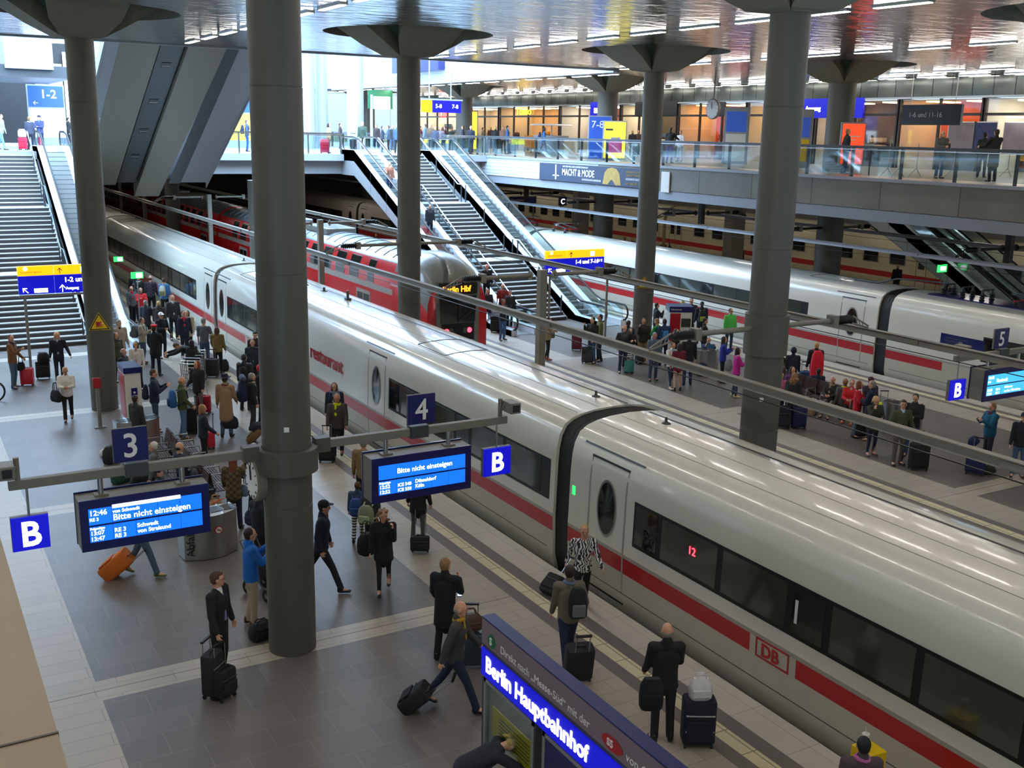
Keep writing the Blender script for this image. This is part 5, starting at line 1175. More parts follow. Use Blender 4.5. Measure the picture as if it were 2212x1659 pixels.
mb = MB(); mb.box(p.x - .9, p.x + .9, 81.8, 81.9, 9.2, 12.6, mat('green print', C(150, 170, 110), .5, noise=.5, scale=2)); mb.build('sheet', t, True, smooth=False); mb = MB(); mb.lathe([(.35, 0), (.35, -.02)], M_mag, (p.x + .4, 81.8, 12.0), 20, ax='y'); mb.build('disc', t, True)
mb = MB(); mb.box(p.x + 1.0, p.x + 2.2, 81.7, 81.9, 8.6, 13.4, M_pw); tag(mb.build('bright_window', smooth=False), 'bright white lit opening right of the colourful poster', 'window')
# lit advert on the far platform under the bridge
p = PX(835, 505, 24.5); t = lightbox(24.3, 56.0, 0.2, 1.4, 2.3, mat('beige lit poster', C(230, 205, 170), .4, emit=1.0, ecol=C(235, 205, 165)), 'beige lit advert poster with orange fruit behind the escalator wall', rad(-35), [(-.5, .6, .2, .75, mat('orange fruit print', C(220, 90, 20), .5, emit=.5, ecol=C(220, 80, 10)))])
# pale info kiosk on the gallery, reflections of cafe tables
for x, y, lb in ((39.5, 62.5, 'pale info counter with a white canopy behind the escalator head'),):
    t = thing('info_counter', lb, 'counter', (x, y, FZ)); mb = MB(); mb.lathe([(.9, 0), (.9, 1.1), (1.2, 1.15), (1.2, 1.25)], M_lgrey, n=24); mb.build('desk', t); mb = MB(); mb.lathe([(1.5, 1.9), (1.3, 2.0), (.2, 2.02)], M_w, n=24); mb.build('canopy', t); mb = MB(); mb.tube((0, 0, 1.1), (0, 0, 1.95), .05, M_steel); mb.build('post', t)
# ================================================================ PEOPLE
SKIN = {'l': mat('fair skin', C(214, 160, 132), .55, noise=.05), 'm': mat('tanned skin', C(186, 128, 98), .55, noise=.05), 'd': mat('brown skin', C(120, 78, 56), .55, noise=.05)}
HC = {'black': (22, 18, 18), 'dark': (46, 34, 28), 'brown': (84, 56, 38), 'light': (150, 112, 72), 'blond': (200, 168, 104), 'grey': (140, 136, 130), 'white': (216, 212, 204), 'red': (128, 66, 44)}
def hairm(c): return mat('hair ' + c, C(*HC[c]), .6, noise=.3, scale=30, bump=.6, bscale=90)
M_eye = mat('dark eyes', C(30, 22, 20), .3); M_lip = mat('lips', C(160, 84, 76), .5)
ARMS = {'down': (3, 8, 12, 5), 'phone': (28, 6, 92, 35), 'pull': (-24, 12, 8, 0), 'front': (22, 6, 72, 45), 'chin': (38, 4, 128, 30), 'out': (48, 16, 25, 10), 'pocket': (-12, 16, 48, 20), 'hold': (10, 9, 32, 8), 'back': (-14, 10, 30, 0), 'lap': (35, 4, 52, 35), 'rail': (40, 12, 40, 0), 'swing': (24, 8, 18, 6), 'bend': (62, 8, 14, 6)}
PEOPLE = []
def person(hx, hy, h, az, label, top=('j', (30, 30, 34)), bot=((36, 38, 48),), hair=('short', 'dark'), L='down', R='down', pose='stand', skin='l', shoes=(28, 24, 22), inner=None, z=0.0, at=None, scarf=None, tie=None, group=None, glasses=False, tilt=0, turn=0, stride=None, bare=False, skirt=None):
    s = h / 1.75
    seat = pose == 'sit'
    headtop = {'stand': h, 'walk': h * .985, 'sit': h * .755, 'bend': h * .72}[pose] + z
    g = Vector(at) if at else G(hx, hy, headtop)
    if at and len(at) == 2: g = Vector((at[0], at[1], z))
    g = Vector((g.x, g.y, z)); dist = (g - EYE).length; ppm = FPX / dist
    near = ppm > 88; mid = ppm > 52
    vb = .0085 if near else .012 if mid else .022; vc = .012 if near else .017 if mid else .026
    t = thing('person', label, 'person', g, rz=-rad(az), group=group)
    PEOPLE.append(t); t['_az'] = az
    lean = {'stand': 0, 'walk': 4, 'sit': -4, 'bend': 62}[pose]
    V = lambda x, y, q: Vector((x * s, y * s, q * s))
    hz = .93 if pose in ('stand', 'bend') else .90 if pose == 'walk' else .50
    hip = V(0, 0 if not seat else -.08, hz)
    def up(d, x=0, f=0):
        a = rad(lean); return hip + Vector((x * s, (d * sin(a) + f * cos(a)) * s, (d * cos(a) - f * sin(a)) * s))
    if pose == 'bend':
        hip = V(0, -.12, .90)
    waist, chest, neck = up(.16), up(.37, 0, .01), up(.56)
    hd = up(.715, 0, .02)
    hlean = rad(lean * .5 + tilt)
    HR = Matrix.Rotation(-hlean, 3, 'X') @ Matrix.Rotation(-rad(turn), 3, 'Z') if not pose == 'bend' else Matrix.Rotation(-rad(80), 3, 'X')
    if pose == 'bend': hd = up(.70, 0, .03)
    legs = []
    st = stride if stride is not None else (24 if pose == 'walk' else 0)
    for sd in (-1, 1):
        hj = hip + V(.09 * sd, 0, -.02)
        if seat: k = hj + V(.04 * sd, .42, .0); a = k + V(.0, -.02 if sd > 0 else .08, -.40); a.z = .085 * s; toe = a + V(.02 * sd, .15, -.045)
        elif pose == 'walk':
            f = rad(st * sd); k = hj + Vector((0, sin(f) * .43 * s, -cos(f) * .43 * s))
            f2 = f * .75 if sd > 0 else f * 1.35; a = k + Vector((0, sin(f2) * .41 * s, -cos(f2) * .41 * s)); lift = 0 if sd > 0 else .02
            a.z = max(a.z, (.085 if sd > 0 else .14) * s); a.z = (.085 if sd > 0 else .15) * s; toe = a + (V(0, .15, -.04) if sd > 0 else V(0, .12, -.10))
        else:
            k = hj + V(.012 * sd, .015, -.43); a = k + V(.012 * sd, -.02 - (.05 if sd < 0 else 0), -.40); a.z = .085 * s; toe = a + V(.035 * sd, .15, -.045)
        legs.append((hj, k, a, toe))
    arms = []
    for sd, A in ((-1, L), (1, R)):
        if A in ('swing',) and pose != 'walk': A = 'down'
        fwd, ab, el, tw = ARMS[A] if isinstance(A, str) else A
        sh = up(.50, .185 * sd); base = rad(-lean * (0 if pose == 'bend' else .3))
        def dirv(fa, aa, ta=0):
            d = Vector((sin(rad(aa)) * sd, 0, -cos(rad(aa)))); d = Matrix.Rotation(rad(fa), 3, 'X') @ d
            return d
        d1 = dirv(fwd, ab); d2 = dirv(fwd + el, ab); d2 = Matrix.Rotation(rad(tw) * sd * (1 if el > 15 else .3), 3, 'Z') @ d2
        e = sh + d1 * .285 * s; w_ = e + d2 * .25 * s; arms.append((sh, e, w_, d2, sd))
    sk = SKIN[skin]; X = (1, 0, 0); b = MB()
    c2 = lambda p, q, r0, r1, m=sk, xa=X, bb=b: bb.cap(p, q, (r0[0] * s, r0[1] * s), (r1[0] * s, r1[1] * s), xa, m)
    HX = HR @ Vector((1, 0, 0)); HY = HR @ Vector((0, 1, 0)); HZ = HR @ Vector((0, 0, 1))
    O = lambda x, y, q: hd + (HX * x + HY * y + HZ * q) * s
    # head: skull, jaw, nose, ears
    b.ell(O(0, -.005, .02), (.076 * s, .096 * s, .105 * s), sk, HR); b.ell(O(0, .018, -.045), (.056 * s, .066 * s, .07 * s), sk, HR)
    b.ell(O(0, .055, -.085), (.028 * s, .026 * s, .024 * s), sk, HR, 10, 7); b.ell(O(0, .092, -.012), (.014 * s, .024 * s, .028 * s), sk, HR, 8, 6)
    b.ell(O(0, .07, .028), (.06 * s, .022 * s, .014 * s), sk, HR, 10, 6)
    for sd in (-1, 1): b.ell(O(.078 * sd, -.005, -.005), (.012 * s, .022 * s, .034 * s), sk, HR, 8, 6)
    c2(neck + (hd - neck) * -.15, O(0, -.015, -.06), (.062, .062), (.052, .055))
    c2(hip, waist, (.13, .085), (.12, .08)); c2(waist, chest, (.12, .08), (.15, .10)); c2(chest, up(.46), (.15, .10), (.12, .07))
    for (hj, k, a, toe) in legs:
        c2(hj, k, (.07, .075), (.05, .05)); c2(k, a, (.05, .052), (.035, .038)); c2(a, toe, (.04, .04), (.03, .025))
    for (sh, e, w_, d2, sd) in arms:
        c2(up(.47, .1 * sd), sh, (.07, .07), (.05, .05)); c2(sh, e, (.045, .045), (.036, .038)); c2(e, w_, (.037, .037), (.025, .029))
        # hand: palm, four curled fingers, thumb from the side of the palm
        dn = d2.normalized(); pn = Vector((-sd, 0, 0)); pn = pn - dn * pn.dot(dn); pn = pn.normalized() if pn.length > .1 else Vector((0, 1, 0)); ax = dn.cross(pn) * (1 if sd > 0 else -1)
        if ax.y < 0: ax = -ax
        pe = w_ + dn * .085 * s; b.cap(w_ + dn * .015 * s, pe, (.030 * s, .015 * s), (.040 * s, .014 * s), ax, sk)
        if mid:
            for q, ln in ((-.030, .052), (-.010, .062), (.011, .066), (.031, .058)):
                f0 = pe + ax * q * s - dn * .005 * s; f1 = f0 + (dn * .85 + pn * .35).normalized() * ln * .5 * s; f2 = f1 + (dn * .45 + pn * .9).normalized() * ln * .55 * s
                r_ = .0095 if near else .011; b.cap(f0, f1, (r_ * s, r_ * s), (r_ * s * .95, r_ * s * .95), ax, sk, 6, 2); b.cap(f1, f2, (r_ * s * .95,) * 2, (r_ * s * .8,) * 2, ax, sk, 6, 2)
            t0 = w_ + dn * .035 * s + ax * .03 * s; t1 = t0 + (ax * .75 + dn * .6 + pn * .25).normalized() * .035 * s; t2 = t1 + (dn * .8 + pn * .6).normalized() * .03 * s
            b.cap(t0, t1, (.012 * s,) * 2, (.011 * s,) * 2, pn, sk, 6, 2); b.cap(t1, t2, (.011 * s,) * 2, (.009 * s,) * 2, pn, sk, 6, 2)
    b.build('body', t, rem=vb)
    if mid:
        b = MB()
        for sd in (-1, 1): b.ell(O(.030 * sd, .088, .012), (.011 * s, .006 * s, .006 * s), M_eye, HR, 8, 5); b.ell(O(.030 * sd, .091, .032), (.017 * s, .006 * s, .004 * s), hairm(hair[1] if hair[1] in HC else 'dark'), HR, 8, 5)
        b.build('eyes', t); b = MB(); b.ell(O(0, .083, -.055), (.021 * s, .007 * s, .006 * s), M_lip, HR, 8, 5); b.build('mouth', t)
    if glasses:
        b = MB()
        for sd in (-1, 1): b.path([O(.030 * sd + .02 * cos(q), .103, .010 + .015 * sin(q)) for q in (0, 1, 2.1, 3.14, 4.2, 5.3)], .002, M_blk, 4, closed=True); b.tube(O(.05 * sd, .1, .014), O(.078 * sd, .0, .012), .002, M_blk, 4)
        b.build('glasses', t)
    # trousers and shoes
    bc = bot[0]; bm = cloth(*bc) if len(bot) < 2 else cloth(*bc, bot[1]); b = MB()
    b.cap(hip + V(0, 0, -.06), waist, (.165 * s, .115 * s), (.145 * s, .10 * s), X, bm)
    for (hj, k, a, toe) in legs:
        tl = .35 if bot[-1] == 'slim' else 1
        b.cap(hj, k, (.092 * s, .098 * s), (.064 * s if tl == 1 else .055 * s,) * 2, X, bm); b.cap(k, a + V(0, 0, .01), (.064 * s if tl == 1 else .055 * s,) * 2, ((.058 if tl == 1 else .04) * s,) * 2, X, bm)
    b.build('trousers', t, rem=vc)
    for (hj, k, a, toe), nm in zip(legs, ('shoe', 'shoe')):
        b = MB(); sm = cloth(*shoes, 'leather'); d = (toe - a); d.z = 0
        b.cap(a + V(0, -.03, -.035), toe, (.045 * s, .042 * s), (.043 * s, .03 * s), X, sm); b.cap(a + V(0, -.02, .03), a + V(0, -.02, -.03), (.045 * s, .05 * s), (.045 * s, .055 * s), X, sm)
        b.build(nm, t, rem=.014 if mid else .022)
    # jacket / coat / shirt / tee
    kind, tc = top[0], top[1]; tm = cloth(*tc) if len(top) < 3 else cloth(*tc, top[2]); b = MB()
    fat = {'j': 1.0, 'c': 1.0, 't': .9, 's': .9, 'p': 1.12, 'b': .97}[kind]
    cc = lambda p, q, r0, r1: b.cap(p, q, (r0[0] * s * fat, r0[1] * s * fat), (r1[0] * s * fat, r1[1] * s * fat), X, tm, 14)
    cc(waist, chest, (.175, .125), (.195, .135)); cc(chest, up(.48), (.195, .135), (.15, .09)); cc(waist, hip + V(0, 0, .0), (.175, .125), (.182, .132))
    for (sh, e, w_, d2, sd) in arms:
        cc(up(.475, .08 * sd), sh, (.09, .085), (.078, .078)); cc(sh, e, (.075, .078), (.060, .062))
        if kind == 't': pass
        else: cc(e, w_ - d2 * .01, (.060, .062), (.044, .046))
    if kind == 'c':
        if seat:
            for (hj, k, a, toe) in legs: cc(hj, hj + (k - hj) * .7, (.11, .11), (.10, .10))
        else:
            kn = (legs[0][1] + legs[1][1]) / 2; sp = abs(legs[0][1].y - legs[1][1].y) / s
            hem = hip + (kn - hip) * (.72 if len(top) < 4 else top[3]); b.cap(hip, hem, (.182 * s, .135 * s), ((.20) * s, (.14 + sp * .22) * s), X, tm, 14, 1)
    elif not seat and pose != 'bend' and kind in ('j', 'p', 's'): b.cap(hip, hip + V(0, 0, -.07), (.182 * s, .13 * s), (.185 * s, .135 * s), X, tm, 14, 1)
    if kind in ('j', 'c', 'p') and not pose == 'bend':
        cc(neck + V(0, -.015, -.04), neck + V(0, -.012, .035), (.085, .08), (.072, .07))
    nm = {'j': 'jacket', 'c': 'coat', 't': 't_shirt', 's': 'shirt', 'p': 'padded_jacket', 'b': 'blazer'}[kind]
    b.build(nm, t, rem=vc)
    if inner:
        b = MB(); im = cloth(*inner)
        b.cap(waist + (chest - waist) * -.3 + V(0, .085, 0), up(.47, 0, .045), (.05 * s, .045 * s), (.062 * s, .052 * s), X, im, 12); b.cap(up(.44, 0, .05), neck + V(0, .012, .0), (.06 * s, .05 * s), (.062 * s, .06 * s), X, im, 12)
        b.build('shirt', t)
        if kind in ('b', 'c') or tie:
            for sd in (-1, 1):
                q = MB(); q.cap(up(.12, .075 * sd, .118), up(.46, .045 * sd, .098), (.022 * s, .012 * s), (.038 * s, .014 * s), X, tm, 8, 2); q.build('lapel', t)
        if tie:
            q = MB(); q.cap(up(.10, 0, .128), up(.46, 0, .100), (.026 * s, .010 * s), (.017 * s, .010 * s), X, cloth(*tie), 8, 2); q.ell(up(.485, 0, .088), (.022 * s, .016 * s, .018 * s), cloth(*tie)); q.build('tie', t)
    if scarf:
        b = MB(); fm = cloth(*scarf); b.path([neck + V(.075 * cos(q), .068 * sin(q) + .005, .012 * sin(q * 2)) for q in [i * pi / 5 for i in range(10)]], .034 * s, fm, 8, closed=True)
        if top[0] != 't': b.cap(neck + V(.03, .085, -.01), up(.30, .035, .14), (.03 * s, .016 * s), (.035 * s, .014 * s), X, fm, 8, 2)
        b.build('scarf', t)
    if skirt:
        b = MB(); b.cap(waist, (legs[0][1] + legs[1][1]) / 2 + V(0, 0, .1), (.16 * s, .12 * s), (.2 * s, .16 * s), X, cloth(*skirt), 14, 1); b.build('skirt', t, rem=vc)
    # hair and hats
    hs, hc = hair; b = MB(); hm = hairm(hc if hc in HC else 'dark') if isinstance(hc, str) else cloth(*hc)
    if hs == 'bald':
        hm = hairm(hc); b.ell(O(0, -.030, -.012), (.079 * s, .080 * s, .06 * s), hm, HR)
        b.build('hair', t)
    else:
        base = hm if isinstance(hc, str) else hairm('dark')
        b.ell(O(0, -.026, .036), (.086 * s, .096 * s, .098 * s), base, HR)
        b.ell(O(0, -.045, -.01), (.076 * s, .066 * s, .075 * s), base, HR)
        if hs == 'top': b.ell(O(0, .03, .09), (.06 * s, .05 * s, .035 * s), base, HR)
        if hs in ('long', 'bob', 'wavy'):
            dz = {'long': -.30, 'bob': -.12, 'wavy': -.26}[hs]
            b.cap(O(0, -.07, 0), O(0, -.075, dz), (.088 * s, .05 * s), (.085 * s, .045 * s), HX, base, 12)
            for sd in (-1, 1): b.cap(O(.076 * sd, -.02, .03), O(.072 * sd, .0, dz * .8), (.022 * s, .045 * s), (.026 * s, .04 * s), HX, base, 10)
        if hs in ('curly', 'wavy'):
            rr = random.Random(int(hx * 7 + hy))
            for i in range(46 if near else 26):
                a = rr.uniform(0, 2 * pi); q = rr.uniform(-.19, .11) if hs == 'curly' else rr.uniform(-.24, -.05); ra = .085 + .035 * (q < .03)
                if cos(a - pi / 2) > .45 and q < .075: continue
                b.ell(O(ra * cos(a), ra * sin(a) * .95 - .03, q), (.030 * s,) * 3, base, HR, 7, 5)
        if hs == 'pony': b.cap(O(0, -.11, .03), O(0, -.16, -.10), (.030 * s, .03 * s), (.018 * s, .018 * s), HX, base, 10); b.ell(O(0, -.115, .035), (.024 * s,) * 3, M_blk, HR, 8, 5)
        if hs == 'bun': b.ell(O(0, -.10, .09), (.04 * s,) * 3, base, HR)
        b.build('hair', t, rem=(.010 if near else .015 if mid else .022))
        if hs in ('cap', 'peak', 'beanie', 'hat', 'hood', 'staff'):
            q = MB(); 
            if hs == 'hood': q.ell(O(0, -.03, .03), (.105 * s, .11 * s, .125 * s), hm, HR)
            elif hs == 'hat':
                q.lathe([(.095 * s, 0), (.092 * s, .07 * s), (.07 * s, .10 * s), (.01, .10 * s)], hm, n=20); q.lathe([(.165 * s, -.005), (.17 * s, .0), (.09 * s, .012)], hm, n=24)
                q.v = [tuple(O(a_ / s, b_ / s - .015, .06 + c_ / s)) for a_, b_, c_ in q.v]
            elif hs == 'staff':
                q.lathe([(.088 * s, 0), (.09 * s, .035 * s), (.118 * s, .07 * s), (.10 * s, .085 * s), (.01, .088 * s)], hm, n=20); q.v = [tuple(O(a_ / s, b_ / s - .015, .06 + c_ / s)) for a_, b_, c_ in q.v]; q.ell(O(0, .09, .068), (.06 * s, .045 * s, .006 * s), M_blk, HR)
            else:
                q.ell(O(0, -.018, .052), (.093 * s, .106 * s, .092 * s), hm, HR)
                if hs in ('cap', 'peak'): q.ell(O(0, .10, .065), (.065 * s, .07 * s, .010 * s), hm, HR)
            q.build('hat', t)
    return t
def wpos(t, x, y, z):   # point in a person's frame (x right, y ahead, z up)
    return rootM(t) @ Vector((x, y, z))
def az_of(t): return t.get('_az', 0)

# ================================================================ LUGGAGE
M_tele = mat('telescopic handle', C(170, 172, 176), .3, .9)
def suitcase(x, y, az, label, col, w_=.42, d=.26, h=.64, tilt=0, handle=.32, hard=False, z=0.0, stripe=None, cat='suitcase', name='suitcase', group=None):
    """upright wheeled case; az is the side its handle leans to when tilted"""
    t = thing(name, label, cat, (x, y, z), rz=-rad(az), group=group); T = Matrix.Rotation(-rad(tilt), 4, 'X')
    def put(mb, nm, **k):
        mb.v = [tuple(T @ Vector(v)) for v in mb.v]; return mb.build(nm, t, **k)
    m = cloth(*col) if not hard else mat('shell %d %d %d' % col, C(*col), .25, coat=.5)
    mb = MB(); rings = []; R_ = .05
    for q, sc in ((.07, .93), (.10, 1.0), (h - .03, 1.0), (h, .92)):
        r = []
        for i in range(20):
            a = 2 * pi * i / 20; ca, sa = cos(a), sin(a); e = .35
            r.append(((abs(ca) ** e) * (1 if ca > 0 else -1) * w_ / 2 * sc, (abs(sa) ** e) * (1 if sa > 0 else -1) * d / 2 * sc, q))
        rings.append(r)
    mb.loft(rings, m); put(mb, 'case')
    mb = MB()
    for q in ((h * .38, h * .72) if not hard else (h * .3, h * .45, h * .6, h * .75)): mb.box(-w_ / 2 * .86, w_ / 2 * .86, -d / 2 - .012, -d / 2 + .01, q, q + .014, m if hard else (cloth(*stripe) if stripe else M_dgrey)); 
    put(mb, 'zip', smooth=False)
    if not hard:
        mb = MB(); mb.box(-w_ / 2 * .8, w_ / 2 * .8, -d / 2 - .03, -d / 2, .14, h * .62, m); put(mb, 'front_pocket', smooth=False, bevel=.012)
    mb = MB(); mb.path([(-.09, 0, h - .01), (-.07, 0, h + .03), (.07, 0, h + .03), (.09, 0, h - .01)], .012, M_blk, 6); put(mb, 'grip')
    if handle:
        mb = MB()
        for q in (-.11, .11): mb.tube((q, d / 2 - .03, h - .02), (q, d / 2 - .03, h + handle), .009, M_tele, 6)
        mb.box(-.13, .13, d / 2 - .05, d / 2 - .01, h + handle, h + handle + .03, M_blk); put(mb, 'telescopic_handle', smooth=False)
    for a in (-1, 1):
        for b_ in ((1, -1) if not tilt else (1,)):
            mb = MB(); mb.lathe([(.035, -.015), (.035, .015)], M_black, (a * w_ * .4, b_ * (d / 2 - .05), .035), 12, ax='x'); put(mb, 'wheel')
    return t
def on(px, py, z=0): p = G(px, py, z); return p.x, p.y
def bag(c, size, rz, label, col, name='handbag', cat='bag', strap=None, kind=''):
    """soft bag about the point c, resting or hanging"""
    t = thing(name, label, cat, c, rz=rz); w_, d, h = size; m = cloth(*col, kind) if kind else cloth(*col); mb = MB(); rings = []
    for q, sc in ((0, .80), (.1, .96), (.4, 1.0), (.75, .92), (1, .62)):
        r = []
        for i in range(18):
            a = 2 * pi * i / 18; ca, sa = cos(a), sin(a); e = .55; r.append(((abs(ca) ** e) * (1 if ca > 0 else -1) * w_ / 2 * sc, (abs(sa) ** e) * (1 if sa > 0 else -1) * d / 2 * (sc if q < 1 else .4), q * h))
        rings.append(r)
    mb.loft(rings, m); mb.build('bag_body', t)
    mb = MB(); mb.box(-w_ * .38, w_ * .38, -d / 2 - .012, -d / 2 + .03, h * .18, h * .55, m); mb.build('pocket', t, smooth=False, bevel=.012)
    if strap:
        for s in (-1, 1):
            mb = MB(); mb.path([(-w_ * .25, s * d * .2, h * .85), (-w_ * .16, s * d * .12, h + strap * .9), (0, s * .02, h + strap), (w_ * .16, s * d * .12, h + strap * .9), (w_ * .25, s * d * .2, h * .85)], .011, m, 6); mb.build('handle', t)
    return t
def backpack(p, label, col, h=.48, w_=.32, d=.2, col2=None, zc=1.0, off=-.15, roll=None, name='backpack'):
    """worn on the back of person p"""
    s = p.location.z; t = thing(name, label, 'backpack', wpos(p, 0, off, zc), rz=p.rotation_euler.z); m = cloth(*col); m2 = cloth(*(col2 or col)); mb = MB(); rings = []
    for q, sc, b_ in ((0, .8, .8), (.08, .98, 1), (.55, 1.0, .95), (.85, .86, .75), (1, .5, .4)):
        r = []
        for i in range(18):
            a = 2 * pi * i / 18; ca, sa = cos(a), sin(a); e = .5; r.append(((abs(ca) ** e) * (1 if ca > 0 else -1) * w_ / 2 * sc, -d / 2 + (abs(sa) ** e) * (1 if sa > 0 else -1) * d / 2 * b_, q * h))
        rings.append(r)
    mb.loft(rings, m); mb.build('pack', t)
    mb = MB(); mb.box(-w_ * .36, w_ * .36, -d - .035, -d + .02, h * .08, h * .5, m2); mb.build('front_pocket', t, smooth=False, bevel=.02)
    if roll: mb = MB(); mb.cap((-w_ * .5, -d * .4, h + .05), (w_ * .5, -d * .4, h + .05), (.09, .09), (.09, .09), (0, 0, 1), cloth(*roll)); mb.build('top_roll', t)
    for sx in (-1, 1):
        mb = MB(); mb.path([(sx * .10, -.01, h * .12), (sx * .17, .12, h * .25), (sx * .16, .29, h * .55), (sx * .13, .26, h * .95), (sx * .10, .10, h * 1.02), (sx * .09, 0, h * .9)], .016, m2, 6); mb.build('strap', t)
    return t
P = person
BK, NV, DG, JE, GR = (26, 25, 27), (28, 34, 52), (52, 52, 54), (58, 78, 104), (112, 112, 114)
# ---------------- foreground, platform 3/4
a = P(467, 1236, 1.86, 135, 'man in a black suit with a lilac tie holding a black garment case', ('b', BK, '', .4), (BK,), ('top', 'brown'), L='down', R=(6, 10, 18, 0), inner=(232, 230, 232), tie=(150, 130, 200), glasses=True, turn=-25)
x, y = on(462, 1502); suitcase(x, y, -45, 'tall black garment case with printed strap beside the man in the black suit', (34, 34, 36), .36, .24, .72, handle=.2, stripe=(120, 120, 120))
x, y = on(487, 1508); suitcase(x, y, -30, 'black cabin case standing behind the garment case', BK, .34, .22, .5, handle=.38)
P(538, 1143, 1.82, 95, 'man in a bright blue jacket and beige trousers beside the foreground column', ('j', (24, 110, 200)), ((178, 164, 142),), ('short', 'dark'), L=(38, 4, 96, 40), R=(34, 4, 92, 40), shoes=(90, 48, 32))
P(560, 1058, 1.86, 70, 'person in a black quilted coat half hidden by the foreground column', ('p', (30, 33, 42)), (BK,), ('short', 'dark'), L='hold', R='down')
bag(G(548, 1135, 1.05), (.42, .14, .3), rad(-60), 'navy shoulder bag with white piping beside the quilted coat', (34, 44, 66), 'shoulder_bag', strap=.3)
P(692, 1083, 1.84, 118, 'man with a black cap walking out from behind the foreground column', ('j', NV), ((34, 36, 44),), ('cap', (22, 24, 32)), pose='walk', L='down', R='back', stride=28, shoes=(30, 30, 34))
P(828, 1100, 1.68, 205, 'woman with blond curly hair in a black coat and boots', ('c', BK, '', .5), (BK, 'slim'), ('curly', 'light'), L='chin', R='down', pose='walk', stride=16, turn=-15)
bag(G(792, 1196, .62), (.34, .3, .42), rad(20), 'big soft black bag hanging beside the curly haired woman', (32, 30, 30), 'shoulder_bag', strap=.25)
k1 = P(772, 1042, 1.36, 30, 'child in striped leggings wearing a blue school backpack', ('j', (60, 80, 110)), ((150, 150, 155), 'stripe'), ('short', 'brown'), L='down', R='down')
backpack(k1, 'blue school backpack on the child in striped leggings', (44, 82, 140), .36, .28, .18, zc=.72)
k2 = P(800, 1054, 1.42, 45, 'child in dark trousers wearing a pale green school backpack', ('j', (56, 60, 66)), (DG, 'slim'), ('short', 'dark'))
backpack(k2, 'pale green school backpack with a light flap', (140, 146, 124), .38, .32, .2, (170, 190, 150), zc=.74)
P(785, 948, 1.8, 38, 'man in a tan blazer seen from behind above the two school children', ('b', (140, 118, 80)), (BK,), ('short', 'grey'))
P(728, 850, 1.80, 205, 'man in a dark jacket with neon yellow lining walking to the camera', ('j', (70, 62, 60)), (BK,), ('short', 'grey'), inner=(26, 26, 30), L='hold', R='hold', scarf=(196, 216, 30), skin='m', pose='walk', stride=10)
p_ = P(722, 828, 1.70, 200, 'woman with short brown hair behind the neon lined jacket', ('j', (40, 40, 48)), (BK,), ('bob', 'brown'), scarf=(130, 130, 132))
backpack(p_, 'blue and white backpack of the woman behind the neon lined jacket', (40, 80, 170), .4, .34, .16, zc=1.05)
x, y = on(706, 998); suitcase(x, y, 30, 'black wheeled case standing behind the column arm', BK, .42, .28, .66, handle=.3)
P(903, 1008, 1.72, 45, 'person in a short black coat and grey tights below the platform 4 board', ('c', BK, '', .45), ((92, 92, 94), 'slim'), ('short', 'dark'), L='down', R='down')
x, y = on(907, 1195); suitcase(x, y, 30, 'small black wheeled bag with a long white handle', (34, 34, 38), .40, .24, .36, handle=.55, tilt=8)
a = P(962, 1208, 1.80, 50, 'man in a long black coat looking at his phone', ('c', (20, 20, 24), '', .7), (BK,), ('short', 'light'), L='hold', R='phone', turn=15)
ph = thing('phone', 'lit phone in the hand of the man in the long black coat', 'phone', G(993, 1280, 1.2), rz=rad(-30)); mb = MB(); mb.obox((0, 0, 0), (.075, .15, .01), Matrix.Rotation(rad(50), 3, 'X'), M_blk); mb.build('body', ph, smooth=False); mb = MB(); mb.obox((0, -.002, .007), (.066, .13, .004), Matrix.Rotation(rad(50), 3, 'X'), mat('lit phone screen', C(200, 220, 255), .3, emit=1.2)); mb.build('screen', ph, smooth=False)
x, y = on(1016, 1438); sc = suitcase(x, y, 30, 'blue grey hard suitcase with a briefcase on top', (44, 62, 76), .46, .28, .62, handle=.42, hard=True)
bag((x - .02, y - .02, .65), (.42, .17, .3), rad(-10), 'brown leather briefcase on the blue grey suitcase', (84, 58, 44), 'briefcase', strap=.09, kind='leather')
P(985, 1300, 1.80, 128, 'bald man striding in a grey coat with a mustard collar', ('j', (64, 62, 60)), ((30, 40, 62),), ('bald', 'grey'), pose='walk', stride=27, L='swing', R='pull', inner=(168, 186, 220), scarf=(186, 142, 36), shoes=(20, 18, 20))
x, y = on(868, 1530); suitcase(x - .02, y, 128, 'black wheeled case trailing behind the striding bald man', (28, 28, 32), .38, .26, .55, tilt=48, handle=.45)
P(1020, 1608, 1.68, 115, 'blonde woman in a black jacket bending forward at the bottom edge', ('j', (40, 42, 50)), ((34, 42, 66),), ('pony', 'blond'), pose='bend', L='bend', R='bend', at=(5.65, 10.35))
P(1262, 1133, 1.70, 208, 'blonde woman in a black and white patterned blouse beside the train door', ('s', (200, 200, 200), 'zebra'), (BK,), ('short', 'blond'), pose='walk', stride=14, L=(20, 16, 30, 0), R='pull')
x, y = on(1180, 1290); suitcase(x, y, 75, 'black wheeled case pulled by the woman in the patterned blouse', (34, 34, 36), .42, .28, .46, tilt=50, handle=.5)
a = P(1232, 1225, 1.80, 22, 'man in a taupe jacket with a blue scarf walking away', ('j', (112, 104, 92)), ((34, 44, 70),), ('short', 'dark'), pose='walk', stride=24, L=(10, 6, 12, 0), R='pocket', scarf=(110, 128, 160), shoes=(24, 30, 44))
backpack(a, 'black and grey backpack hanging on the right shoulder of the taupe jacket', (32, 36, 36), .5, .3, .2, (110, 116, 120), zc=.98, off=-.12).location.x += .12
x, y = on(1246, 1466); suitcase(x, y, -160, 'black wheeled case behind the man in the taupe jacket', (38, 38, 40), .46, .28, .66, tilt=14, handle=.3, stripe=(150, 150, 150))
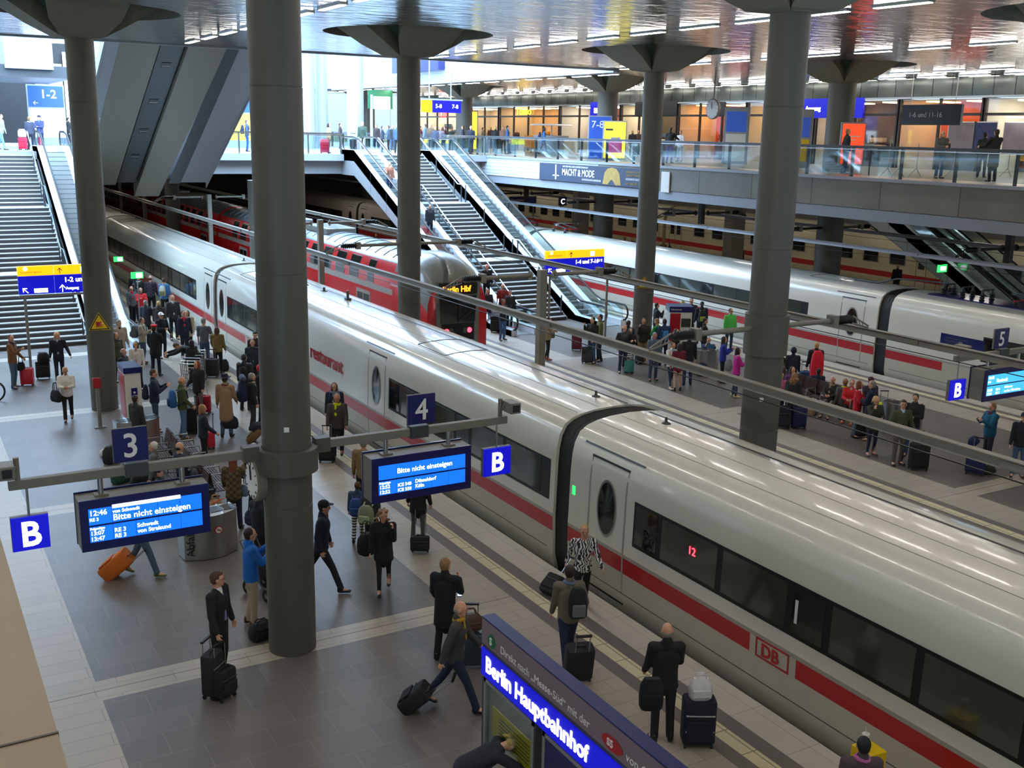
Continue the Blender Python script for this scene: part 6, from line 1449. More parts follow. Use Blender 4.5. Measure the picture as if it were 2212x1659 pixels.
P(1443, 1350, 1.84, 28, 'bald man in a long black jacket standing beside a navy suitcase', ('c', (26, 26, 26), '', .18), ((30, 32, 40),), ('bald', 'grey'), L='hold', R='front', shoes=(22, 22, 26))
bag(G(1405, 1530, .92), (.34, .2, .46), rad(-30), 'black shoulder bag at the left hip of the bald man in black', (24, 26, 32), 'shoulder_bag')
x, y = on(1505, 1607); sc = suitcase(x, y, 30, 'large navy suitcase with a white plastic bag on top', (30, 34, 48), .48, .32, .74, handle=0, stripe=(190, 190, 195))
bag((x, y, .74), (.34, .22, .32), rad(-25), 'white plastic bag on the large navy suitcase', (225, 224, 226), 'plastic_bag', strap=.07)
P(1758, 1549, 1.72, 32, 'dark haired person in a purple brown hoodie at the bottom edge', ('j', (84, 68, 72)), (NV,), ('short', 'black'), scarf=(200, 110, 170), at=(9.35, 7.5))
a = P(262, 1030, 1.76, 118, 'walking man in blue jeans hidden above the knees by the left board', ('j', DG), ((82, 104, 128),), ('short', 'dark'), pose='walk', stride=22, R='pull', shoes=(110, 124, 50), at=tuple(G(312, 1243))[:2])
x, y = on(222, 1247); suitcase(x, y, 118, 'orange white and black wheeled travel bag tilted behind the jeans', (214, 112, 34), .36, .34, .70, tilt=48, handle=.35, stripe=(230, 226, 214))
# stroller and bag behind the column
t = thing('stroller', 'black pushchair partly hidden by the foreground column', 'stroller', G(575, 1285), rz=rad(20))
for a_, b_ in ((-.2, -.3), (.2, -.3), (-.2, .3), (.2, .3)):
    mb = MB(); mb.lathe([(.11, -.02), (.13, -.018), (.13, .018), (.11, .02)], M_black, (a_, b_, .13), 18, ax='x'); mb.lathe([(.05, -.025), (.05, .025)], M_steel, (a_, b_, .13), 10, ax='x'); mb.build('wheel', t)
mb = MB(); mb.path([(-.2, -.3, .13), (-.18, .2, .55), (-.18, .5, 1.0), (.18, .5, 1.0), (.18, .2, .55), (.2, -.3, .13)], .015, M_dgrey, 6); mb.path([(-.2, .3, .13), (-.16, -.1, .5), (.16, -.1, .5), (.2, .3, .13)], .015, M_dgrey, 6); mb.build('frame', t)
mb = MB(); mb.cap((0, -.1, .45), (0, .2, .75), (.18, .12), (.2, .14), X_, cloth(*BK)); mb.build('seat', t, rem=.015)
bag(G(566, 1378, 0), (.46, .3, .3), rad(10), 'black rucksack lying on the floor behind the foreground column', (22, 22, 26), 'rucksack', strap=.05)
# ---------------- left part
P(140, 793, 1.66, 190, 'white haired woman in a white jacket and black trousers walking alone', ('j', (226, 222, 212)), (BK,), ('short', 'blond'), pose='walk', stride=12, L='front', R='front', skin='m')
bag(wpos(PEOPLE[-1], .30, .05, .62), (.42, .14, .34), rad(-60), 'black leather tote of the woman in the white jacket', (26, 24, 30), 'handbag', strap=.24)
P(122, 716, 1.78, 188, 'long haired man in a dark open suit before the left stairs', ('b', (26, 30, 42)), ((24, 26, 40),), ('long', 'blond'), pose='walk', stride=10, inner=(170, 176, 196), L=(0, 20, 30, 0), R='down')
x, y = on(94, 820); suitcase(x, y, 10, 'black wheeled case with a jacket heaped on it beside the open suit', BK, .46, .3, .62, tilt=12, handle=.3); bag((x + .05, y, .6), (.4, .3, .34), 0, 'black shoulder bag heaped on the case before the left stairs', BK)
P(22, 724, 1.80, 118, 'man in a brown leather jacket and jeans at the left edge', ('j', (120, 78, 48)), ((74, 94, 118),), ('short', 'red'), L='hold', R='phone', scarf=(40, 40, 44), shoes=(60, 80, 130), turn=25)
x, y = on(60, 833); suitcase(x, y, 20, 'glossy red hard suitcase beside the brown leather jacket', (196, 22, 44), .42, .27, .6, hard=True, handle=.34)
bag(G(46, 800, .55), (.26, .14, .28), 0, 'black handbag hanging over the glossy red suitcase', (24, 24, 28), strap=.2)
t = thing('bicycle_wheel', 'dark wheel rim cut by the left edge above the floor', 'wheel', G(-10, 868)); mb = MB(); mb.path([(.0 + .30 * cos(i * pi / 12), 0, .33 + .32 * sin(i * pi / 12)) for i in range(24)], .025, M_black, 6, closed=True); mb.build('tyre', t); mb = MB(); mb.path([(.27 * cos(i * pi / 12), 0, .33 + .28 * sin(i * pi / 12)) for i in range(24)], .01, M_steel, 5, closed=True); mb.build('rim', t)
P(256, 692, 1.82, 170, 'grey haired man in a beige open coat right of the left column', ('c', (170, 156, 134), '', .4), (BK,), ('top', 'grey'), inner=(30, 30, 34), turn=-25)
P(249, 719, 1.72, 150, 'bearded person in an olive jacket partly behind the left column', ('j', (66, 68, 46)), (BK,), ('long', 'dark'), scarf=(50, 46, 46))
P(265, 754, 1.74, 125, 'balding man in dark clothes behind the white help pillar', ('j', (36, 36, 44)), (BK,), ('bald', 'dark'))
P(293, 738, 1.66, 205, 'smiling woman in a white knitted cardigan behind the help pillar', ('s', (222, 214, 204)), (NV,), ('bob', 'dark'), inner=(190, 140, 150), L='down', R='hold')
p_ = P(305, 687, 1.72, 118, 'person in a beige jacket walking to the luggage carts', ('j', (158, 150, 130)), (JE,), ('short', 'brown'), L='hold', R='phone'); backpack(p_, 'grey rucksack of the person in the beige jacket', (82, 84, 90), .44, .34, .24, zc=1.0)
P(332, 704, 1.80, 32, 'station staff member with a bright red peaked cap and black coat', ('c', (26, 28, 32), '', .35), ((30, 34, 50),), ('staff', (206, 26, 40)), L='hold', R='phone')
P(289, 590, 1.72, 190, 'smiling woman in black farthest left beside the escalator', ('j', BK), (BK,), ('short', 'brown'))
P(288, 613, 1.70, 20, 'person with dark brown hair seen from behind by the escalator', ('j', (60, 66, 64)), (BK,), ('short', 'dark'))
P(298, 596, 1.78, 195, 'dark haired man with a white scarf behind the red jacket', ('j', (34, 34, 36)), (BK,), ('short', 'dark'), scarf=(210, 210, 205), skin='m')
P(283, 619, 1.66, 160, 'balding person in a grey and red top by the escalator', ('j', (90, 96, 100)), (BK,), ('bald', 'light'), scarf=(190, 30, 40))
P(303, 622, 1.70, 175, 'long haired woman in a red and white jacket holding a phone', ('j', (212, 40, 50)), ((52, 74, 94),), ('long', 'brown'), L='phone', R='phone', inner=(44, 44, 36))
P(324, 596, 1.88, 28, 'tall man in a dark checked shirt seen from behind', ('s', (34, 32, 52), 'plaid'), (BK,), ('bald', 'dark'))
p_ = P(353, 601, 1.82, 30, 'young man in a blue hoodie seen from behind', ('s', (70, 128, 186)), (BK,), ('short', 'brown')); backpack(p_, 'white and olive backpack on the blue hoodie', (196, 200, 186), .46, .28, .18, (120, 124, 80), zc=1.05)
P(314, 649, 1.72, 40, 'grey haired woman in a dark coat beside the checked shirt', ('c', (34, 40, 52), '', .3), (BK,), ('short', 'grey'), R='front')
P(342, 651, 1.70, 30, 'person with fair short hair in a dark brown quilted coat', ('p', (56, 50, 48)), (BK,), ('short', 'blond'))
P(347, 676, 1.74, 160, 'man with a white baseball cap in a black jacket', ('j', (28, 30, 40)), (BK,), ('cap', (236, 236, 236)), L='hold', R='front')
P(372, 638, 1.86, 178, 'tall man in a dark grey suit and open white collar beside the train', ('b', (50, 52, 58)), (BK,), ('short', 'light'), inner=(196, 198, 204), R=(5, 14, 14, 0), turn=-20)
P(396, 672, 1.80, 170, 'man with a pink hood over a navy jacket near the luggage carts', ('j', (32, 38, 56)), (NV,), ('short', 'brown'), inner=(110, 120, 140), scarf=(230, 50, 80))
P(404, 671, 1.68, 210, 'woman in a cream coat behind the pink hooded man', ('c', (196, 176, 140), '', .4), (BK,), ('bob', 'dark'))
P(413, 735, 1.55, 330, 'long dark haired person crouching by the carts', ('j', (40, 38, 38)), (BK,), ('long', 'black'))
P(439, 688, 1.84, 40, 'white haired man in a grey t-shirt and jeans seen from behind', ('t', (88, 92, 100)), ((52, 76, 106),), ('short', 'grey'), L='down', R='phone', tilt=8)
P(468, 707, 1.70, 35, 'woman in an olive jacket seen from behind beside the train', ('c', (122, 104, 58), '', .12), (BK,), ('bob', 'brown'), L='hold')
x, y = on(458, 815); suitcase(x, y, 30, 'large charcoal suitcase of the woman in the olive jacket', (48, 48, 50), .50, .3, .66, handle=.3)
x, y = on(484, 801); bag((x, y, 0), (.34, .26, .42), rad(20), 'black rucksack on the floor right of the olive jacket', (34, 34, 40), 'rucksack')
P(398, 758, 1.80, 285, 'man in a black jacket bending over the luggage carts', ('j', BK), (BK,), ('short', 'brown'), pose='bend', L='bend', R='bend', at=tuple(G(420, 822))[:2])
P(551, 717, 1.80, 200, 'dark haired man in a maroon shirt looking down left of the column', ('j', (58, 30, 34)), (BK,), ('top', 'dark'), tilt=12)
P(545, 734, 1.74, 195, 'man in a navy jacket and light shirt left of the foreground column', ('j', (38, 46, 62)), (BK,), ('short', 'dark'), inner=(186, 190, 204), scarf=(40, 42, 50))
P(527, 766, 1.78, 45, 'man in a black leather jacket seen from behind near the platform edge', ('j', (32, 32, 34), 'leather'), (BK,), ('short', 'dark'))
P(562, 790, 1.76, 130, 'person in black with a red hood touching the foreground column', ('j', BK), (BK,), ('hood', (196, 40, 40)))
P(425, 780, 1.70, 235, 'long brown haired woman in a dark coat with grey tights', ('c', (36, 32, 34), '', .3), ((104, 98, 98), 'slim'), ('long', 'red'), L='down', R='hold')
x, y = on(440, 893); suitcase(x, y, 30, 'crimson red suitcase beside the grey tights', (170, 24, 48), .44, .28, .56, handle=.5)
p_ = P(543, 807, 1.74, 100, 'short grey haired traveller in a black jacket left of the column', ('j', (34, 38, 42)), (DG,), ('short', 'grey'), L='down', R='down', scarf=(200, 190, 170), turn=-10)
backpack(p_, 'big navy and black hiking backpack of the grey haired traveller', (38, 44, 78), .62, .36, .26, (34, 34, 38), zc=.95, roll=(60, 66, 96))
P(485, 811, 1.80, 30, 'man in a long tan trench coat and black hat seen from behind', ('c', (158, 130, 98), '', .95), ((66, 86, 112),), ('hat', (30, 34, 50)), R='hold', L='down', scarf=(110, 34, 44))
bag(G(496, 925, .25), (.52, .2, .36), rad(-30), 'black holdall carried by the man in the trench coat', (30, 32, 40), 'holdall', strap=.2)
x, y = on(535, 955); suitcase(x, y, 115, 'vintage brown leather suitcase tilted on a trolley left of the column', (118, 92, 66), .52, .22, .56, tilt=45, handle=.4, stripe=(60, 44, 32)); bag(G(556, 930, .35), (.34, .3, .24), .4, 'dark cap and jacket lying on the vintage suitcase', (34, 38, 50))
p_ = P(391, 815, 1.78, 95, 'bald man in a green jacket and faded jeans', ('j', (72, 82, 50)), ((88, 116, 150),), ('bald', 'light'), R='hold', shoes=(96, 76, 56)); backpack(p_, 'bright blue backpack on the green jacket', (40, 98, 156), .48, .32, .22, (30, 60, 100), zc=.95)
x, y = on(415, 935); suitcase(x, y, 100, 'tall black suitcase in front of the faded jeans', (22, 22, 26), .46, .3, .78, handle=.3)
p_ = P(330, 799, 1.84, 105, 'man in a navy jacket and grey shirt looking at his phone by the pillar', ('j', (36, 42, 62)), ((62, 82, 108),), ('short', 'brown'), inner=(120, 116, 112), L='phone', R='phone', shoes=(120, 86, 60), tilt=14); backpack(p_, 'dark backpack of the man looking at his phone', (38, 40, 60), .42, .3, .16, zc=1.0)
P(436, 875, 1.66, 95, 'woman in a navy hooded coat pulling a red and white trolley', ('c', (36, 42, 58), '', .15), (BK,), ('bob', 'light'), R=(20, 6, 30, 0))
x, y = on(456, 968); suitcase(x, y, 100, 'red cabin case with a white handle before the navy hooded coat', (196, 40, 60), .34, .22, .48, handle=.5)
P(320, 956, 1.72, 290, 'white haired person in a grey jacket seated below the number 3 sign', ('j', (96, 98, 102)), (BK,), ('short', 'white'), pose='sit')
P(397, 955, 1.75, 80, 'bald man in a dark suit seated on the slatted seats', ('b', (36, 42, 60)), (JE,), ('bald', 'dark'), pose='sit', inner=(220, 216, 210))
P(428, 992, 1.35, 100, 'child in a grey hooded jacket seated above the left board', ('j', (78, 80, 88)), ((92, 110, 130),), ('short', 'dark'), pose='sit', L='phone', R='phone')
P(352, 1012, 1.6, 120, 'person with a dark blue beanie seated behind the left board', ('j', (46, 50, 60)), (BK,), ('beanie', (34, 44, 70)), pose='sit')
P(290, 908, 1.66, 60, 'dark haired person partly hidden behind the number 3 sign', ('j', DG), (BK,), ('short', 'dark'), at=tuple(G(300, 985))[:2])
P(502, 985, 1.68, 25, 'long haired woman in a brown checked coat eating a snack', ('c', (66, 56, 42), 'plaid', .35), (NV,), ('long', 'red'), R='chin', L='hold')
bag(G(525, 1070, .75), (.3, .14, .24), rad(-60), 'pale blue shoulder bag on the checked coat', (90, 116, 134), 'shoulder_bag', strap=.34)
bag(G(466, 1116, .42), (.32, .18, .38), rad(8), 'patterned paper shopping bag with vegetables behind the steel bin', (170, 140, 96), 'shopping_bag', strap=.12)
for c_ in ((460, 1086, .8), (474, 1080, .82)): 
    q = thing('carrot', 'orange carrot tops poking out of the shopping bag', 'vegetable', G(*c_), group='carrots in the shopping bag'); mb = MB(); mb.cap((0, 0, 0), (.12, 0, .02), (.02, .02), (.008, .008), (0, 0, 1), mat('carrot', C(226, 96, 40), .5)); mb.build('root', q)
P(548, 960, 1.6, 210, 'person with a pale flowered hat beside the checked coat', ('j', (60, 60, 70)), (BK,), ('beanie', (214, 196, 186)))
for px_, py_, s, c, lb in ((262, 1042, (.5, .3, .4), (40, 76, 62), 'dark green travel bag under the left arm beam'), (240, 1000, (.4, .3, .46), (34, 36, 40), 'black shiny rucksack left of the number 3 sign'), (300, 1050, (.5, .3, .3), (40, 36, 34), 'brown black bag under the seats'), (228, 985, (.3, .2, .2), (226, 226, 222), 'white plastic bag left of the black rucksack')):
    p = G(px_, py_); bag((p.x, p.y, 0), s, rnd.random(), lb, c, 'travel_bag')
# ---------------- middle platform 5/6
P(1185, 686, 1.68, 112, 'woman in a beige jacket and black leggings right of the square post', ('j', (150, 134, 104)), (BK, 'slim'), ('long', 'brown'), R='phone', L='front', shoes=(140, 64, 40)); bag(G(1190, 730, .75), (.32, .12, .28), rad(-30), 'olive green shoulder bag of the woman in beige', (88, 90, 58), 'shoulder_bag', strap=.3)
P(1297, 680, 1.84, 290, 'person in a green parka behind the thin right sign post', ('j', (104, 106, 62)), (DG,), ('short', 'dark'))
P(1281, 686, 1.8, 255, 'young man with glasses in a black jacket and jeans near the right escalator', ('j', BK), ((60, 84, 116),), ('short', 'dark'), R='chin', L='hold', glasses=True)
x, y = on(1268, 785); suitcase(x, y, 30, 'black hard suitcase in front of the young man with glasses', (24, 24, 28), .46, .28, .68, hard=True, handle=0)
x, y = on(1245, 757); suitcase(x, y, 30, 'maroon suitcase left of the black hard suitcase', (104, 28, 44), .42, .28, .68, hard=True, handle=.15)
P(1349, 703, 1.80, 200, 'man in a black leather jacket with navy hood and dark jeans', ('j', (38, 36, 40), 'leather'), ((34, 46, 74),), ('bald', 'dark'), turn=-30, R='pocket', L='pocket')
P(1362, 710, 1.66, 195, 'black haired woman in black holding food', ('j', (34, 22, 28)), ((34, 44, 66),), ('long', 'black'), L='phone', R='phone', inner=(90, 24, 40))
x, y = on(1358, 806); suitcase(x, y, 30, 'teal cabin suitcase at the feet of the black haired woman', (60, 150, 140), .36, .24, .5, hard=True, handle=0); bag((x, y, .5), (.3, .16, .28), .3, 'black and white striped bag on the teal suitcase', (220, 220, 220), 'tote_bag', kind='stripe')
P(1358, 693, 1.78, 60, 'person with dark hair behind the couple with the teal suitcase', ('j', (44, 42, 46)), (NV,), ('short', 'dark'))
P(1391, 688, 1.78, 210, 'man in an olive black jacket and khaki trousers looking down', ('j', (50, 46, 36)), ((150, 124, 84),), ('short', 'brown'), R='chin', tilt=18)
p_ = P(1420, 689, 1.78, 330, 'person in a bright green fleece leaning forward', ('s', (28, 142, 76)), ((140, 146, 150),), ('short', 'light'), tilt=20, L='front'); backpack(p_, 'dark green rucksack on the bright green fleece', (50, 74, 70), .44, .3, .2, zc=1.0)
p_ = P(1436, 690, 1.80, 20, 'man in a navy jacket facing the ticket machine', ('j', (44, 62, 100)), (NV,), ('short', 'dark'), R='hold'); backpack(p_, 'small sky blue backpack on the navy jacket', (60, 130, 190), .34, .24, .14, zc=1.05)
x, y = on(1382, 785); bag((x, y, 0), (.4, .3, .55), .2, 'dark grey rucksack on the floor behind the teal suitcase', (52, 54, 60), 'rucksack')
P(1415, 719, 1.76, 200, 'grey haired man in a grey blue denim jacket', ('j', (84, 98, 116)), ((58, 78, 104),), ('top', 'grey'), skin='m', L='down', R='down')
P(1419, 655, 1.76, 110, 'man in black eating beside the column near the glossy train', ('j', (34, 38, 44)), (BK,), ('short', 'dark'), R='chin')
P(1475, 650, 1.70, 100, 'blonde woman in a teal top behind the ticket machine', ('s', (28, 122, 122)), (DG,), ('bob', 'blond'), R='front')
P(1494, 645, 1.84, 215, 'tall man in a dark jacket holding a snack behind the ticket machine', ('j', (46, 42, 44)), (BK,), ('short', 'dark'), R='chin')
p_ = P(1517, 652, 1.82, 30, 'man in a black jacket with a rucksack beside the glossy train', ('j', (32, 36, 48)), (BK,), ('short', 'dark')); backpack(p_, 'black rucksack with neon straps', (34, 38, 44), .5, .32, .2, (150, 170, 40), zc=1.0)
P(1579, 667, 1.78, 200, 'man in a bright lime green jacket beside the glossy train', ('j', (86, 206, 92)), ((50, 62, 84),), ('short', 'brown'), turn=-20)
P(1523, 688, 1.78, 125, 'man in a dark olive hooded jacket reading his phone', ('j', (42, 40, 34)), (BK,), ('short', 'dark'), R='phone', tilt=14)
P(1461, 711, 1.74, 150, 'person with brown hair in black half hidden by the bracket', ('j', BK), (NV,), ('short', 'brown'))
P(1453, 740, 1.66, 190, 'woman in a white jacket with a light blue scarf', ('j', (230, 228, 220)), ((54, 70, 96), 'slim'), ('bun', 'brown'), L='front', R='front', scarf=(150, 196, 220), pose='walk', stride=12, shoes=(190, 190, 188))
P(1468, 743, 1.66, 20, 'person in a maroon coat behind the white jacket', ('c', (112, 30, 48), '', .3), ((200, 160, 140), 'slim'), ('bob', 'dark'))
P(1490, 722, 1.84, 30, 'man in a black vest over white sleeves seen from behind', ('j', (30, 30, 34)), ((40, 54, 80),), ('short', 'dark'))
P(1533, 731, 1.7, 205, 'person in a blue quilted jacket seated with hands at the face', ('p', (46, 90, 130)), (NV,), ('short', 'brown'), pose='sit', L='chin', R='chin')
P(1564, 728, 1.68, 125, 'long haired woman in a cobalt blue jacket looking at her phone', ('j', (40, 54, 150)), (BK, 'slim'), ('long', 'dark'), R='phone', L='phone', inner=(190, 190, 196))
P(1594, 752, 1.70, 118, 'dark haired woman in a magenta wool coat', ('c', (190, 38, 140), '', .2), ((52, 66, 96),), ('bob', 'black'), R='phone', scarf=(220, 190, 180), shoes=(206, 196, 150)); bag(G(1573, 800, .62), (.28, .2, .4), .3, 'grey patterned rucksack behind the magenta coat', (130, 134, 136), 'rucksack')
p_ = P(1765, 740, 1.80, 35, 'fair haired traveller with a huge red backpack by the platform edge', ('j', (34, 40, 44)), ((60, 84, 110),), ('short', 'blond')); backpack(p_, 'huge bright red hiking backpack with rain cover', (222, 30, 54), .95, .42, .34, zc=.62)
x, y = on(1737, 838); suitcase(x, y, 30, 'steel blue suitcase before the traveller with the red backpack', (44, 74, 112), .46, .3, .6, handle=.3)
P(1712, 793, 1.68, 190, 'brown haired woman with a purple jacket behind the seats', ('j', (96, 60, 100)), (BK,), ('bob', 'dark'))
P(1692, 773, 1.72, 300, 'person in a brown jacket with hand at the face at the column edge', ('j', (84, 72, 58)), (BK,), ('short', 'black'), L='chin')
P(1715, 752, 1.7, 30, 'person in a dark pointed hood behind the seats', ('j', (36, 38, 58)), (BK,), ('hood', (36, 38, 58)))
P(1688, 806, 1.6, 20, 'person in a pink jacket right of the column behind the conductor rail', ('j', (214, 110, 150)), (NV,), ('short', 'blond'))
p_ = P(1717, 806, 1.70, 60, 'curly haired person in a black jacket with a rucksack beside the column', ('j', (48, 50, 54)), (DG,), ('wavy', 'light')); backpack(p_, 'black rucksack of the curly haired person', (34, 34, 38), .46, .32, .22, zc=.95)
P(1768, 795, 1.6, 40, 'dark haired child in navy seated among the black seats', ('j', (34, 40, 60)), (BK,), ('short', 'black'), pose='sit')
P(1797, 815, 1.70, 245, 'white haired person in a black cardigan seated with crossed legs', ('j', (44, 42, 36)), ((128, 122, 108),), ('short', 'white'), pose='sit', L='lap', R='lap', scarf=(150, 130, 104))
P(1824, 817, 1.7, 30, 'person with a neon collar and grey hood seated back to back', ('j', (96, 98, 96)), (BK,), ('short', 'light'), pose='sit', scarf=(214, 230, 30))
P(1840, 823, 1.72, 235, 'young man in a red and white jacket seated with outstretched legs', ('j', (204, 40, 50)), (BK,), ('short', 'light'), pose='sit', L='lap', R='lap', inner=(190, 190, 190), shoes=(210, 60, 40))
P(1857, 824, 1.70, 150, 'red haired woman in a red coat with white scarf talking', ('j', (206, 30, 50)), ((84, 102, 124),), ('bob', 'red'), L='front', R='front', scarf=(230, 228, 226), turn=-20)
P(1882, 816, 1.66, 205, 'person with a purple beanie behind the talking couple', ('j', (60, 60, 74)), (BK,), ('beanie', (72, 28, 54)))
P(1886, 824, 1.78, 330, 'grey haired man in a navy coat talking to the red coat', ('j', (30, 40, 62)), (NV,), ('short', 'grey'), L='front', shoes=(150, 130, 100))
P(1893, 857, 1.70, 195, 'smiling blond woman in a dark green coat with brown boots', ('c', (58, 60, 50), '', .25), ((30, 38, 58), 'slim'), ('pony', 'blond'), R='chin', L='front', shoes=(112, 74, 60), turn=-15)
P(1952, 865, 1.82, 205, 'man in a grey green suit with a navy tie beside a black suitcase', ('b', (76, 80, 62)), ((96, 92, 80),), ('top', 'brown'), inner=(190, 204, 226), tie=(26, 28, 64), R='pocket', L=(4, 18, 20, 0), glasses=True, turn=20)
x, y = on(1982, 1014); suitcase(x, y, 30, 'large black suitcase at the side of the grey green suit', (24, 30, 26), .50, .32, .72, handle=.3)
P(1979, 852, 1.80, 240, 'man in a black jacket and jeans leaning over the steel bin', ('j', (34, 34, 36)), ((50, 80, 130),), ('short', 'dark'), tilt=20, L='front', R='front')
P(2146, 872, 1.74, 290, 'person in a teal quilted jacket reading a book', ('p', (24, 92, 122)), ((54, 56, 66),), ('short', 'light'), L='phone', R='phone', tilt=14, scarf=(90, 30, 50))
bk = thing('book', 'open book in the hands of the person in the teal jacket', 'book', G(2133, 916, 1.2), rz=rad(60)); mb = MB(); mb.obox((0, -.09, 0), (.14, .17, .02), Matrix.Rotation(rad(8), 3, 'X'), M_w); mb.obox((0, .09, 0), (.14, .17, .02), Matrix.Rotation(rad(-8), 3, 'X'), M_w); mb.build('pages', bk, smooth=False)
x, y = on(2105, 1024); suitcase(x, y, 60, 'navy blue suitcase with bags before the person reading', (34, 42, 84), .50, .32, .66, handle=.3); bag(G(2102, 960, .68), (.4, .24, .22), .4, 'navy holdall on the navy blue suitcase', (38, 46, 90), 'holdall'); x, y = on(2133, 1022); bag((x, y, 0), (.4, .3, .22), .2, 'small dark rucksack on the floor beside the navy suitcase', (44, 44, 36), 'rucksack')
P(2214, 893, 1.75, 230, 'person in a black coat and jeans cut by the right edge', ('c', (26, 28, 36), '', .1), ((66, 92, 124),), ('beanie', (40, 40, 60)), L='hold')
for px_, py_, s, c, lb, h_ in ((1690, 925, .42, (30, 34, 44), 'black suitcase beside the column with white trainers', .68), (1724, 925, .44, (36, 42, 84), 'navy blue suitcase right of the column', .66), (1907, 912, .38, (206, 222, 40), 'neon yellow suitcase behind the talking couple', .62), (1858, 945, .42, (34, 30, 32), 'black brown suitcase at the feet of the navy coat', .6), (1515, 812, .34, (40, 60, 110), 'small blue case left of the steel bin on the middle platform', .45)):
    x, y = on(px_, py_); suitcase(x, y, 30, lb, c, s, .28, h_, handle=.35)
for px_, py_, s, c, lb in ((1752, 895, (.5, .3, .24), (150, 128, 92), 'tan duffel bag lying under the conductor rail'), (1700, 870, (.34, .24, .3), (150, 130, 96), 'khaki bag on the black suitcase beside the column'), (1735, 880, (.2, .2, .12), (180, 210, 50), 'neon green pouch near the seats'), (1818, 905, (.3, .24, .2), (40, 40, 44), 'dark bag near the outstretched legs')):
    p = G(px_, py_); bag((p.x, p.y, 0 if 'on the' not in lb else .62), s, rnd.random(), lb, c, 'duffel_bag')
# people near the nose of the red train and on the right stairs
P(1053, 624, 1.76, 190, 'man in a dark jacket right of the red train nose', ('j', (34, 38, 50)), (NV,), ('short', 'dark'), inner=(170, 80, 100))
p_ = P(1086, 614, 1.82, 200, 'bald bearded man in a rust red t-shirt at the foot of the stairs', ('t', (140, 50, 42)), (NV,), ('bald', 'brown'), L='hold')
P(1102, 628, 1.70, 185, 'woman in a black and grey vest behind the man with his phone', ('j', (44, 44, 50)), (BK,), ('short', 'dark'), inner=(150, 150, 150))
P(1087, 647, 1.76, 170, 'man in a navy sweater and jeans holding his phone by the red train', ('s', (34, 44, 60)), ((62, 96, 140),), ('short', 'dark'), L='phone', R='phone', skin='m')
x, y = on(1071, 718); suitcase(x, y, 30, 'big black suitcase between the red train nose and the man in jeans', (26, 28, 32), .5, .32, .74, handle=.1)
x, y = on(1107, 720); bag((x, y, 0), (.3, .2, .3), .3, 'pink and white bag left of the square post', (220, 110, 150), 'handbag')
P(1068, 577, 1.78, 185, 'elderly man in a black coat near the foot of the left escalator', ('j', (28, 28, 30)), (BK,), ('bald', 'white'), inner=(190, 180, 160), at=(23.55, 42.5), z=.9)
P(0, 0, 1.70, 185, 'woman in a brown jacket and white top riding down the escalator', ('j', (150, 96, 76)), ((50, 60, 100),), ('short', 'brown'), inner=(220, 220, 222), at=(23.3, 52.9), z=5.25, shoes=(220, 220, 220), R='rail')
P(0, 0, 1.74, 180, 'man in a leather jacket on the escalator half hidden by the column', ('j', (84, 50, 44)), (NV,), ('short', 'dark'), at=(23.75, 51.6), z=4.6, L='rail')
P(0, 0, 1.7, 180, 'person in dark clothes on the escalator just behind the column', ('j', (44, 44, 50)), (NV,), ('short', 'dark'), at=(23.6, 48.6), z=3.3)
# platform 7/8 behind the glossy train
P(1940, 572, 1.78, 40, 'man in a black coat walking in front of the beige coaches', ('c', (28, 28, 34), '', .2), (BK,), ('bald', 'grey'), z=0)
P(2056, 612, 1.7, 300, 'person with dark hair in front of the slanting escalator wall', ('j', (44, 34, 44)), (BK,), ('short', 'black'))
for px_, py_, lb in ((1350, 512, 'distant head of a waiting person before the beige coaches, leftmost'), (1366, 513, 'distant person beside the leftmost waiting person'), (1433, 520, 'distant person waiting left of the right grey pier'), (1447, 523, 'distant person in a light jacket left of the right grey pier'), (1600, 533, 'person walking past the right grey pier')):
    P(px_, py_, 1.72, rnd.choice((30, 120, 210, 300)), lb, ('j', rnd.choice((BK, NV, GR, (120, 90, 70)))), (BK,), ('short', rnd.choice(('dark', 'light', 'brown'))))
for px_, py_, lb, c in ((717, 487, 'distant person on the platform behind the red train, left one', BK), (727, 485, 'distant person in red on the platform behind the red train', (190, 40, 60)), (812, 505, 'dark figure beside the lit advert poster', BK)):
    P(px_, py_, 1.72, 200, lb, ('j', c), (BK,), ('short', 'dark'))
# ---------------- upper level
def U(hx, hy, h, az, lb, *a, **k): return P(hx, hy, h, az, lb, *a, z=FZ + .01, **k)
def UY(hx, fy, Y, h, az, lb, *a, **k):     # on the upper floor at depth Y
    p = PY(hx, fy, Y); return P(hx, fy, h, az, lb, *a, at=(p.x, Y), z=FZ + .01, **k)
UY(1830, 300, 27.9 + 3, 1.78, 120, 'fair haired person in black standing before the orange poster', ('j', (26, 26, 30)), ((40, 50, 74),), ('short', 'light'), L='pocket')
UY(2152, 300, 24.6, 1.82, 20, 'person in a long dark coat leaning on the gallery railing at the right', ('c', (26, 26, 30), '', .9), (BK,), ('short', 'dark'), L='rail', R='rail')
UY(2128, 300, 27.5, 1.75, 70, 'person in jeans hidden behind the long dark coat', ('j', DG), ((36, 50, 84),), ('short', 'dark'))
UY(2036, 300, 27.0, 1.76, 200, 'man with glasses and a grey scarf behind the gallery railing', ('j', (84, 84, 82)), ((50, 90, 130),), ('bald', 'dark'), L='phone', R='front', scarf=(90, 92, 90), glasses=True)
p_ = UY(1448, 300, 44.0, 1.78, 60, 'person in black seen from behind at the blue lit kiosk', ('j', BK), ((30, 50, 120),), ('short', 'dark'), R='out')
UY(1470, 300, 47.0, 1.66, 250, 'person in white talking to the person in black', ('j', (220, 216, 214)), ((150, 150, 160),), ('short', 'light'))
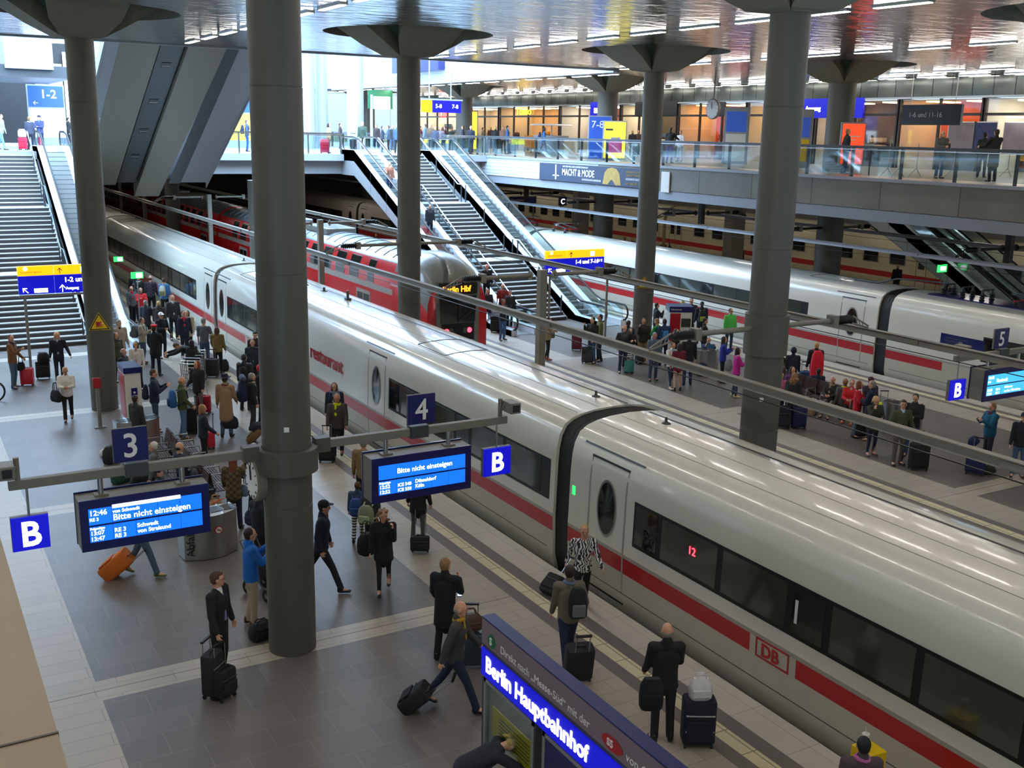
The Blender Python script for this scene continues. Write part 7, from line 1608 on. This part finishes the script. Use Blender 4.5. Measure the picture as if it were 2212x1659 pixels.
p_ = UY(1174, 300, 60.5, 1.78, 120, 'person in a blue jacket and grey trousers walking along the gallery', ('j', (60, 120, 180)), ((118, 122, 140),), ('bob', 'dark'), pose='walk', stride=18); backpack(p_, 'navy rucksack of the walker in the blue jacket', (34, 50, 90), .4, .3, .18, zc=1.05)
UY(783, 300, 59.6, 1.80, 205, 'bald man in an olive jacket standing at the escalator head', ('j', (58, 74, 62)), ((190, 180, 160),), ('bald', 'grey'), L='hold')
p = PY(763, 320, 60.5); suitcase(p.x, 60.5, 30, 'black suitcase of the bald man at the escalator head', (26, 28, 34), .4, .3, .8, z=FZ + .01)
UY(710, 300, 59.0, 1.68, 120, 'woman in a tan coat on the bridge behind the red suitcase', ('c', (176, 150, 110), '', .15), (BK,), ('bob', 'dark'), L='pull')
p = PY(702, 325, 58.7); suitcase(p.x, 58.7, 30, 'large crimson suitcase on the bridge by the glass railing', (196, 26, 60), .52, .34, .8, hard=True, z=FZ + .01)
UY(534, 300, 61.0, 1.76, 110, 'backpacker in blue on the bridge left of the foreground column', ('j', (60, 76, 100)), ((50, 76, 120),), ('short', 'brown')); backpack(PEOPLE[-1], 'navy rucksack of the backpacker on the bridge', (34, 40, 56), .5, .34, .2, zc=1.0)
UY(3, 300, 60.0, 1.78, 120, 'person in a khaki jacket and light jeans at the upper left edge', ('j', (150, 156, 130)), ((110, 150, 190),), ('short', 'brown'), pose='walk', stride=14)
UY(66, 300, 60.6, 1.66, 30, 'woman with a big white scarf above the left stairs', ('j', (60, 64, 84)), (NV,), ('bun', 'light'), scarf=(232, 228, 220))
p = PY(50, 318, 60.4); suitcase(p.x, 60.4, 30, 'bright red suitcase above the left stairs', (214, 30, 60), .4, .28, .62, z=FZ + .01); p = PY(48, 295, 60.5); bag((p.x, 60.5, FZ + .66), (.4, .3, .4), 0, 'white bag on the bright red suitcase', (230, 228, 226))
UY(88, 300, 62.0, 1.74, 210, 'man in a purple blue jacket above the left escalator', ('j', (60, 66, 110)), (NV,), ('cap', (40, 34, 60)), inner=(90, 150, 220), L='front', R='front')
UY(151, 300, 64.0, 1.68, 120, 'dark haired woman at the edge of the left column on the bridge', ('j', BK), (BK,), ('pony', 'dark'))
crowd = [(826, 62, (50, 54, 70), 'navy coat'), (839, 61, (70, 84, 96), 'grey blue hoodie'), (848, 66, (44, 44, 46), 'black jacket'), (858, 60, (60, 90, 140), 'checked blue shirt'), (813, 70, (60, 50, 50), 'brown jumper'), (735, 72, (70, 60, 60), 'dark shirt'), (918, 61, (90, 104, 120), 'grey denim jacket'), (930, 66, (110, 90, 70), 'tan jacket'), (940, 60, (60, 66, 84), 'white haired navy jacket'), (952, 64, (110, 104, 108), 'grey hoodie'), (909, 68, (100, 40, 50), 'maroon top'), (962, 70, (80, 40, 50), 'wine red cardigan'),
         (1017, 60, (30, 34, 50), 'dark blue parka'), (1070, 64, (36, 34, 36), 'black winter coat'), (1087, 66, (150, 110, 90), 'beige knitted top'), (1096, 63, (50, 90, 140), 'steel blue jacket'), (1030, 74, (80, 60, 70), 'plum jacket at the coffee shop'), (1116, 76, (60, 40, 40), 'dark brown jacket at the coffee shop'), (1366, 56, (40, 34, 34), 'black jacket in the orange shop'), (1378, 58, (70, 50, 44), 'brown coat in the orange shop'), (1043, 78, (120, 110, 100), 'grey beige jacket far back'), (1000, 66, (44, 50, 70), 'navy blazer'), (870, 74, (90, 90, 96), 'grey coat far back'), (1060, 82, (70, 40, 36), 'rust coat far back'), (975, 74, (60, 70, 64), 'green grey parka')]
for i, (px_, Y, c, nm) in enumerate(crowd):
    UY(px_, 300, Y, 1.6 + .03 * (i % 8), (120, 300, 200, 40, 210)[i % 5], 'distant passer-by in a %s before the shops' % nm, ('j', c), (rnd.choice((BK, NV, JE)),), ('short', ('dark', 'brown', 'grey', 'blond', 'dark')[i % 5]))
for px_, Y, c, lb in ((1048, 62, (40, 44, 50), 'black suitcase on the gallery by the black winter coat'), (1105, 60, (70, 74, 80), 'grey suitcase on the gallery by the steel blue jacket')):
    p = PY(px_, 320, Y); suitcase(p.x, Y, 30, lb, c, .45, .3, .7, z=FZ + .01)
for px_, Y, lb in ((1150, 70, 'orange cafe display on the gallery, left one'), (1165, 66, 'orange cafe display on the gallery, right one')):
    p = PY(px_, 300, Y); t = thing('cafe_display', lb, 'display', (p.x, Y, FZ)); mb = MB(); mb.box(-.7, .7, -.05, .05, .35, 1.2, mat('orange banner', C(226, 140, 30), .5)); mb.build('banner', t, smooth=False); mb = MB(); mb.box(-.7, -.65, -.05, .05, 0, .35, M_dgrey); mb.box(.65, .7, -.05, .05, 0, .35, M_dgrey); mb.build('legs', t, smooth=False)
# tripod queue stands and a lectern on the gallery
for i, px_ in enumerate((1920, 1945, 1982, 2062, 2180)):
    p = PY(px_, 345, 28.5 + .0 * i); t = thing('tripod_stand', 'thin tripod stand behind the gallery railing', 'stand', (p.x, 28.5, FZ), group='tripod stands on the gallery')
    mb = MB(); mb.tube((0, 0, .3), (0, 0, 1.3), .015, M_lgrey, 6); mb.build('pole', t); mb = MB()
    for a in (0, 2.1, 4.2): mb.tube((0, 0, .35), (.3 * cos(a), .3 * sin(a), 0), .012, M_lgrey, 5)
    mb.build('feet', t)
p = PY(1882, 320, 30); t = thing('info_lectern', 'slanted info lectern behind the gallery railing', 'lectern', (p.x, 30, FZ)); mb = MB(); mb.tube((0, 0, 0), (0, 0, 1.0), .03, M_dgrey, 6); mb.build('stem', t); mb = MB(); mb.obox((0, 0, 1.1), (.5, .35, .03), Matrix.Rotation(rad(40), 3, 'X'), M_lgrey); mb.build('plate', t, smooth=False)

# ================================================================ bake the live modifiers to plain meshes
bpy.context.view_layer.update()
dg = bpy.context.evaluated_depsgraph_get()
new = [(o, bpy.data.meshes.new_from_object(o.evaluated_get(dg), preserve_all_data_layers=True, depsgraph=dg)) for o in APPLY]
for o, me in new:
    mats = list(o.data.materials); o.modifiers.clear(); me.name = o.data.name; o.data = me
    if not len(me.materials):
        for m in mats: me.materials.append(m)
    for p in me.polygons: pass
